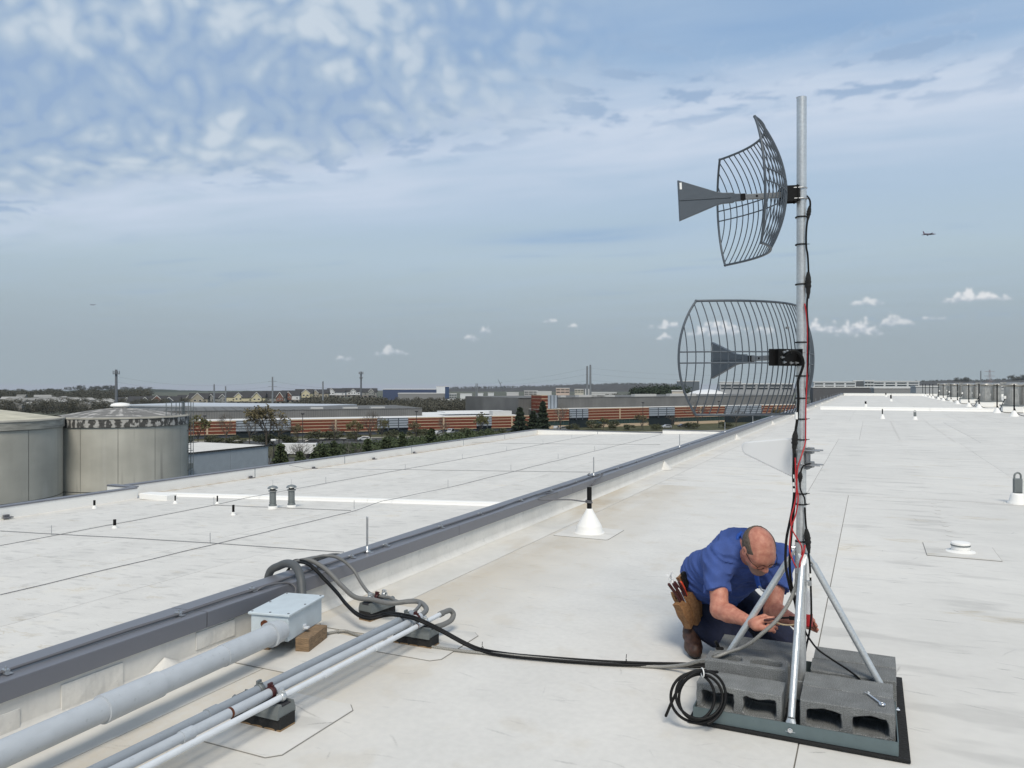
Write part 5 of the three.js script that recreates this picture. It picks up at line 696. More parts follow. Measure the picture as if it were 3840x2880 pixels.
  const pocket = (w, h, d, x, y, z, ry, rz) => { const g = new THREE.BoxGeometry(w, h, d, 8, 8, 4), q = g.attributes.position; for (let i = 0; i < q.count; i++) { const t = q.getY(i) / h + 0.5, s = 0.55 + 0.45 * Math.pow(Math.max(0, t), 0.6), b = 1 + 0.35 * Math.sin(Math.PI * t) * (q.getZ(i) > 0 ? 1 : 0); q.setXYZ(i, q.getX(i) * s + 0.004 * Math.sin(q.getY(i) * 60 + x * 40), q.getY(i) + 0.006 * Math.sin(q.getX(i) * 50), q.getZ(i) * b); } g.computeVertexNormals(); if (rz) g.rotateZ(rz); if (ry) g.rotateY(ry); g.translate(x, y, z); return triUV(inP(g), 0.12, x); };
  part('back_panel', pocket(0.16, 0.2, 0.02, 0.02, -0.03, -0.03, 0, 0), leatherM, pouch); part('pocket', pocket(0.08, 0.17, 0.05, -0.05, -0.06, 0.008, 0, 0.12), leatherM, pouch); part('pocket', pocket(0.075, 0.18, 0.055, 0.01, -0.06, 0.012, 0, -0.03), leatherM, pouch); part('pocket', pocket(0.06, 0.2, 0.045, 0.066, -0.045, 0.004, 0, -0.14), leatherM, pouch); part('belt_loop', pocket(0.09, 0.08, 0.024, 0.06, 0.1, -0.02, 0, 0), leatherM, pouch);
  const tool = (name, label, cat, a, b, build) => { const t = thing(name, label, cat, 'tools in the leather pouch'); build(t, a, b); };
  const LP = (x, y, z) => V(x, y, z).applyMatrix4(PM);
  tool('pliers', 'pliers with dark red handles, outermost tool in the leather pouch', 'pliers', 0, 0, t => { part('handle', merge(capped([LP(-0.055, -0.02, 0.02), LP(-0.075, 0.06, 0.02), LP(-0.105, 0.145, 0.015)], 0.0095, 16, 8)), M.maroon, t); part('handle', merge(capped([LP(-0.045, -0.02, 0.022), LP(-0.058, 0.06, 0.03), LP(-0.088, 0.14, 0.035)], 0.0095, 16, 8)), M.maroon, t); });
  tool('pliers', 'pliers with dark red handles between the silver and orange tools in the pouch', 'pliers', 0, 0, t => { part('handle', merge(capped([LP(-0.012, 0.0, 0.02), LP(-0.024, 0.07, 0.012), LP(-0.042, 0.13, 0.004)], 0.0085, 16, 8)), M.maroon, t); part('handle', merge(capped([LP(-0.004, 0.0, 0.02), LP(-0.012, 0.07, 0.022), LP(-0.028, 0.125, 0.022)], 0.0085, 16, 8)), M.maroon, t); });
  tool('screwdriver', 'screwdriver with an orange red handle in the leather pouch', 'screwdriver', 0, 0, t => part('handle', merge([rod(LP(0.012, -0.02, 0.018), LP(0.0, 0.07, 0.014), 0.004, 0.011, 10), rod(LP(0.0, 0.07, 0.014), LP(-0.008, 0.11, 0.012), 0.013, 0.014, 10), new THREE.SphereGeometry(0.014, 10, 8).translate(...LP(-0.008, 0.11, 0.012).toArray())]), mat([0.62, 0.07, 0.03], 0.45), t));
  tool('marker', 'silver marker pen in the leather pouch', 'marker pen', 0, 0, t => { part('barrel', rod(LP(-0.034, -0.02, 0.03), LP(-0.052, 0.075, 0.03), 0.0075, 0.0075, 10), M.chrome, t); part('cap', rod(LP(-0.052, 0.075, 0.03), LP(-0.058, 0.1, 0.03), 0.0082, 0.007, 10), M.label, t); });
  tool('knife', 'black handled knife at the belt end of the leather pouch', 'knife', 0, 0, t => part('handle', rbox(0.034, 0.1, 0.024, 0.009).applyMatrix4(new THREE.Matrix4().multiplyMatrices(PM, new THREE.Matrix4().makeTranslation(0.034, 0.115, 0.018))), M.blackPlastic, t));
  { const t = thing('plastic_bag', 'crumpled clear plastic bag tip sticking out of the tool pouch', 'plastic bag'); const r = rng(6), g = new THREE.PlaneGeometry(0.08, 0.06, 8, 6), q = g.attributes.position; for (let i = 0; i < q.count; i++) q.setXYZ(i, q.getX(i) * (0.6 + q.getY(i) * 6), q.getY(i) + 0.01 * r(), (r() - 0.5) * 0.022); g.computeVertexNormals(); g.applyMatrix4(new THREE.Matrix4().multiplyMatrices(PM, new THREE.Matrix4().makeTranslation(-0.055, 0.16, -0.005))); const m = new THREE.MeshPhysicalMaterial({ transmission: 0.85, thickness: 0, roughness: 0.25, color: 0xffffff, side: THREE.DoubleSide }); part('film', g, m, t); }
  // what he holds
  { const t = thing('wire_stripper', 'dark hand tool gripped in front of the mast', 'hand tool'); part('blade', merge([rod(J(2908, 2318, 3.9), J(2972, 2316, 3.92), 0.006, 0.005, 8), rbox(0.03, 0.02, 0.008, 0.003, ...J(2970, 2318, 3.92).toArray())]), M.blackPlastic, t); part('handle', merge(capped([J(2868, 2326, 3.91), J(2895, 2322, 3.9), J(2912, 2318, 3.9)], 0.0065, 12, 8)), M.maroon, t); }
  one('wire_end', capped([J(2915, 2336, 3.89), J(2935, 2342, 3.89), J(2960, 2344, 3.9), J(2990, 2340, 3.93)], 0.0042, 24, 7), mat([0.55, 0.42, 0.26], 0.6), 'tan wire end held by the kneeling man', 'wire');
  { const c = J(3031, 2300, 4.0), t = thing('bottle', 'white bottle with a red base held behind the mast leg', 'bottle', undefined, V(c.x, J(3031, 2347, 4.0).y, c.z)); part('base', lathe([[0, 0], [0.021, 0.0], [0.022, 0.004], [0.022, 0.062], [0.02, 0.066]], 20), M.red, t); part('body', lathe([[0.0205, 0.064], [0.0205, 0.15], [0.019, 0.175], [0.012, 0.192], [0.0, 0.196]], 20), M.radome, t); }
  { const t = thing('cable_clip', 'black plastic clip on the upright concrete block', 'clip', undefined, atY(2690, 2436, 0.226)); part('jaw', rbox(0.016, 0.05, 0.016, 0.004, 0, 0.026, 0, 0.4, 0.3, 0.5), M.blackPlastic, t); part('foot', rbox(0.04, 0.012, 0.02, 0.003, 0.012, 0.008, 0, 0.4), M.blackPlastic, t); }
}
// ---------------------------------------------------------------- ground and hills
const STREET = -18.4; // level of the streets, metres against the main roof
const groundY = r => STREET - 8.6e-7 * r * r;
const asphaltMap = tex(512, (x, y) => { const n = fbm(x * 40, y * 40, 3, 40), b = fbm(x * 4, y * 4, 4, 4); const k = 0.30 + n * 0.08 + b * 0.08; return [k, k, k * 0.99]; });
const grassMap = tex(512, (x, y) => { const n = fbm(x * 50, y * 50, 3, 50), b = fbm(x * 5, y * 5, 4, 5); return [0.275 + n * 0.10 + b * 0.08, 0.275 + n * 0.10 + b * 0.06, 0.17 + n * 0.07 + b * 0.05]; });
const landMap = tex(1024, (x, y) => { const a = fbm(x * 9, y * 9, 5, 9), b = fbm(x * 40, y * 40, 4, 40), c = sstep(0.1, 0.3, fbm(x * 16 , y * 16, 4, 16)); return [0.29 + a * 0.12 + b * 0.1 + c * 0.12, 0.30 + a * 0.11 + b * 0.09 + c * 0.11, 0.25 + a * 0.08 + b * 0.08 + c * 0.09]; });
const concreteMap = tex(512, (x, y) => { const n = fbm(x * 40, y * 40, 3, 40), b = fbm(x * 4, y * 4, 4, 4); const k = 0.60 + n * 0.06 + b * 0.08; return [k, k * 0.97, k * 0.9]; });
M.asphalt = mat(0xffffff, 0.95, { map: asphaltMap }); M.grass = mat(0xffffff, 1, { map: grassMap }); M.land = mat(0xffffff, 1, { map: landMap }); M.pave = mat(0xffffff, 0.95, { map: concreteMap });
{
  const g = new THREE.PlaneGeometry(14000, 14000, 70, 70).rotateX(-Math.PI / 2), p = g.attributes.position; for (let i = 0; i < p.count; i++) p.setY(i, groundY(Math.hypot(p.getX(i), p.getZ(i)))); g.computeVertexNormals(); structure('ground', triUV(g, 380), M.land);
}
// flat sheets: corners by picture column and depth
function sheetOn(name, m, quad, up, s) { const pts = quad.map(([u, z]) => W((u - CU) / FOCAL * z, groundY(z) + up, z)); const g = new THREE.BufferGeometry(); g.setAttribute('position', new THREE.Float32BufferAttribute([0, 1, 2, 0, 2, 3].flatMap(i => pts[i].toArray()), 3)); g.computeVertexNormals(); structure(name, triUV(g, s), m); }
sheetOn('grass', M.grass, [[300, 120], [3100, 120], [3100, 560], [300, 430]], 0.15, 14);
sheetOn('parking_lot', M.asphalt, [[600, 130], [1500, 130], [1480, 205], [600, 205]], 0.3, 12);
sheetOn('road', M.asphalt, [[600, 240], [2900, 300], [2900, 330], [600, 258]], 0.3, 12);
sheetOn('pavement', M.pave, [[620, 259], [2900, 332], [2900, 338], [620, 263]], 0.4, 12);
sheetOn('parking_lot', M.asphalt, [[1300, 205], [2100, 222], [2150, 250], [1300, 236]], 0.36, 12);
// ridges
function ridge(name, z, tops, depth, m, seed) { // tops: [picture column, row of the skyline]
  const n = 240, g = new THREE.PlaneGeometry(1, 1, n, 8), p = g.attributes.position, r = seed; let k = 0;
  const u0 = tops[0][0], u1 = tops[tops.length - 1][0];
  for (let j = 0; j <= 8; j++) for (let i = 0; i <= n; i++) { const u = lerp(u0, u1, i / n); let a = 0; while (a < tops.length - 2 && u > tops[a + 1][0]) a++; const t = (u - tops[a][0]) / (tops[a + 1][0] - tops[a][0]), v = lerp(tops[a][1], tops[a + 1][1], sstep(0, 1, t)); const dz = z + (j / 8) * depth, prof = Math.sin(Math.PI * Math.min(1, j / 8 * 1.25) / 2) - Math.max(0, j / 8 - 0.8) * 3.2; const yt = EYE - (v - CV) / FOCAL * (z + depth * 0.8), yb = groundY(dz) - 2; const q = W((u - CU) / FOCAL * dz, yb + (yt - yb) * prof + fbm(u * 0.02, j * 0.7 + r, 3) * depth * 0.004 * (j > 0 ? 1 : 0), dz); p.setXYZ(k++, q.x, q.y, q.z); }
  g.computeVertexNormals(); return structure(name, triUV(g, 260), m);
}
const woodMap = (a, b, c) => tex(512, (x, y) => { const n = fbm(x * 60, y * 60, 4, 60), q = fbm(x * 7, y * 7, 4, 7), h = sstep(0.2, 0.4, fbm(x * 22, y * 22, 3, 22)); const k = 1 + n * 0.5 + q * 0.35 + h * 0.25; return [a * k, b * k, c * k]; });
M.woodsBrown = mat(0xffffff, 1, { map: woodMap(0.245, 0.235, 0.225) }); M.woodsGreen = mat(0xffffff, 1, { map: woodMap(0.19, 0.215, 0.165) });
ridge('hill', 2300, [[-500, 1466], [0, 1463], [160, 1468], [330, 1462], [520, 1458], [800, 1466], [1000, 1466], [1300, 1464]], 900, M.woodsGreen, 1);
ridge('hill', 2600, [[1400, 1466], [1640, 1458], [1850, 1455], [2020, 1449], [2180, 1443], [2330, 1441], [2480, 1442], [2560, 1452]], 800, M.woodsBrown, 2);
ridge('hill', 2300, [[2900, 1458], [3300, 1442], [3480, 1430], [3560, 1426], [3680, 1428], [3760, 1424], [3840, 1421], [4100, 1416]], 700, M.woodsBrown, 3);
ridge('hill', 1500, [[-400, 1492], [0, 1492], [220, 1494], [420, 1488], [600, 1490], [900, 1500]], 380, M.woodsBrown, 4);

// ---------------------------------------------------------------- trees
const bark = mat([0.075, 0.062, 0.05], 0.95), twigM = mat([0.10, 0.085, 0.07], 1), twigGrey = mat([0.13, 0.12, 0.105], 1);
const leafMat = (r, g, b) => new THREE.MeshPhysicalMaterial({ color: new THREE.Color(r, g, b), roughness: 0.9, side: THREE.DoubleSide });
const budM = leafMat(0.13, 0.125, 0.05), budTan = leafMat(0.15, 0.125, 0.065), pineM = leafMat(0.028, 0.042, 0.022), cedarM = leafMat(0.06, 0.08, 0.034), shrubM = leafMat(0.075, 0.08, 0.04), farM = leafMat(0.085, 0.082, 0.062), blossomM = leafMat(0.30, 0.29, 0.25);
class Tri { constructor() { this.p = []; } quad(c, a, b) { const q = (s, t) => [c.x + a.x * s + b.x * t, c.y + a.y * s + b.y * t, c.z + a.z * s + b.z * t]; this.p.push(...q(-1, -1), ...q(1, -1), ...q(1, 1), ...q(-1, -1), ...q(1, 1), ...q(-1, 1)); } tri(a, b, c) { this.p.push(a.x, a.y, a.z, b.x, b.y, b.z, c.x, c.y, c.z); } build() { const g = new THREE.BufferGeometry(); g.setAttribute('position', new THREE.Float32BufferAttribute(this.p, 3)); g.setAttribute('uv', new THREE.Float32BufferAttribute(new Float32Array(this.p.length / 3 * 2), 2)); g.computeVertexNormals(); return g; } }
const rv = r => V(r() - 0.5, r() - 0.5, r() - 0.5).normalize();
function stick(T, a, b, ra, rb) { const d = b.clone().sub(a).normalize(), x = (Math.abs(d.y) < 0.9 ? V(0, 1, 0) : V(1, 0, 0)).cross(d).normalize(), y = d.clone().cross(x), A = [], B = []; for (let i = 0; i < 3; i++) { const t = i * 2.094, o = x.clone().multiplyScalar(Math.cos(t)).addScaledVector(y, Math.sin(t)); A.push(a.clone().addScaledVector(o, ra)); B.push(b.clone().addScaledVector(o, rb)); } for (let i = 0; i < 3; i++) { const k = (i + 1) % 3; T.tri(A[i], A[k], B[k]); T.tri(A[i], B[k], B[i]); } }
function bareGeo(seed, leafy) { const r = rng(seed), T = new Tri(), K = new Tri(), Lf = new Tri(); // unit tree, height 1
  const grow = (a, d, len, rad, lev) => { const b = a.clone().addScaledVector(d, len); stick(lev < 2 ? K : T, a, b, rad, rad * 0.68); if (lev >= 5) { if (leafy) for (let i = 0; i < leafy; i++) { const c = b.clone().addScaledVector(rv(r), 0.035 * r()); const n = rv(r), m = rv(r).cross(n).normalize(); Lf.quad(c, n.multiplyScalar(0.012 + r() * 0.008), m.multiplyScalar(0.009 + r() * 0.008)); } return; } const n = lev === 0 ? 5 : lev < 3 ? 3 : 3; for (let i = 0; i < n; i++) { const dd = d.clone().multiplyScalar(lev === 0 ? 0.9 : 0.85).add(rv(r).multiplyScalar(0.62)).add(V(0, 0.12, 0)).normalize(); const s = lev === 0 ? a.clone().lerp(b, 0.5 + 0.5 * (i + 0.6) / n) : a.clone().lerp(b, 0.45 + 0.55 * (i + 1) / n); grow(s, dd, len * (0.62 + r() * 0.2), rad * 0.6, lev + 1); } };
  grow(V(0, 0, 0), V((r() - 0.5) * 0.05, 1, (r() - 0.5) * 0.05).normalize(), 0.36, 0.021, 0); return { trunk: K.build(), twigs: T.build(), leaves: leafy ? Lf.build() : null }; }
function coniferGeo(seed, wide, n) { const r = rng(seed), T = new Tri(), K = new Tri(); stick(K, V(0, 0, 0), V(0, 0.96, 0), 0.018, 0.003); for (let i = 0; i < n; i++) { const t = Math.pow(r(), 0.75), y = 0.06 + 0.94 * (1 - t) , R = wide * (0.12 + 0.88 * (1 - (y - 0.06) / 0.94)) * (0.45 + 0.62 * r()) * (0.85 + 0.25 * Math.sin(y * 40 + r())), a = r() * 6.283, c = V(Math.cos(a) * R, y - R * 0.12, Math.sin(a) * R), out = V(Math.cos(a), -0.35 + (r() - 0.5) * 0.9, Math.sin(a)).normalize(), sd = rv(r).cross(out).normalize(); T.quad(c, out.multiplyScalar(0.035 + r() * 0.02), sd.multiplyScalar(0.011 + r() * 0.008)); } return { trunk: K.build(), twigs: T.build() }; }
function shrubGeo(seed, n, flatY, clumps = 9) { const r = rng(seed), T = new Tri(), K = new Tri(), cs = []; for (let i = 0; i < clumps; i++) cs.push([rv(r).multiply(V(0.34, 0.26 * flatY, 0.34)).add(V(0, 0.5, 0)), 0.14 + r() * 0.12]); for (let i = 0; i < 4; i++) stick(K, V(0, 0, 0), cs[i][0], 0.012, 0.004); for (let i = 0; i < n; i++) { const [c, R] = cs[Math.floor(r() * cs.length)], d = rv(r).multiplyScalar(R * Math.pow(r(), 0.4) * 1.05); const q = rv(r), m = rv(r).cross(q).normalize(); T.quad(c.clone().add(d), q.multiplyScalar(0.02 + r() * 0.012), m.multiplyScalar(0.013 + r() * 0.01)); } return { trunk: K.build(), twigs: T.build() }; }
const protoTree = {};
function treeKind(key, make) { return protoTree[key] ||= make(); }
function tree(name, label, cat, key, make, mats, u, zc, h, wide = 1, group, yBase) { const gs = treeKind(key, make), p = W((u - CU) / FOCAL * zc, yBase ?? groundY(zc), zc), t = thing(name, label, cat, group, p), a = (u * 0.37) % 6.28; t.rotation.y = a; t.scale.set(h * wide, h, h * wide); part('trunk', gs.trunk, bark, t); part('crown', gs.leaves ? gs.leaves : gs.twigs, gs.leaves ? mats[1] : mats[0], t); if (gs.leaves) part('twigs', gs.twigs, mats[0], t); }
const hOf = (v0, v1, zc) => EYE - (v1 - CV) / FOCAL * zc - groundY(zc); // height of a tree whose top stands at row v1

// ---------------------------------------------------------------- round tanks
{
  const stain = (seed, base, dark) => tex(1024, (x, y) => { const n = fbm(x * 26 + seed, y * 2, 5, 26, 2), b = fbm(x * 6, y * 5, 5, 6, 5), w = sstep(0.22, 0.42, fbm(x * 36, y * 1, 4, 36, 1) + b * 0.2), k = 1 + b * 0.16 + n * 0.10; return [base[0] * k - dark * w + 0.04 * sstep(0.2, 0.5, -n), base[1] * k - dark * w + 0.04 * sstep(0.2, 0.5, -n), base[2] * k - dark * w * 0.9 + 0.045 * sstep(0.2, 0.5, -n)]; });
  const wallM = mat(0xffffff, 0.85, { map: stain(0, [0.69, 0.68, 0.64], 0.09), bumpMap: blotch, bumpScale: 0.01 }), bandM = mat(0xffffff, 0.9, { map: tex(1024, (x, y) => { const n = sstep(-0.02, 0.12, fbm(x * 90, y * 1.0, 3, 90, 1)), m = fbm(x * 60, y * 8, 4, 60, 8); const k = lerp(0.30, 0.70, n) + m * 0.12; return [k, k * 0.985, k * 0.955]; }, true, 64) }), bandPale = mat(0xffffff, 0.9, { map: tex(512, (x, y) => { const n = fbm(x * 30, y * 3, 4, 30, 3); const k = 0.60 + n * 0.2; return [k, k * 0.985, k * 0.93]; }) });
  const domeDark = mat(0xffffff, 0.9, { map: tex(1024, (x, y) => { const n = fbm(x * 44, y * 2.0, 4, 44, 2), b = fbm(x * 12, y * 12, 5, 12), w = sstep(0.05, 0.3, n + b * 0.7); const k = lerp(0.46, 0.66, w) + b * 0.12; return [k, k * 0.985, k * 0.96]; }) }), domePale = mat(0xffffff, 0.9, { map: tex(512, (x, y) => { const n = fbm(x * 30, y * 2, 4, 30, 2), b = fbm(x * 8, y * 8, 5, 8); const k = 0.74 + n * 0.1 + b * 0.12; return [k, k * 0.975, k * 0.88]; }) });
  const jointM = mat([0.24, 0.23, 0.21], 0.9);
  const tank = (label, c, R, yTop, rim, rise, bm, dm, phase, seams) => {
    const t = thing('round_tank', label, 'tank', 'round tanks beyond the lower roof', V(c.x, STREET, c.z)), H = yTop - STREET, N = 24, rows = [[0, H * 0.42], [H * 0.42, H * 0.715], [H * 0.715, H - rim]];
    part('core', rod(V(0, 0, 0), V(0, H - 0.1, 0), R - 0.06, R - 0.06, 72), jointM, t);
    for (let i = 0; i < N / 2; i++) for (const [a, b] of rows) { const th = Math.PI * 4 / N, g = new THREE.CylinderGeometry(R, R, b - a - 0.05, 8, 1, true, phase + i * th + 0.003, th - 0.006); g.translate(0, (a + b) / 2, 0); const q = g.attributes.uv, p = g.attributes.position; for (let k = 0; k < q.count; k++) q.setXY(k, (i + q.getX(k)) / 12, p.getY(k) / 14); part('wall_panel', g, wallM, t); }
    const bg = new THREE.CylinderGeometry(R + 0.1, R + 0.1, rim, 72, 1, true); bg.translate(0, H - rim / 2, 0); part('rim_band', bg, bm, t);
    const pr = []; for (let i = 0; i <= 14; i++) { const x = i / 14; pr.push([Math.max(0.001, (R + 0.1) * (1 - x)), H + rise * Math.sin(x * Math.PI / 2 * 0.98) * (0.6 + 0.4 * Math.sin(x * 1.57))]); } const dg = lathe(pr, 72); part('dome', dg, dm, t); part('dome_edge', lathe([[R + 0.14, H - 0.06], [R + 0.14, H + 0.04], [R - 0.1, H + 0.07]], 72), bandPale, t);
    return { t, H, R, pr }; };
  const cR = W((452 - CU) / FOCAL * 57, 0, 57), a = tank('round concrete tank with a streaked grey dome, the farther one', cR, 4.62, EYE - 2.36, 0.62, 0.6, bandM, domeDark, 0.35);
  part('vent_cap', lathe([[0.5, a.H + 0.5], [0.5, a.H + 0.68], [0.66, a.H + 0.68], [0.7, a.H + 0.76], [0.62, a.H + 0.88], [0.36, a.H + 0.96], [0, a.H + 0.99]], 24), M.white, a.t);
  // ladder and rail on the far side of the tank
  const lad = thing('tank_ladder', 'caged steel ladder on the side of the streaked tank', 'ladder', undefined, W((704 - CU) / FOCAL * 58.5, STREET, 58.5)); lad.rotation.y = 0.9; const LH = a.H + 1.0;
  for (const x of [-0.22, 0.22]) part('rail', rod(V(x, 0, 0), V(x, LH, 0), 0.035, 0.035, 6), M.galvDull, lad); for (const x of [-0.36, 0, 0.36]) part('cage_bar', rod(V(x, 3, 0.55 - Math.abs(x) * 0.5), V(x, LH, 0.55 - Math.abs(x) * 0.5), 0.025, 0.025, 5), M.galvDull, lad); for (let y = 0.4; y < LH; y += 0.32) part('rung', rod(V(-0.22, y, 0), V(0.22, y, 0), 0.02, 0.02, 5), M.galvDull, lad); for (let y = 3; y < LH; y += 1.5) part('cage_hoop', new THREE.TorusGeometry(0.4, 0.025, 5, 14, Math.PI).rotateX(Math.PI / 2).translate(0, y, 0.1), M.galvDull, lad);
  const rl = thing('tank_railing', 'small steel railing on the edge of the streaked tank roof', 'railing', undefined, V(cR.x, STREET + a.H + 0.06, cR.z)); const vr = W(1, 0, 0); for (let i = 0; i < 7; i++) { const an = -0.35 + i * 0.13, p = V(0, 0, 0).addScaledVector(W(Math.cos(an), 0, Math.sin(an)).sub(V(0, 0, 0)), 4.3); part('stanchion', rod(p, p.clone().add(V(0, 0.95, 0)), 0.03, 0.03, 5), M.galvDull, rl); if (i) { const an2 = an - 0.13, q = W(Math.cos(an2), 0, Math.sin(an2)).multiplyScalar(4.3); for (const y of [0.5, 0.95]) part('rail', rod(p.clone().add(V(0, y, 0)), q.add(V(0, y, 0)).clone(), 0.022, 0.022, 5), M.galvDull, rl), q.y = 0; } }
  const cL = W((-120 - CU) / FOCAL * 50, 0, 50); tank('round concrete tank with a pale smooth dome at the left edge of the picture', cL, 5.35, EYE - 2.3, 0.56, 0.72, bandPale, domePale, 0.1);
}
// low grey shed behind the tanks
{
  const X = -60, yT = EYE - 6.8, zA = 22, zB = 65.2, t = thing('grey_shed', 'low grey panel building with a white roof beside the tanks', 'building', undefined, P(X, STREET, 0)), wm = mat(0xffffff, 0.7, { map: dirtyGrey(0.60, 0.63, 0.655, 0.06) }), h = yT - STREET;
  part('core', box(9.6, h - 0.2, zB - zA - 0.2, -5, (h - 0.2) / 2, -(zA + zB) / 2), M.copingDark, t);
  const rows = 4; for (let i = 0; i < 8; i++) for (let k = 0; k < rows; k++) { const l = (zB - zA) / 8; part('wall_panel', triUV(box(0.2, h / rows - 0.03, l - 0.03, -0.1, h * (k + 0.5) / rows, -(zA + l * (i + 0.5))), 5, i * 0.2, k * 0.3), wm, t); }
  part('end_wall', triUV(box(10, h, 0.2, -5.1, h / 2, -zB - 0.1), 5), wm, t); part('roof', triUV(box(10.2, 0.12, zB - zA + 0.3, -5.05, h + 0.02, -(zA + zB) / 2), RS), M.roof, t); part('roof_edge', box(0.1, 0.14, zB - zA + 0.4, 0.06, h + 0.06, -(zA + zB) / 2), M.copingDark, t);
  part('wall_lamp', merge([rbox(0.5, 0.55, 0.9, 0.05, 0.3, h - 1.1, -54), rod(V(0.1, h - 1.4, -54), V(0.1, h - 3.6, -54), 0.22, 0.22, 8)]), M.galvDull, t); part('wall_vent', box(0.12, 0.35, 6.5, 0.06, h - 3.0, -47), M.galvDull, t);
}
// ---------------------------------------------------------------- orange and grey buildings
const brickM = mat(0xffffff, 0.9, { map: tex(512, (x, y) => { const n = fbm(x * 50, y * 50, 3, 50), b = fbm(x * 5, y * 8, 4, 5, 8); return [0.44 + n * 0.06 + b * 0.08, 0.225 + n * 0.04 + b * 0.05, 0.16 + n * 0.03 + b * 0.04]; }) });
const creamM = mat([0.52, 0.40, 0.28], 0.85), silverM = mat([0.34, 0.38, 0.43], 0.55, { metalness: 0.1 }), darkGlass = new THREE.MeshPhysicalMaterial({ color: new THREE.Color(0.02, 0.028, 0.034), roughness: 0.12 }), mullion = mat([0.06, 0.07, 0.09], 0.6), greyWall = mat(0xffffff, 0.85, { map: tex(512, (x, y) => { const s = Math.sin(x * 6.283 * 32) > 0.82 ? -0.05 : 0, b = fbm(x * 5, y * 3, 4, 5, 3); const k = 0.40 + s + b * 0.05; return [k, k * 1.0, k * 0.99]; }) }), whiteRoof = mat([0.70, 0.70, 0.69], 0.7), hvacM = mat([0.5, 0.5, 0.49], 0.7), tealGlass = new THREE.MeshPhysicalMaterial({ color: new THREE.Color(0.035, 0.06, 0.058), roughness: 0.15 });
function longBuilding(label, zOf, segs, H, lowH, botH, opt) { // zOf(u): depth of the front at a picture column; heights below the eye
  const t = thing('panel_building', label, 'building'), at = (u, y, back = 0) => { const z = zOf(u); const p = W((u - CU) / FOCAL * z, y, z); return p.addScaledVector(nrm, back); };
  const u0 = segs[0][0], u1 = segs[segs.length - 1][1], pA = W((u0 - CU) / FOCAL * zOf(u0), 0, zOf(u0)), pB = W((u1 - CU) / FOCAL * zOf(u1), 0, zOf(u1)), dir = pB.clone().sub(pA).normalize(), nrm = V(-dir.z, 0, dir.x); if (nrm.dot(pA) < 0) nrm.negate();
  const yaw = Math.atan2(-dir.z, dir.x), slab = (a, b, y0, y1, th, back) => { const L = a.distanceTo(b), g = box(L, y1 - y0, th, 0, 0, 0, yaw); const c = a.clone().add(b).multiplyScalar(0.5).addScaledVector(nrm, back); g.translate(c.x, (y0 + y1) / 2, c.z); return g; };
  const flatAt = u => { const p = at(u, 0); p.y = 0; return p; }, top = EYE - H, bot = EYE - botH, gr = groundY(300), low = EYE - lowH;
  part('core', slab(flatAt(u0), flatAt(u1), gr, top - 0.5, opt.depth, opt.depth / 2 + 0.6), greyWall, t);
  part('flat_roof', slab(flatAt(u0), flatAt(u1), top - 0.45, top - 0.3, opt.depth, opt.depth / 2 + 0.7), whiteRoof, t);
  for (const [a, b, kind] of segs) { const A = flatAt(a), B = flatAt(b), Ls = A.distanceTo(B);
    if (kind === 'o' || kind === 'oy') { const n = 4, h = (top - low) / n; const w = part('brick_bay', triUV(slab(A, B, low, top - 0.35, 0.5, 0.3), 6), brickM, t); for (let k = 0; k <= n; k++) part('cream_band', slab(A, B, top - k * h - (k ? 0.18 : 0.4), top - k * h + (k ? 0.06 : 0), 0.64, 0.3), creamM, w); const m = Math.max(1, Math.round(Ls / 26)); for (let k = 1; k <= m; k++) { const q = A.clone().lerp(B, (k - 0.5) / m), q2 = q.clone().addScaledVector(dir, 0.6); part('cream_pier', slab(q, q2, low, top, 0.8, 0.3), creamM, w); }
      if (opt.glassBase) { const gl = part('glass_base', slab(A, B, bot + 1.2, low, 0.3, 0.5), tealGlass, t); for (let k = 0; k <= Ls / 3; k++) { const q = A.clone().addScaledVector(dir, k * 3); part('mullion', slab(q, q.clone().addScaledVector(dir, 0.12), bot + 1.2, low, 0.36, 0.45), mullion, gl); } part('plinth', slab(A, B, gr, bot + 1.2, 0.5, 0.4), creamM, t); } else part('plinth', slab(A, B, gr, low, 0.3, 0.6), mullion, t); }
    else { const w = part('glazed_bay', slab(A, B, low + (top - low) * 0.18, top - 0.1, 0.5, 0.0), silverM, t); for (let k = 0; k < 5; k++) part('bay_rail', slab(A, B, lerp(low + (top - low) * 0.18, top - 0.2, k / 4) - 0.12, lerp(low + (top - low) * 0.18, top - 0.2, k / 4) + 0.12, 0.6, -0.03), mullion, w); for (let k = 1; k < 3; k++) { const q = A.clone().lerp(B, k / 3); part('bay_post', slab(q, q.clone().addScaledVector(dir, 0.35), low, top - 0.1, 0.66, -0.05), mullion, w); } part('entrance_glass', slab(A, B, gr, low + (top - low) * 0.18, 0.3, 0.4), darkGlass, t); } }
  if (opt.rear) { const [a, b, hT, setb] = opt.rear, g = slab(flatAt(a), flatAt(b), gr, EYE - hT, opt.depth * 0.8, setb + opt.depth * 0.4); part('rear_hall', triUV(g, 22), greyWall, t); part('hall_roof', slab(flatAt(a), flatAt(b), EYE - hT, EYE - hT + 0.25, opt.depth * 0.8 + 0.5, setb + opt.depth * 0.4), greyWall, t); for (const [u, w, h] of opt.units || []) { const A = flatAt(u), B = A.clone().addScaledVector(dir, w); part('roof_unit', slab(A, B, EYE - hT + 0.25, EYE - hT + 0.25 + h, 3, setb + 3), hvacM, t); } }
  for (const [u, w, h, bk] of opt.lowUnits || []) { const A = flatAt(u), B = A.clone().addScaledVector(dir, w); part('roof_unit', slab(A, B, top - 0.3, top - 0.3 + h, 4, bk), hvacM, t); }
  return { t, slab, flatAt, top, gr, low };
}
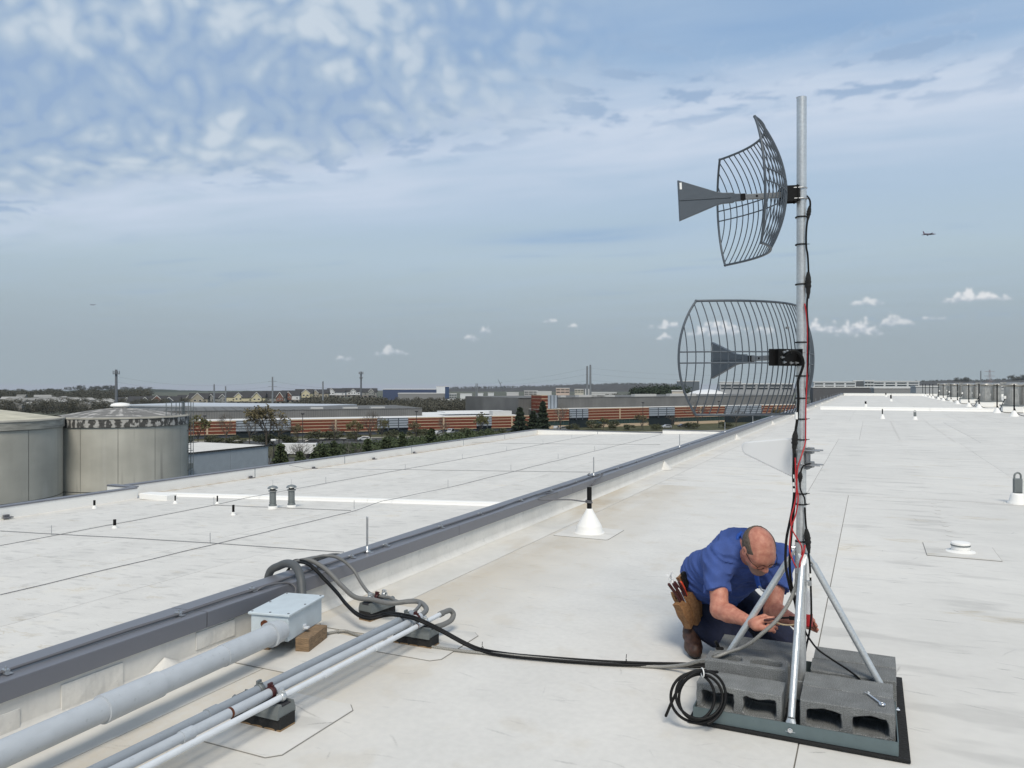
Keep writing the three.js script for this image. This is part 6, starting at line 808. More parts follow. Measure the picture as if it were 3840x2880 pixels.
longBuilding('long low brick red and silver building with a grey hall behind, left of the conifers', u => 1 / (1 / 277 + (u - 690) / 1060 * (1 / 319 - 1 / 277)), [[420, 885, 'o'], [885, 1090, 'g'], [1090, 1415, 'o'], [1415, 1530, 'g'], [1530, 1787, 'o'], [1787, 1843, 'g'], [1843, 1990, 'o']], 13.45, 18.4, 19.0, { depth: 60, rear: [430, 1640, 10.6, 22], units: [[1200, 5, 0.7], [1330, 6, 0.6], [1440, 6, 0.6]], lowUnits: [[1880, 9, 2.0, 12]] });
const rb = longBuilding('long brick red and silver building with a tall grey hall, right of the conifers', u => 1 / (1 / 354 + (u - 2200) / 700 * (1 / 413 - 1 / 354)), [[2050, 2134, 'o'], [2136, 2205, 'g'], [2206, 2434, 'o'], [2434, 2529, 'g'], [2530, 2718, 'o'], [2720, 2854, 'g'], [2856, 3060, 'o']], 11.2, 16.4, 19.9, { depth: 70, glassBase: true, rear: [2010, 3060, 6.6, 16], units: [[2180, 3, 0.8], [2250, 12, 1.0], [2300, 14, 0.8], [2320, 5, 1.2], [2465, 14, 1.2], [2600, 18, 1.3]] });
{ const t = rb.t; const A = rb.flatAt(2050), B = rb.flatAt(2074), C = rb.flatAt(2112), yt = EYE - 42 / FOCAL * 352; const w = part('stair_tower', triUV(rb.slab(A, B, rb.top - 2, yt, 9, 9), 6), brickM, t); for (let k = 0; k < 5; k++) { const y = lerp(rb.top, yt, k / 4); part('cream_band', rb.slab(A, B, y - 0.2, y + 0.1, 9.2, 9), creamM, w); } const g = part('tower_glazing', rb.slab(B, C, rb.top, yt, 8, 9), silverM, t); for (let k = 0; k < 4; k++) { const q = B.clone().lerp(C, k / 3 * 0.97); part('mullion', rb.slab(q, q.clone().add(C.clone().sub(B).normalize().multiplyScalar(0.3)), rb.top, yt, 8.3, 9), mullion, g); } }
one('warehouse_roof', (() => { const g = box(30, 0.4, 14, 0, 0, 0, YAW + 0.35); const p = W((1775 - CU) / FOCAL * 345, EYE - 12.3, 345); g.translate(p.x, p.y, p.z); return g; })(), whiteRoof, 'white flat roof showing beyond the end of the grey hall', 'roof');
one('warehouse', (() => { const p = W((890 - CU) / FOCAL * 470, STREET, 470), g = merge([box(128, 6.8, 60, 0, 3.4, 0, YAW - 0.36), box(130, 0.8, 62, 0, 7.1, 0, YAW - 0.36)]); g.translate(p.x, p.y, p.z); return g; })(), mat([0.46, 0.49, 0.53], 0.6), 'long pale metal warehouse in front of the row of houses', 'warehouse');
// ---------------------------------------------------------------- row of town houses
{
  const wallCol = { grey: mat([0.26, 0.265, 0.255], 0.9), brick: mat([0.20, 0.10, 0.075], 0.9), blue: mat([0.085, 0.11, 0.15], 0.9), cream: mat([0.55, 0.50, 0.34], 0.9), white: mat([0.62, 0.63, 0.64], 0.9), tan: mat([0.33, 0.30, 0.24], 0.9) }, roofM = mat(0xffffff, 0.95, { map: tex(128, (x, y) => { const n = fbm(x * 20, y * 20, 3, 20); const k = 0.245 + n * 0.07; return [k, k * 1.0, k * 1.03]; }) }), trim = mat([0.62, 0.62, 0.6], 0.8), win = new THREE.MeshPhysicalMaterial({ color: new THREE.Color(0.03, 0.035, 0.04), roughness: 0.15 }), base = mat([0.24, 0.22, 0.20], 0.9);
  const gable = (w, d, h) => { const s = new THREE.Shape(); s.moveTo(-w / 2, 0); s.lineTo(w / 2, 0); s.lineTo(0, h); s.closePath(); const g = new THREE.ExtrudeGeometry(s, { depth: d, bevelEnabled: false }); g.translate(0, 0, -d / 2); return g; };
  const house = (label, u, z, w, vBase, vEave, vRidge, col, gables, storeys) => { const yb = EYE - (vBase - CV) / FOCAL * z, ye = EYE - (vEave - CV) / FOCAL * z, yr = EYE - (vRidge - CV) / FOCAL * z, m = w / FOCAL * z, dep = m * 0.55, t = thing('town_house', label, 'house', 'row of town houses', W((u - CU) / FOCAL * z, yb, z)); t.rotation.y = YAW + 0.1; const h = ye - yb, rh = yr - ye;
    part('wall', box(m, h * 0.62, dep, 0, h * 0.69, 0), wallCol[col], t); part('ground_floor', box(m + 0.2, h * 0.38, dep + 0.6, 0, h * 0.19, 0), base, t);
    const rf = part('roof', (() => { const s = new THREE.Shape(); s.moveTo(-dep * 0.56, -0.3); s.lineTo(dep * 0.56, -0.3); s.lineTo(0, rh); s.closePath(); const g = new THREE.ExtrudeGeometry(s, { depth: m + 1, bevelEnabled: false }); g.rotateY(Math.PI / 2); g.translate(-m / 2 - 0.5, h, 0); return triUV(g, 8); })(), roofM, t);
    for (const [x, gw, c, gh] of gables) { const W2 = gw * m, G = part('gable', merge([box(W2, h * 0.64, 1.2, x * m, h * 0.68, dep / 2 + 0.5), gable(W2, 1.2, rh * gh).translate(x * m, h, dep / 2 + 0.5)]), wallCol[c], t); const gr = part('gable_roof', merge([-1, 1].map(s => { const L = Math.hypot(W2 / 2 + 0.5, rh * gh), a = Math.atan2(rh * gh, W2 / 2); return box(L, 0.35, dep * 0.6, 0, 0, 0).rotateZ(-s * a).translate(x * m + s * (W2 / 4 + 0.1), h + rh * gh / 2 + 0.2, dep * 0.35); })), roofM, t); part('verge_trim', merge([-1, 1].map(s => { const L = Math.hypot(W2 / 2 + 0.5, rh * gh), a = Math.atan2(rh * gh, W2 / 2); return box(L, 0.45, 0.15, 0, 0, 0).rotateZ(-s * a).translate(x * m + s * (W2 / 4 + 0.1), h + rh * gh / 2 + 0.1, dep * 0.65 + 0.1); })), trim, gr); for (const q of [-0.22, 0.22]) { const wd = part('window', box(W2 * 0.2, h * 0.17, 0.3, x * m + q * W2, h * 0.72, dep / 2 + 1.05), win, t); part('frame', box(W2 * 0.26, h * 0.21, 0.2, x * m + q * W2, h * 0.72, dep / 2 + 1.02), trim, wd); } }
    const n = Math.max(3, Math.round(m / 5)); for (let i = 0; i < n; i++) { part('garage_door', box(m / n * 0.5, h * 0.26, 0.3, (i + 0.5 - n / 2) * m / n, h * 0.14, dep / 2 + 0.25), win, t); if (i % 2) part('window', box(m / n * 0.3, h * 0.14, 0.25, (i + 0.5 - n / 2) * m / n, h * 0.62, dep / 2 + 0.1), win, t); } };
  house('small grey house with a white trimmed gable, leftmost in the row', 478, 760, 66, 1520, 1507, 1489, 'grey', [[0.1, 0.5, 'grey', 0.9]]);
  house('grey house with a wide dark roof beside the leftmost one', 530, 750, 84, 1522, 1504, 1486, 'grey', [[0.28, 0.36, 'grey', 0.8]]);
  house('house with a red brick gable', 596, 750, 62, 1520, 1502, 1484, 'grey', [[0, 0.66, 'brick', 1]]); house('house with a dark blue gable', 646, 755, 62, 1519, 1503, 1486, 'blue', [[-0.08, 0.5, 'blue', 0.8]]);
  house('pale grey house between the blue gable and the twin gables', 702, 760, 66, 1518, 1498, 1481, 'grey', [[0.18, 0.4, 'tan', 0.9]]); house('pale house with a broad white trimmed gable', 748, 755, 70, 1520, 1494, 1474, 'tan', [[0.0, 0.62, 'tan', 1]]);
  house('grey house with two small dark gables behind the power poles', 822, 765, 90, 1518, 1492, 1474, 'grey', [[-0.24, 0.26, 'grey', 0.75], [0.22, 0.28, 'grey', 0.75]]); house('cream house with a single broad gable', 890, 750, 72, 1515, 1488, 1470, 'cream', [[0.14, 0.44, 'cream', 0.8]]);
  house('cream house with a gable facing right of the single gabled one', 955, 750, 84, 1514, 1490, 1468, 'cream', [[0.16, 0.42, 'cream', 0.85]]); house('dark roofed grey house behind the tallest power pole', 1030, 760, 86, 1512, 1490, 1466, 'grey', [[0.28, 0.3, 'brick', 0.8]]);
  house('house of brick and white siding', 1092, 770, 66, 1508, 1482, 1464, 'white', [[-0.1, 0.34, 'brick', 0.7]]); house('tall cream apartment house with balconies', 1142, 780, 64, 1500, 1475, 1459, 'cream', [[0.12, 0.5, 'cream', 0.9]]);
  house('grey apartment house right of the tall cream one', 1200, 800, 66, 1500, 1474, 1460, 'tan', [[-0.2, 0.34, 'tan', 0.8]]); house('white apartment house with a steep dark roof', 1262, 820, 66, 1488, 1470, 1456, 'white', [[-0.24, 0.36, 'white', 0.95]]);
  house('white apartment house with four rows of windows', 1320, 830, 70, 1488, 1468, 1455, 'white', [[0.1, 0.3, 'white', 0.7]]); house('pale apartment house at the right end of the row', 1380, 850, 66, 1490, 1469, 1456, 'grey', [[0.2, 0.3, 'grey', 0.8]]);
}
// ---------------------------------------------------------------- far business park
{
  const far = (name, label, u0, u1, v0, v1, z, col, extra) => { const w = (u1 - u0) / FOCAL * z, h = (v0 - v1) / FOCAL * z, yb = Math.min(EYE - (v0 - CV) / FOCAL * z, groundY(z)), yt = EYE - (v1 - CV) / FOCAL * z, t = thing(name, label, 'building', 'far business park', W(((u0 + u1) / 2 - CU) / FOCAL * z, yb, z)); t.rotation.y = YAW - Math.atan(((u0 + u1) / 2 - CU) / FOCAL) * 0.6; part('wall', box(w, yt - yb, w * 0.4, 0, (yt - yb) / 2, 0), typeof col === 'object' && col.isMaterial ? col : mat(col, 0.8), t); part('roof', box(w + 0.6, 0.6, w * 0.4 + 0.6, 0, yt - yb + 0.2, 0), whiteRoof, t);
    for (let k = 0; k < (extra || 0); k++) { const y = (yt - yb) - h * (k + 0.6) / (extra + 0.2); const n = Math.max(3, Math.round(w / 9)); for (let i = 0; i < n; i++) part('window', box(w / n * 0.82, h / extra * 0.32, 0.5, (i + 0.5 - n / 2) * w / n, y, w * 0.2 + 0.1), darkGlass, t); } return t; };
  const blueM = mat([0.045, 0.065, 0.13], 0.6);
  far('big_box_store', 'dark blue and grey box building with a blue pylon on the skyline', 1440, 1636, 1500, 1460, 1000, blueM); far('big_box_store', 'grey lower wing in front of the blue box building', 1496, 1668, 1504, 1475, 960, [0.22, 0.22, 0.22]); far('big_box_store', 'white block behind the blue box building', 1636, 1672, 1480, 1450, 1040, [0.7, 0.72, 0.74]); far('blue_tower', 'narrow dark blue pylon at the end of the blue building', 1669, 1684, 1502, 1450, 940, [0.035, 0.065, 0.14]);
  far('office_block', 'pale office block right of the blue pylon', 1685, 1712, 1502, 1477, 950, [0.45, 0.47, 0.48], 3); far('office_block', 'white warehouse far behind the conifers', 1726, 1770, 1496, 1477, 1100, [0.6, 0.62, 0.63]); far('office_block', 'white warehouse beside the twin far poles', 1790, 1812, 1492, 1475, 1150, [0.6, 0.62, 0.63]); far('office_block', 'pale warehouse left of the crane', 1830, 1852, 1492, 1474, 1180, [0.58, 0.6, 0.61]);
  far('office_block', 'long pale building behind the dark conifers', 1640, 1870, 1512, 1500, 760, [0.5, 0.5, 0.5]); far('office_block', 'beige flat building under the hill, left one', 1900, 1945, 1480, 1472, 1200, [0.5, 0.5, 0.5]); far('office_block', 'beige stepped building under the hill', 1966, 2016, 1482, 1466, 1180, [0.42, 0.41, 0.4], 2); far('office_block', 'round roofed pale hall under the hill', 2012, 2068, 1484, 1468, 1100, [0.5, 0.5, 0.49]); far('office_block', 'pinkish tan block under the hill', 2085, 2135, 1476, 1456, 1150, [0.55, 0.43, 0.36], 2); far('office_block', 'cream block left of the twin power poles', 2155, 2188, 1474, 1460, 1150, [0.5, 0.47, 0.4], 2); far('office_block', 'small white building at the foot of the twin power poles', 2194, 2212, 1484, 1460, 900, [0.6, 0.6, 0.6]); far('office_block', 'long pale building in front of the wooded hill', 2214, 2310, 1482, 1472, 900, [0.48, 0.48, 0.47]);
  far('office_block', 'long white office with two window bands, left of the dark glass block', 3052, 3198, 1454, 1433, 640, [0.62, 0.64, 0.65], 2); far('office_block', 'dark glass block between two white offices', 3200, 3240, 1452, 1429, 650, [0.10, 0.11, 0.12]); far('office_block', 'white stair block beside the dark glass block', 3242, 3274, 1452, 1428, 640, [0.55, 0.57, 0.58], 2); far('office_block', 'long white office with two window bands, right of the dark glass block', 3276, 3432, 1450, 1431, 640, [0.62, 0.64, 0.65], 2); far('office_block', 'low dark building under the left white office', 3050, 3270, 1474, 1453, 520, [0.10, 0.10, 0.105]); far('office_block', 'long grey warehouse wall beyond the end parapet', 3280, 3460, 1474, 1456, 480, [0.27, 0.27, 0.27]); far('office_block', 'pale grey warehouse behind the black posts', 3440, 3720, 1470, 1450, 420, [0.42, 0.43, 0.44]);
  far('office_block', 'grey warehouse behind the exhaust fans', 3720, 3900, 1476, 1460, 380, [0.45, 0.46, 0.46]); far('office_block', 'grey office behind the lower antenna', 2700, 2960, 1462, 1440, 560, [0.33, 0.34, 0.35], 2); far('office_block', 'dark flat block behind the lower antenna, at its left edge', 2540, 2620, 1452, 1430, 700, [0.12, 0.14, 0.16]);
  far('office_block', 'grey hipped hall seen through the lower antenna', 2700, 2776, 1466, 1434, 620, [0.22, 0.24, 0.25]);
  // white dome seen through the dish
  { const z = 560, t = thing('air_dome', 'white inflated dome seen through the lower grid antenna', 'dome', undefined, W((2652 - CU) / FOCAL * z, groundY(z) + 7, z)); const g = new THREE.SphereGeometry(1, 40, 14, 0, Math.PI * 2, 0, Math.PI / 2); g.scale(18.5, 9.4, 18.5); part('shell', g, M.radome, t); part('base_wall', rod(V(0, -8, 0), V(0, 0.4, 0), 18.4, 18.4, 40), whiteRoof, t); }
  far('beige_hut', 'small beige hut left of the white dome', 2520, 2560, 1486, 1466, 470, [0.5, 0.45, 0.38]);
  // crowd of low pale roofs on the left
  const r = rng(12), wds = ['grey', 'white', 'beige', 'tan', 'pale', 'dull']; for (let i = 0; i < 34; i++) { const u = 30 + r() * 360, z = 560 + r() * 320, w = 8 + r() * 16, k = 0.12 + r() * 0.25; const t = one('low_house', (() => { const h = 4 + r() * 3, g = merge([box(w, h, w * 0.8, 0, h / 2, 0), new ConvexGeometry([V(-w / 2, h, -w * 0.42), V(w / 2, h, -w * 0.42), V(-w / 2, h, w * 0.42), V(w / 2, h, w * 0.42), V(-w / 2, h + 2.2, 0), V(w / 2, h + 2.2, 0)])]); g.rotateY(r() * 3); const p = W((u - CU) / FOCAL * z, groundY(z), z); g.translate(p.x, p.y, p.z); return g; })(), mat([k, k * 0.98, k * 0.93], 0.9), 'one of the small pale houses scattered below the hills beyond the tanks', 'house', 'small houses beyond the tanks'); }
}
// ---------------------------------------------------------------- poles, pylons, wires, lamps
{
  const steelGrey = mat([0.13, 0.14, 0.155], 0.7), poleM = mat([0.20, 0.215, 0.23], 0.6);
  const pole = (label, u, z, v0, v1, w, arms) => { const b = W((u - CU) / FOCAL * z, groundY(z), z), h = EYE - (v1 - CV) / FOCAL * z - b.y, t = thing('power_pole', label, 'power pole', 'power poles', b); t.rotation.y = YAW; part('mast', rod(V(0, 0, 0), V(0, h, 0), w * 0.5, w * 0.32, 8), poleM, t); for (const [dy, len] of arms) part('cross_arm', rod(V(-len, h - dy, 0), V(len, h - dy, 0), 0.12, 0.12, 5), poleM, t); return [u, z, v1]; };
  pole('thick steel power pole, left one of the close pair before the houses', 803, 560, 1540, 1441, 1.6, []); pole('thick steel power pole, right one of the close pair before the houses', 846, 560, 1542, 1448, 1.5, []); pole('tall steel power pole with two pairs of arms before the dark roofed house', 1022, 600, 1520, 1413, 1.7, [[3.5, 3.4], [7.6, 3.4]]); pole('steel power pole before the grey apartment house', 1211, 560, 1530, 1430, 1.5, []); pole('left one of the tall twin power poles in the middle of the skyline', 2202, 640, 1480, 1373, 2.2, []); pole('right one of the tall twin power poles in the middle of the skyline', 2214, 640, 1485, 1368, 2.2, []); pole('left one of the small twin poles left of the crane', 1785, 1000, 1490, 1438, 1.6, []); pole('right one of the small twin poles left of the crane', 1790, 1000, 1490, 1438, 1.6, []); pole('thin dark pole beside the lattice pylon on the right', 3678, 700, 1440, 1390, 1.4, []);
  const mono = (label, u, z, v1, w, kind) => { const b = W((u - CU) / FOCAL * z, groundY(z), z), h = EYE - (v1 - CV) / FOCAL * z - b.y, t = thing('cell_tower', label, 'cell tower', 'cell towers', b); t.rotation.y = YAW; part('mast', rod(V(0, 0, 0), V(0, h, 0), w * 0.55, w * 0.4, 8), steelGrey, t); const hs = kind ? [1, 5.2] : [1.4]; hs.forEach((dy, k) => { part('platform', rod(V(0, h - dy - 1.4, 0), V(0, h - dy - 1.1, 0), 1.9 - k * 0.6, 1.9 - k * 0.6, 12), steelGrey, t); for (let i = 0; i < 8; i++) { const a = i / 8 * 6.28, R = 1.9 - k * 0.6; part('panel', rbox(0.35, 2.2 - k, 0.25, 0.05, Math.cos(a) * R, h - dy - 0.4, Math.sin(a) * R), poleM, t); } }); };
  mono('cell tower with a crown of panels left of the houses', 436, 480, 1386, 1.8, 0); mono('slim cell tower with two rings of panels above the white apartments', 1354, 700, 1393, 1.7, 1);
  { const z = 1500, b = W((3711 - CU) / FOCAL * z, groundY(z), z), h = EYE - (1386 - CV) / FOCAL * z - b.y, t = thing('lattice_pylon', 'red and white lattice pylon on the right skyline', 'pylon', undefined, b); t.rotation.y = YAW; const pm = mat([0.30, 0.22, 0.22], 0.8), wd = k => lerp(4.2, 0.8, k); for (const [sx, sz] of [[-1, -1], [1, -1], [1, 1], [-1, 1]]) part('leg', rod(V(sx * wd(0), 0, sz * wd(0)), V(sx * wd(1), h, sz * wd(1)), 0.28, 0.2, 4), pm, t); for (let k = 0; k < 10; k++) { const a = k / 10, c = (k + 1) / 10; part('brace', merge([rod(V(-wd(a), h * a, wd(a)), V(wd(c), h * c, wd(c)), 0.13, 0.13, 4), rod(V(wd(a), h * a, wd(a)), V(-wd(c), h * c, wd(c)), 0.13, 0.13, 4)]), pm, t); } for (const y of [0.55, 0.75, 0.93]) part('cross_arm', rod(V(-10, h * y, 0), V(10, h * y, 0), 0.3, 0.3, 4), pm, t); }
  const wire = (label, a, b, sag) => { const pts = []; for (let i = 0; i <= 12; i++) { const t = i / 12, p = a.clone().lerp(b, t); p.y -= sag * 4 * t * (1 - t); pts.push(p); } one('power_line', tube(pts, 0.05, 24, 3), steelGrey, label, 'power line', 'overhead power lines'); };
  const pt = (u, z, v) => atD(u, v, z); [0, 22, 46].forEach((d, i) => { wire(['top', 'middle', 'lowest'][i] + ' power line leading right from the twin poles', pt(2214, 640, 1380 + d), pt(2900, 760, 1398 + d * 0.7), 4); wire(['top', 'middle', 'lowest'][i] + ' power line leading left from the twin poles', pt(2202, 640, 1382 + d), pt(1700, 900, 1440 + d * 0.3), 4); }); [0, 20].forEach((d, i) => { wire(['upper', 'lower'][i] + ' power line leading left from the armed pole', pt(1016, 600, 1430 + d), pt(436, 620, 1412 + d), 5); wire(['upper', 'lower'][i] + ' power line leading right from the armed pole', pt(1028, 600, 1430 + d), pt(1420, 720, 1454 + d * 0.2), 3); });
  const lamp = (label, u, z, v1, white) => { const b = W((u - CU) / FOCAL * z, groundY(z), z), h = EYE - (v1 - CV) / FOCAL * z - b.y, t = thing('lamp_post', label, 'lamp post', 'parking lot lamp posts', b); t.rotation.y = YAW; part('post', rod(V(0, 0, 0), V(0, h, 0), 0.14, 0.1, 6), M.copingDark, t); part('head', rbox(1.1, 0.4, 0.7, 0.1, 0, h + 0.1, 0), white ? whiteRoof : M.copingDark, t); };
  lamp('dark lamp post before the leftmost brick bay', 768, 255, 1561); lamp('dark lamp post before the brick bay in the middle', 1135, 262, 1553); lamp('dark lamp post before the brick bay right of the glazed entrance', 1562, 285, 1544); lamp('dark lamp post among the budding tree right of the brick bays', 1806, 300, 1548); lamp('dark lamp post before the right building', 2411, 335, 1511); lamp('dark lamp post seen through the lower antenna', 2696, 350, 1506); lamp('short lamp post with a pale head beside the trailer', 1026, 170, 1652, true); lamp('thin lamp post near the outer parapet', 1290, 190, 1650);
  // crane
  { const z = 1400, a = atD(1880, 1449, z), b = atD(1868, 1423, z), c = atD(1876, 1440, z); const t = thing('crane', 'tiny slanted crane boom on the wooded skyline', 'crane'); part('boom', rod(a, b, 0.7, 0.35, 4), steelGrey, t); part('jib', rod(c, atD(1881, 1433, z), 0.5, 0.3, 4), steelGrey, t); part('cab', box(5, 4, 5, a.x, a.y - 2, a.z), steelGrey, t); }
}
// ---------------------------------------------------------------- vehicles
{
  const tyre = mat([0.012, 0.012, 0.012], 0.9), rim = mat([0.4, 0.4, 0.41], 0.4, { metalness: 0.7 });
  const car = (label, u, z, turn, col, kind = 'car') => { const t = thing(kind === 'van' ? 'parked_van' : 'parked_car', label, kind === 'van' ? 'van' : 'car', 'cars parked before the buildings', W((u - CU) / FOCAL * z, groundY(z) + 0.4, z)); t.rotation.y = turn; const pm = new THREE.MeshPhysicalMaterial({ color: new THREE.Color(...col), roughness: 0.35, clearcoat: 1, clearcoatRoughness: 0.1 }); const s = new THREE.Shape(); const hh = kind === 'van' ? 2.0 : 1.45; s.moveTo(-2.25, 0.3); s.lineTo(-2.3, 0.75); s.quadraticCurveTo(-2.25, 0.92, -1.4, 0.98); s.lineTo(-0.6, hh); s.lineTo(1.2, hh); s.lineTo(2.0, 0.98); s.lineTo(2.28, 0.9); s.lineTo(2.28, 0.3); s.closePath(); const g = new THREE.ExtrudeGeometry(s, { depth: 1.55, bevelEnabled: true, bevelSize: 0.08, bevelThickness: 0.1, bevelSegments: 2 }); g.translate(0, 0, -0.775); part('body', g, pm, t); const w = new THREE.Shape(); w.moveTo(-1.15, 1.02); w.lineTo(-0.52, hh - 0.08); w.lineTo(1.12, hh - 0.08); w.lineTo(1.75, 1.02); w.closePath(); const wg = new THREE.ExtrudeGeometry(w, { depth: 1.79, bevelEnabled: false }); wg.translate(0, 0, -0.895); part('window', wg, darkGlass, t); part('windscreen', box(0.06, 0.62, 1.4, -1.02, hh * 0.84, 0, 0, 0, -0.95), darkGlass, t); for (const x of [-1.4, 1.4]) for (const zz of [-0.82, 0.82]) { const wh = part('wheel', new THREE.CylinderGeometry(0.33, 0.33, 0.2, 18).rotateX(Math.PI / 2).translate(x, 0.33, zz), tyre, t); part('rim', new THREE.CylinderGeometry(0.2, 0.2, 0.22, 14).rotateX(Math.PI / 2).translate(x, 0.33, zz), rim, wh); } };
  car('white car parked before the glazed entrance', 1366, 268, YAW + 0.25, [0.7, 0.7, 0.7]); car('silver car parked before the brick bay, left one', 1640, 300, YAW + 1.2, [0.4, 0.4, 0.4]); car('silver van parked before the brick bay', 1690, 305, YAW + 1.2, [0.42, 0.43, 0.45], 'van'); car('grey car parked in the nearer row', 1672, 285, YAW + 0.2, [0.2, 0.21, 0.22]); car('grey car under the bare tree left of the right building', 2110, 330, YAW + 0.3, [0.25, 0.26, 0.27]); car('silver car beside the bare tree left of the right building', 2085, 335, YAW + 1.3, [0.4, 0.4, 0.4]); car('silver car parked before the glazed bay of the right building', 2500, 345, YAW + 0.3, [0.45, 0.46, 0.48]); car('dark car parked beside the silver one at the right building', 2560, 352, YAW + 0.3, [0.03, 0.03, 0.035]); car('dark car before the hedge left of the white car', 1170, 255, YAW + 0.3, [0.04, 0.04, 0.045]);
  { const z = 205, t = thing('semi_trailer', 'white box trailer parked behind the conifers', 'trailer', undefined, W((1122 - CU) / FOCAL * z, groundY(z) + 0.4, z)); t.rotation.y = YAW + 0.1; part('box_body', rbox(9.2, 2.7, 2.5, 0.05, 0, 2.5, 0), whiteRoof, t); part('chassis', box(8.8, 0.25, 1.4, 0, 1.0, 0), M.copingDark, t); part('landing_gear', box(0.2, 0.9, 1.6, -3, 0.45, 0), M.copingDark, t); for (const x of [2.4, 3.6]) for (const s of [-1, 1]) part('wheel', new THREE.CylinderGeometry(0.5, 0.5, 0.35, 18).rotateX(Math.PI / 2).translate(x, 0.5, s * 1.0), tyre, t); }
}
// ---------------------------------------------------------------- planting
{
  const bare = (label, u, z, v0, v1, k, wide = 1) => tree('bare_tree', label, 'tree', 'bare' + k, () => bareGeo(100 + k, 0), [k % 2 ? twigM : twigGrey], u, z, hOf(v0, v1, z) * 1.02, wide, 'bare trees before the brick buildings');
  const bud = (label, u, z, v0, v1, k, wide = 1, m = budM) => tree('budding_tree', label, 'tree', 'bud' + k, () => bareGeo(200 + k, 3), [twigM, m], u, z, hOf(v0, v1, z) * 1.0, wide, 'budding trees before the brick buildings');
  const pine = (label, u, z, v0, v1, k, wide = 1, m = pineM) => tree('conifer', label, 'tree', 'pine' + k, () => coniferGeo(300 + k, 0.2 + 0.05 * (k % 3), 2600), [m], u, z, hOf(v0, v1, z), wide, 'conifers');
  const bush = (label, u, z, v0, v1, k, wide = 1, m = shrubM) => tree('shrub', label, 'shrub', 'bush' + k, () => shrubGeo(400 + k, 1400, 0.8 + 0.3 * (k % 2), 8 + k), [m], u, z, hOf(v0, v1, z) * 1.1, wide * 0.75, 'shrubs before the buildings');
  bud('budding tree before the leftmost brick bay, with a dark trunk', 742, 245, 1668, 1548, 1, 0.9); bare('bare tree at the right end of the leftmost brick bay', 848, 250, 1660, 1553, 1); bare('bare tree at the left of the silver bay', 935, 255, 1655, 1562, 2, 1.1); bud('large budding tree before the silver bay', 1000, 240, 1655, 1512, 2, 1.15, budTan); bare('bare tree right of the large budding tree', 1046, 250, 1650, 1555, 3); bud('small budding tree at the left of the middle brick bay', 1118, 255, 1650, 1590, 3, 1.0, budTan); bare('slender bare tree before the middle brick bay', 1255, 262, 1645, 1573, 4, 0.9); bud('budding tree at the right end of the middle brick bay', 1335, 262, 1648, 1570, 1, 0.85); bare('tall dark bare tree left of the glazed entrance', 1388, 250, 1650, 1532, 5, 0.95);
  bud('budding tree right of the tall bare tree', 1432, 270, 1650, 1565, 2, 0.7); bud('budding tree at the left of the long brick bay', 1560, 280, 1640, 1580, 3, 1, budTan); bare('slender bare tree before the long brick bay', 1662, 285, 1640, 1565, 1, 0.9); bud('bright budding tree before the narrow silver bay', 1796, 285, 1635, 1545, 1, 0.95); bare('bare tree before the low brick wall right of the conifers', 2102, 320, 1604, 1512, 2, 0.9);
  bud('small budding tree left of the glass base of the right building', 2262, 330, 1606, 1565, 3, 1.2); bud('small budding tree before the right brick bay', 2404, 335, 1600, 1550, 2, 1.1, budTan); bare('bare tree seen at the left rim of the lower antenna', 2520, 340, 1598, 1550, 3, 1.2); bare('bare tree seen through the middle of the lower antenna', 2615, 350, 1595, 1498, 4); bare('bare tree seen through the lower antenna, right of the middle', 2760, 360, 1590, 1530, 5, 1.2); bud('budding tree beyond the mast', 2900, 360, 1585, 1525, 1, 1.1, budTan);
  pine('tall dark conifer, left one of the group between the buildings', 1950, 300, 1640, 1528, 1, 1.35); pine('tall dark conifer, middle one of the group between the buildings', 2000, 305, 1635, 1540, 2, 1.3); pine('tall pointed conifer, right one of the group between the buildings', 2036, 300, 1632, 1505, 3, 1.15); pine('small dark conifer before the far pale building', 1752, 520, 1545, 1500, 1, 1.2); pine('small dark conifer right of the far pale building', 1828, 520, 1545, 1496, 2, 1.3); pine('dark conifer behind the tall grey hall, at the left', 1912, 500, 1542, 1502, 3, 1.3);
  pine('green conifer beside the grey shed, tallest one', 1052, 150, 1745, 1665, 4, 1.25, cedarM); pine('small green conifer before the trailer', 1125, 150, 1735, 1694, 5, 1.2, cedarM); pine('green conifer right of the trailer', 1252, 155, 1725, 1655, 6, 1.2, cedarM); pine('green conifer on the slope before the white car', 1378, 160, 1705, 1645, 4, 1.1, cedarM); pine('green conifer on the slope below the glazed entrance', 1450, 170, 1690, 1640, 5, 1.5, cedarM); pine('green conifer on the slope below the long brick bay', 1508, 175, 1680, 1622, 6, 1.2, cedarM); pine('green conifer on the slope near the outer parapet, fourth of the row', 1618, 190, 1665, 1608, 4, 1.3, cedarM); pine('green conifer beside the cars', 1756, 220, 1648, 1608, 5, 1.2, cedarM); pine('low green conifer beside the small lamp post', 1180, 150, 1730, 1695, 6, 1.6, cedarM);
  bare('grey leafless tree before the trailer', 1128, 175, 1720, 1655, 2, 1.6); bare('grey leafless tree at the corner of the shed', 1014, 170, 1725, 1668, 3, 1.2); bare('leafless tree on the slope right of the conifers', 1330, 175, 1700, 1650, 4, 1.5);
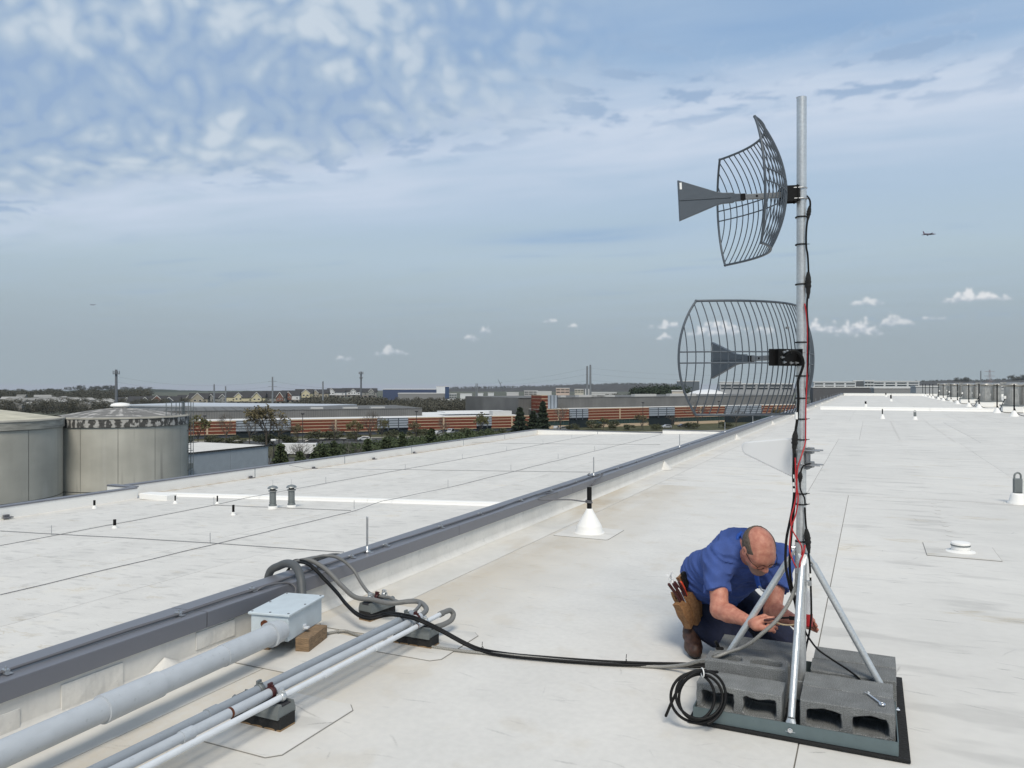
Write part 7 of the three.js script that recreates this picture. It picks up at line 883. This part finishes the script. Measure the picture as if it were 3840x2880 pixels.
  for (const [u, z, v0, v1, k, w, l] of [[700, 250, 1658, 1632, 1, 2.6, 'dark shrub under the leftmost brick bay'], [800, 255, 1655, 1630, 2, 2.6, 'dark shrub under the leftmost brick bay, right one'], [880, 250, 1656, 1636, 3, 3, 'dark shrub at the foot of the silver bay'], [980, 250, 1655, 1630, 1, 3, 'dark shrub under the large budding tree'], [1075, 250, 1652, 1628, 2, 2.6, 'dark shrub left of the middle brick bay'], [1180, 268, 1640, 1617, 3, 3, 'dark shrub under the middle brick bay, left one'], [1260, 272, 1638, 1615, 1, 3, 'dark shrub under the middle brick bay, right one'], [1325, 270, 1640, 1618, 2, 2.2, 'dark shrub under the end of the middle brick bay'], [1470, 280, 1640, 1615, 3, 2.6, 'green shrub under the glazed entrance'], [1560, 290, 1632, 1608, 1, 2.8, 'green shrub left of the parked van'], [1600, 292, 1630, 1606, 2, 2.4, 'green shrub beside the silver car'], [1740, 290, 1630, 1606, 3, 2, 'green shrub right of the parked van'], [1890, 290, 1640, 1606, 1, 2, 'green shrub left of the dark conifers'], [2225, 335, 1602, 1575, 2, 2.2, 'brown green shrub at the foot of the right building'], [2300, 338, 1600, 1578, 3, 2, 'brown green shrub before the glass base'], [2360, 335, 1604, 1592, 1, 3, 'low hedge before the right building, left part'], [2460, 335, 1602, 1590, 2, 3, 'low hedge before the right building, right part'], [2150, 325, 1606, 1592, 3, 3, 'low hedge left of the right building'], [2600, 345, 1598, 1584, 1, 3.4, 'low hedge seen through the lower antenna'], [2720, 350, 1594, 1580, 2, 3.4, 'low hedge behind the lower antenna, right part'], [2840, 352, 1592, 1576, 3, 3.4, 'low hedge beyond the mast']]) bush(l, u, z, v0, v1, k, w);
  const r = rng(99); // hedge of young trees on the slope behind the outer parapet, too dense to count
  const hg = treeKind('bush2', () => shrubGeo(402, 1400, 0.8, 10)), inst = new THREE.InstancedMesh(hg.twigs, cedarM, 90), m4 = new THREE.Matrix4(); for (let i = 0; i < 90; i++) { const u = 1210 + r() * 640, z = 165 + (u - 1210) * 0.085 + r() * 25, s = 4.2 + r() * 2.8, p = W((u - CU) / FOCAL * z, groundY(z), z); m4.makeRotationY(r() * 6).scale(V(s * 1.1, s, s * 1.1)).setPosition(p); inst.setMatrixAt(i, m4); } inst.name = 'hedge'; inst.userData = { kind: 'stuff', label: 'ragged green hedge on the slope behind the outer parapet', category: 'hedge' }; scene.add(inst);
  // woods: far masses of crowns
  const woods = (name, label, list, m, sd) => { const g = treeKind('wood' + sd, () => shrubGeo(500 + sd, 700, 1, 9)).twigs, q = rng(sd), n = list.reduce((s, l) => s + l[5], 0), im = new THREE.InstancedMesh(g, m, n); let k = 0; for (const [u0, u1, z0, z1, h, cnt] of list) for (let i = 0; i < cnt; i++) { const u = lerp(u0, u1, q()), z = lerp(z0, z1, q()), s = h * (0.65 + q() * 0.7), p = W((u - CU) / FOCAL * z, groundY(z) - s * 0.12, z); m4.makeRotationY(q() * 6).scale(V(s * 1.1, s, s * 1.1)).setPosition(p); im.setMatrixAt(k++, m4); } im.name = name; im.userData = { kind: 'stuff', label, category: 'trees' }; scene.add(im); };
  woods('wood', 'dark leafless woods in the middle distance beyond the brick buildings', [[1150, 1440, 520, 700, 13, 130], [1440, 1900, 480, 720, 11, 150], [1180, 1420, 460, 520, 9, 60], [1900, 2060, 460, 700, 12, 50], [2280, 2560, 620, 900, 13, 120], [2560, 3000, 480, 640, 10, 120], [3440, 3560, 300, 380, 12, 24]], farM, 1);
  woods('wood', 'dark woods below the hills beyond the tanks', [[-150, 480, 520, 620, 9, 70], [-150, 560, 900, 1500, 13, 260], [0, 480, 640, 900, 8, 90], [420, 700, 700, 740, 7, 40], [700, 1150, 680, 735, 5, 60]], farM, 2);
  woods('wood', 'evergreen woods left of the white dome', [[2400, 2560, 640, 760, 19, 60]], pineM, 3);
  // skyline trees on the ridges
  const sky = (label, list, m, sd) => { const g = treeKind('sky' + sd, () => shrubGeo(600 + sd, 500, 1.1, 9)).twigs, q = rng(sd + 50), n = list.reduce((s, l) => s + l[4], 0), im = new THREE.InstancedMesh(g, m, n); let k = 0; for (const [u0, u1, z, v, cnt, h] of list) for (let i = 0; i < cnt; i++) { const u = lerp(u0, u1, (i + q()) / cnt), s = h * (0.6 + q() * 0.7), p = atD(u, v(u), z); p.y -= s * 0.4; m4.makeRotationY(q() * 6).scale(V(s, s, s)).setPosition(p); im.setMatrixAt(k++, m4); } im.name = 'ridge_trees'; im.userData = { kind: 'stuff', label, category: 'trees' }; scene.add(im); };
  const ln = (a, va, b, vb) => u => lerp(va, vb, (u - a) / (b - a));
  sky('small round crowns on the ridge left of the cell tower', [[245, 320, 3000, ln(245, 1459, 320, 1457), 7, 26], [335, 430, 3000, ln(335, 1458, 430, 1456), 14, 24], [450, 570, 3000, ln(450, 1459, 570, 1461), 12, 22]], farM, 1);
  sky('fringe of bare crowns along the middle ridge', [[1640, 2030, 3200, ln(1640, 1458, 2030, 1450), 60, 14], [2030, 2330, 3200, ln(2030, 1450, 2330, 1442), 46, 15], [2330, 2550, 3200, ln(2330, 1442, 2550, 1446), 34, 18]], farM, 2);
  sky('fringe of bare crowns along the right ridge', [[3440, 3840, 2800, ln(3440, 1433, 3840, 1424), 60, 14], [3790, 3860, 2700, ln(3790, 1421, 3860, 1419), 8, 26], [3580, 3630, 2700, ln(3580, 1426, 3630, 1425), 8, 20]], farM, 3);
}
// ---------------------------------------------------------------- aeroplanes
for (const [u, v, z, label, turn] of [[3485, 878, 1850, 'small airliner climbing in the sky right of the mast', 0.25], [350, 1143, 5200, 'tiny distant airliner low in the sky above the tanks', 0.1]]) {
  const c = atD(u, v, z), t = thing('airliner', label, 'aeroplane', 'airliners', c); t.rotation.y = YAW + turn + Math.PI; t.rotation.z = -0.06; const pm = mat([0.16, 0.12, 0.16], 0.5);
  const b = lathe([[0, -18], [0.9, -17], [1.9, -13], [2.0, -2], [2.0, 6], [1.5, 12], [0.6, 18], [0, 19.5]], 14); b.rotateZ(-Math.PI / 2); b.rotateY(Math.PI); part('fuselage', b, pm, t);
  const wing = (pts, th) => { const s = new THREE.Shape(); pts.forEach((p, i) => i ? s.lineTo(...p) : s.moveTo(...p)); s.closePath(); const g = new THREE.ExtrudeGeometry(s, { depth: th, bevelEnabled: false }); g.rotateX(-Math.PI / 2); return g; }; part('wing', wing([[3, 0], [-4, 0], [7, 17], [9, 17]].map(p => [p[0] - 2, p[1]]), 0.4), pm, t); part('wing', wing([[3, 0], [-4, 0], [7, -17], [9, -17]].map(p => [p[0] - 2, p[1]]), 0.4), pm, t); part('tailplane', wing([[-13, -6], [-17, -6], [-15, 0], [-17, 6], [-13, 6], [-11, 0]].map(p => [-p[0], p[1]]), 0.3), pm, t); const f = new THREE.Shape(); f.moveTo(-12, 1.5); f.lineTo(-16.5, 7.5); f.lineTo(-18.5, 7.5); f.lineTo(-17.5, 1); f.closePath(); const fg = new THREE.ExtrudeGeometry(f, { depth: 0.4, bevelEnabled: false }); fg.rotateY(Math.PI); part('fin', fg.translate(0, 0, 0.2), pm, t); for (const s of [-1, 1]) part('engine', rod(V(-2, -1.6, s * 6), V(2, -1.6, s * 6), 1.0, 0.8, 10), pm, t);
}
renderer.render(scene, camera);
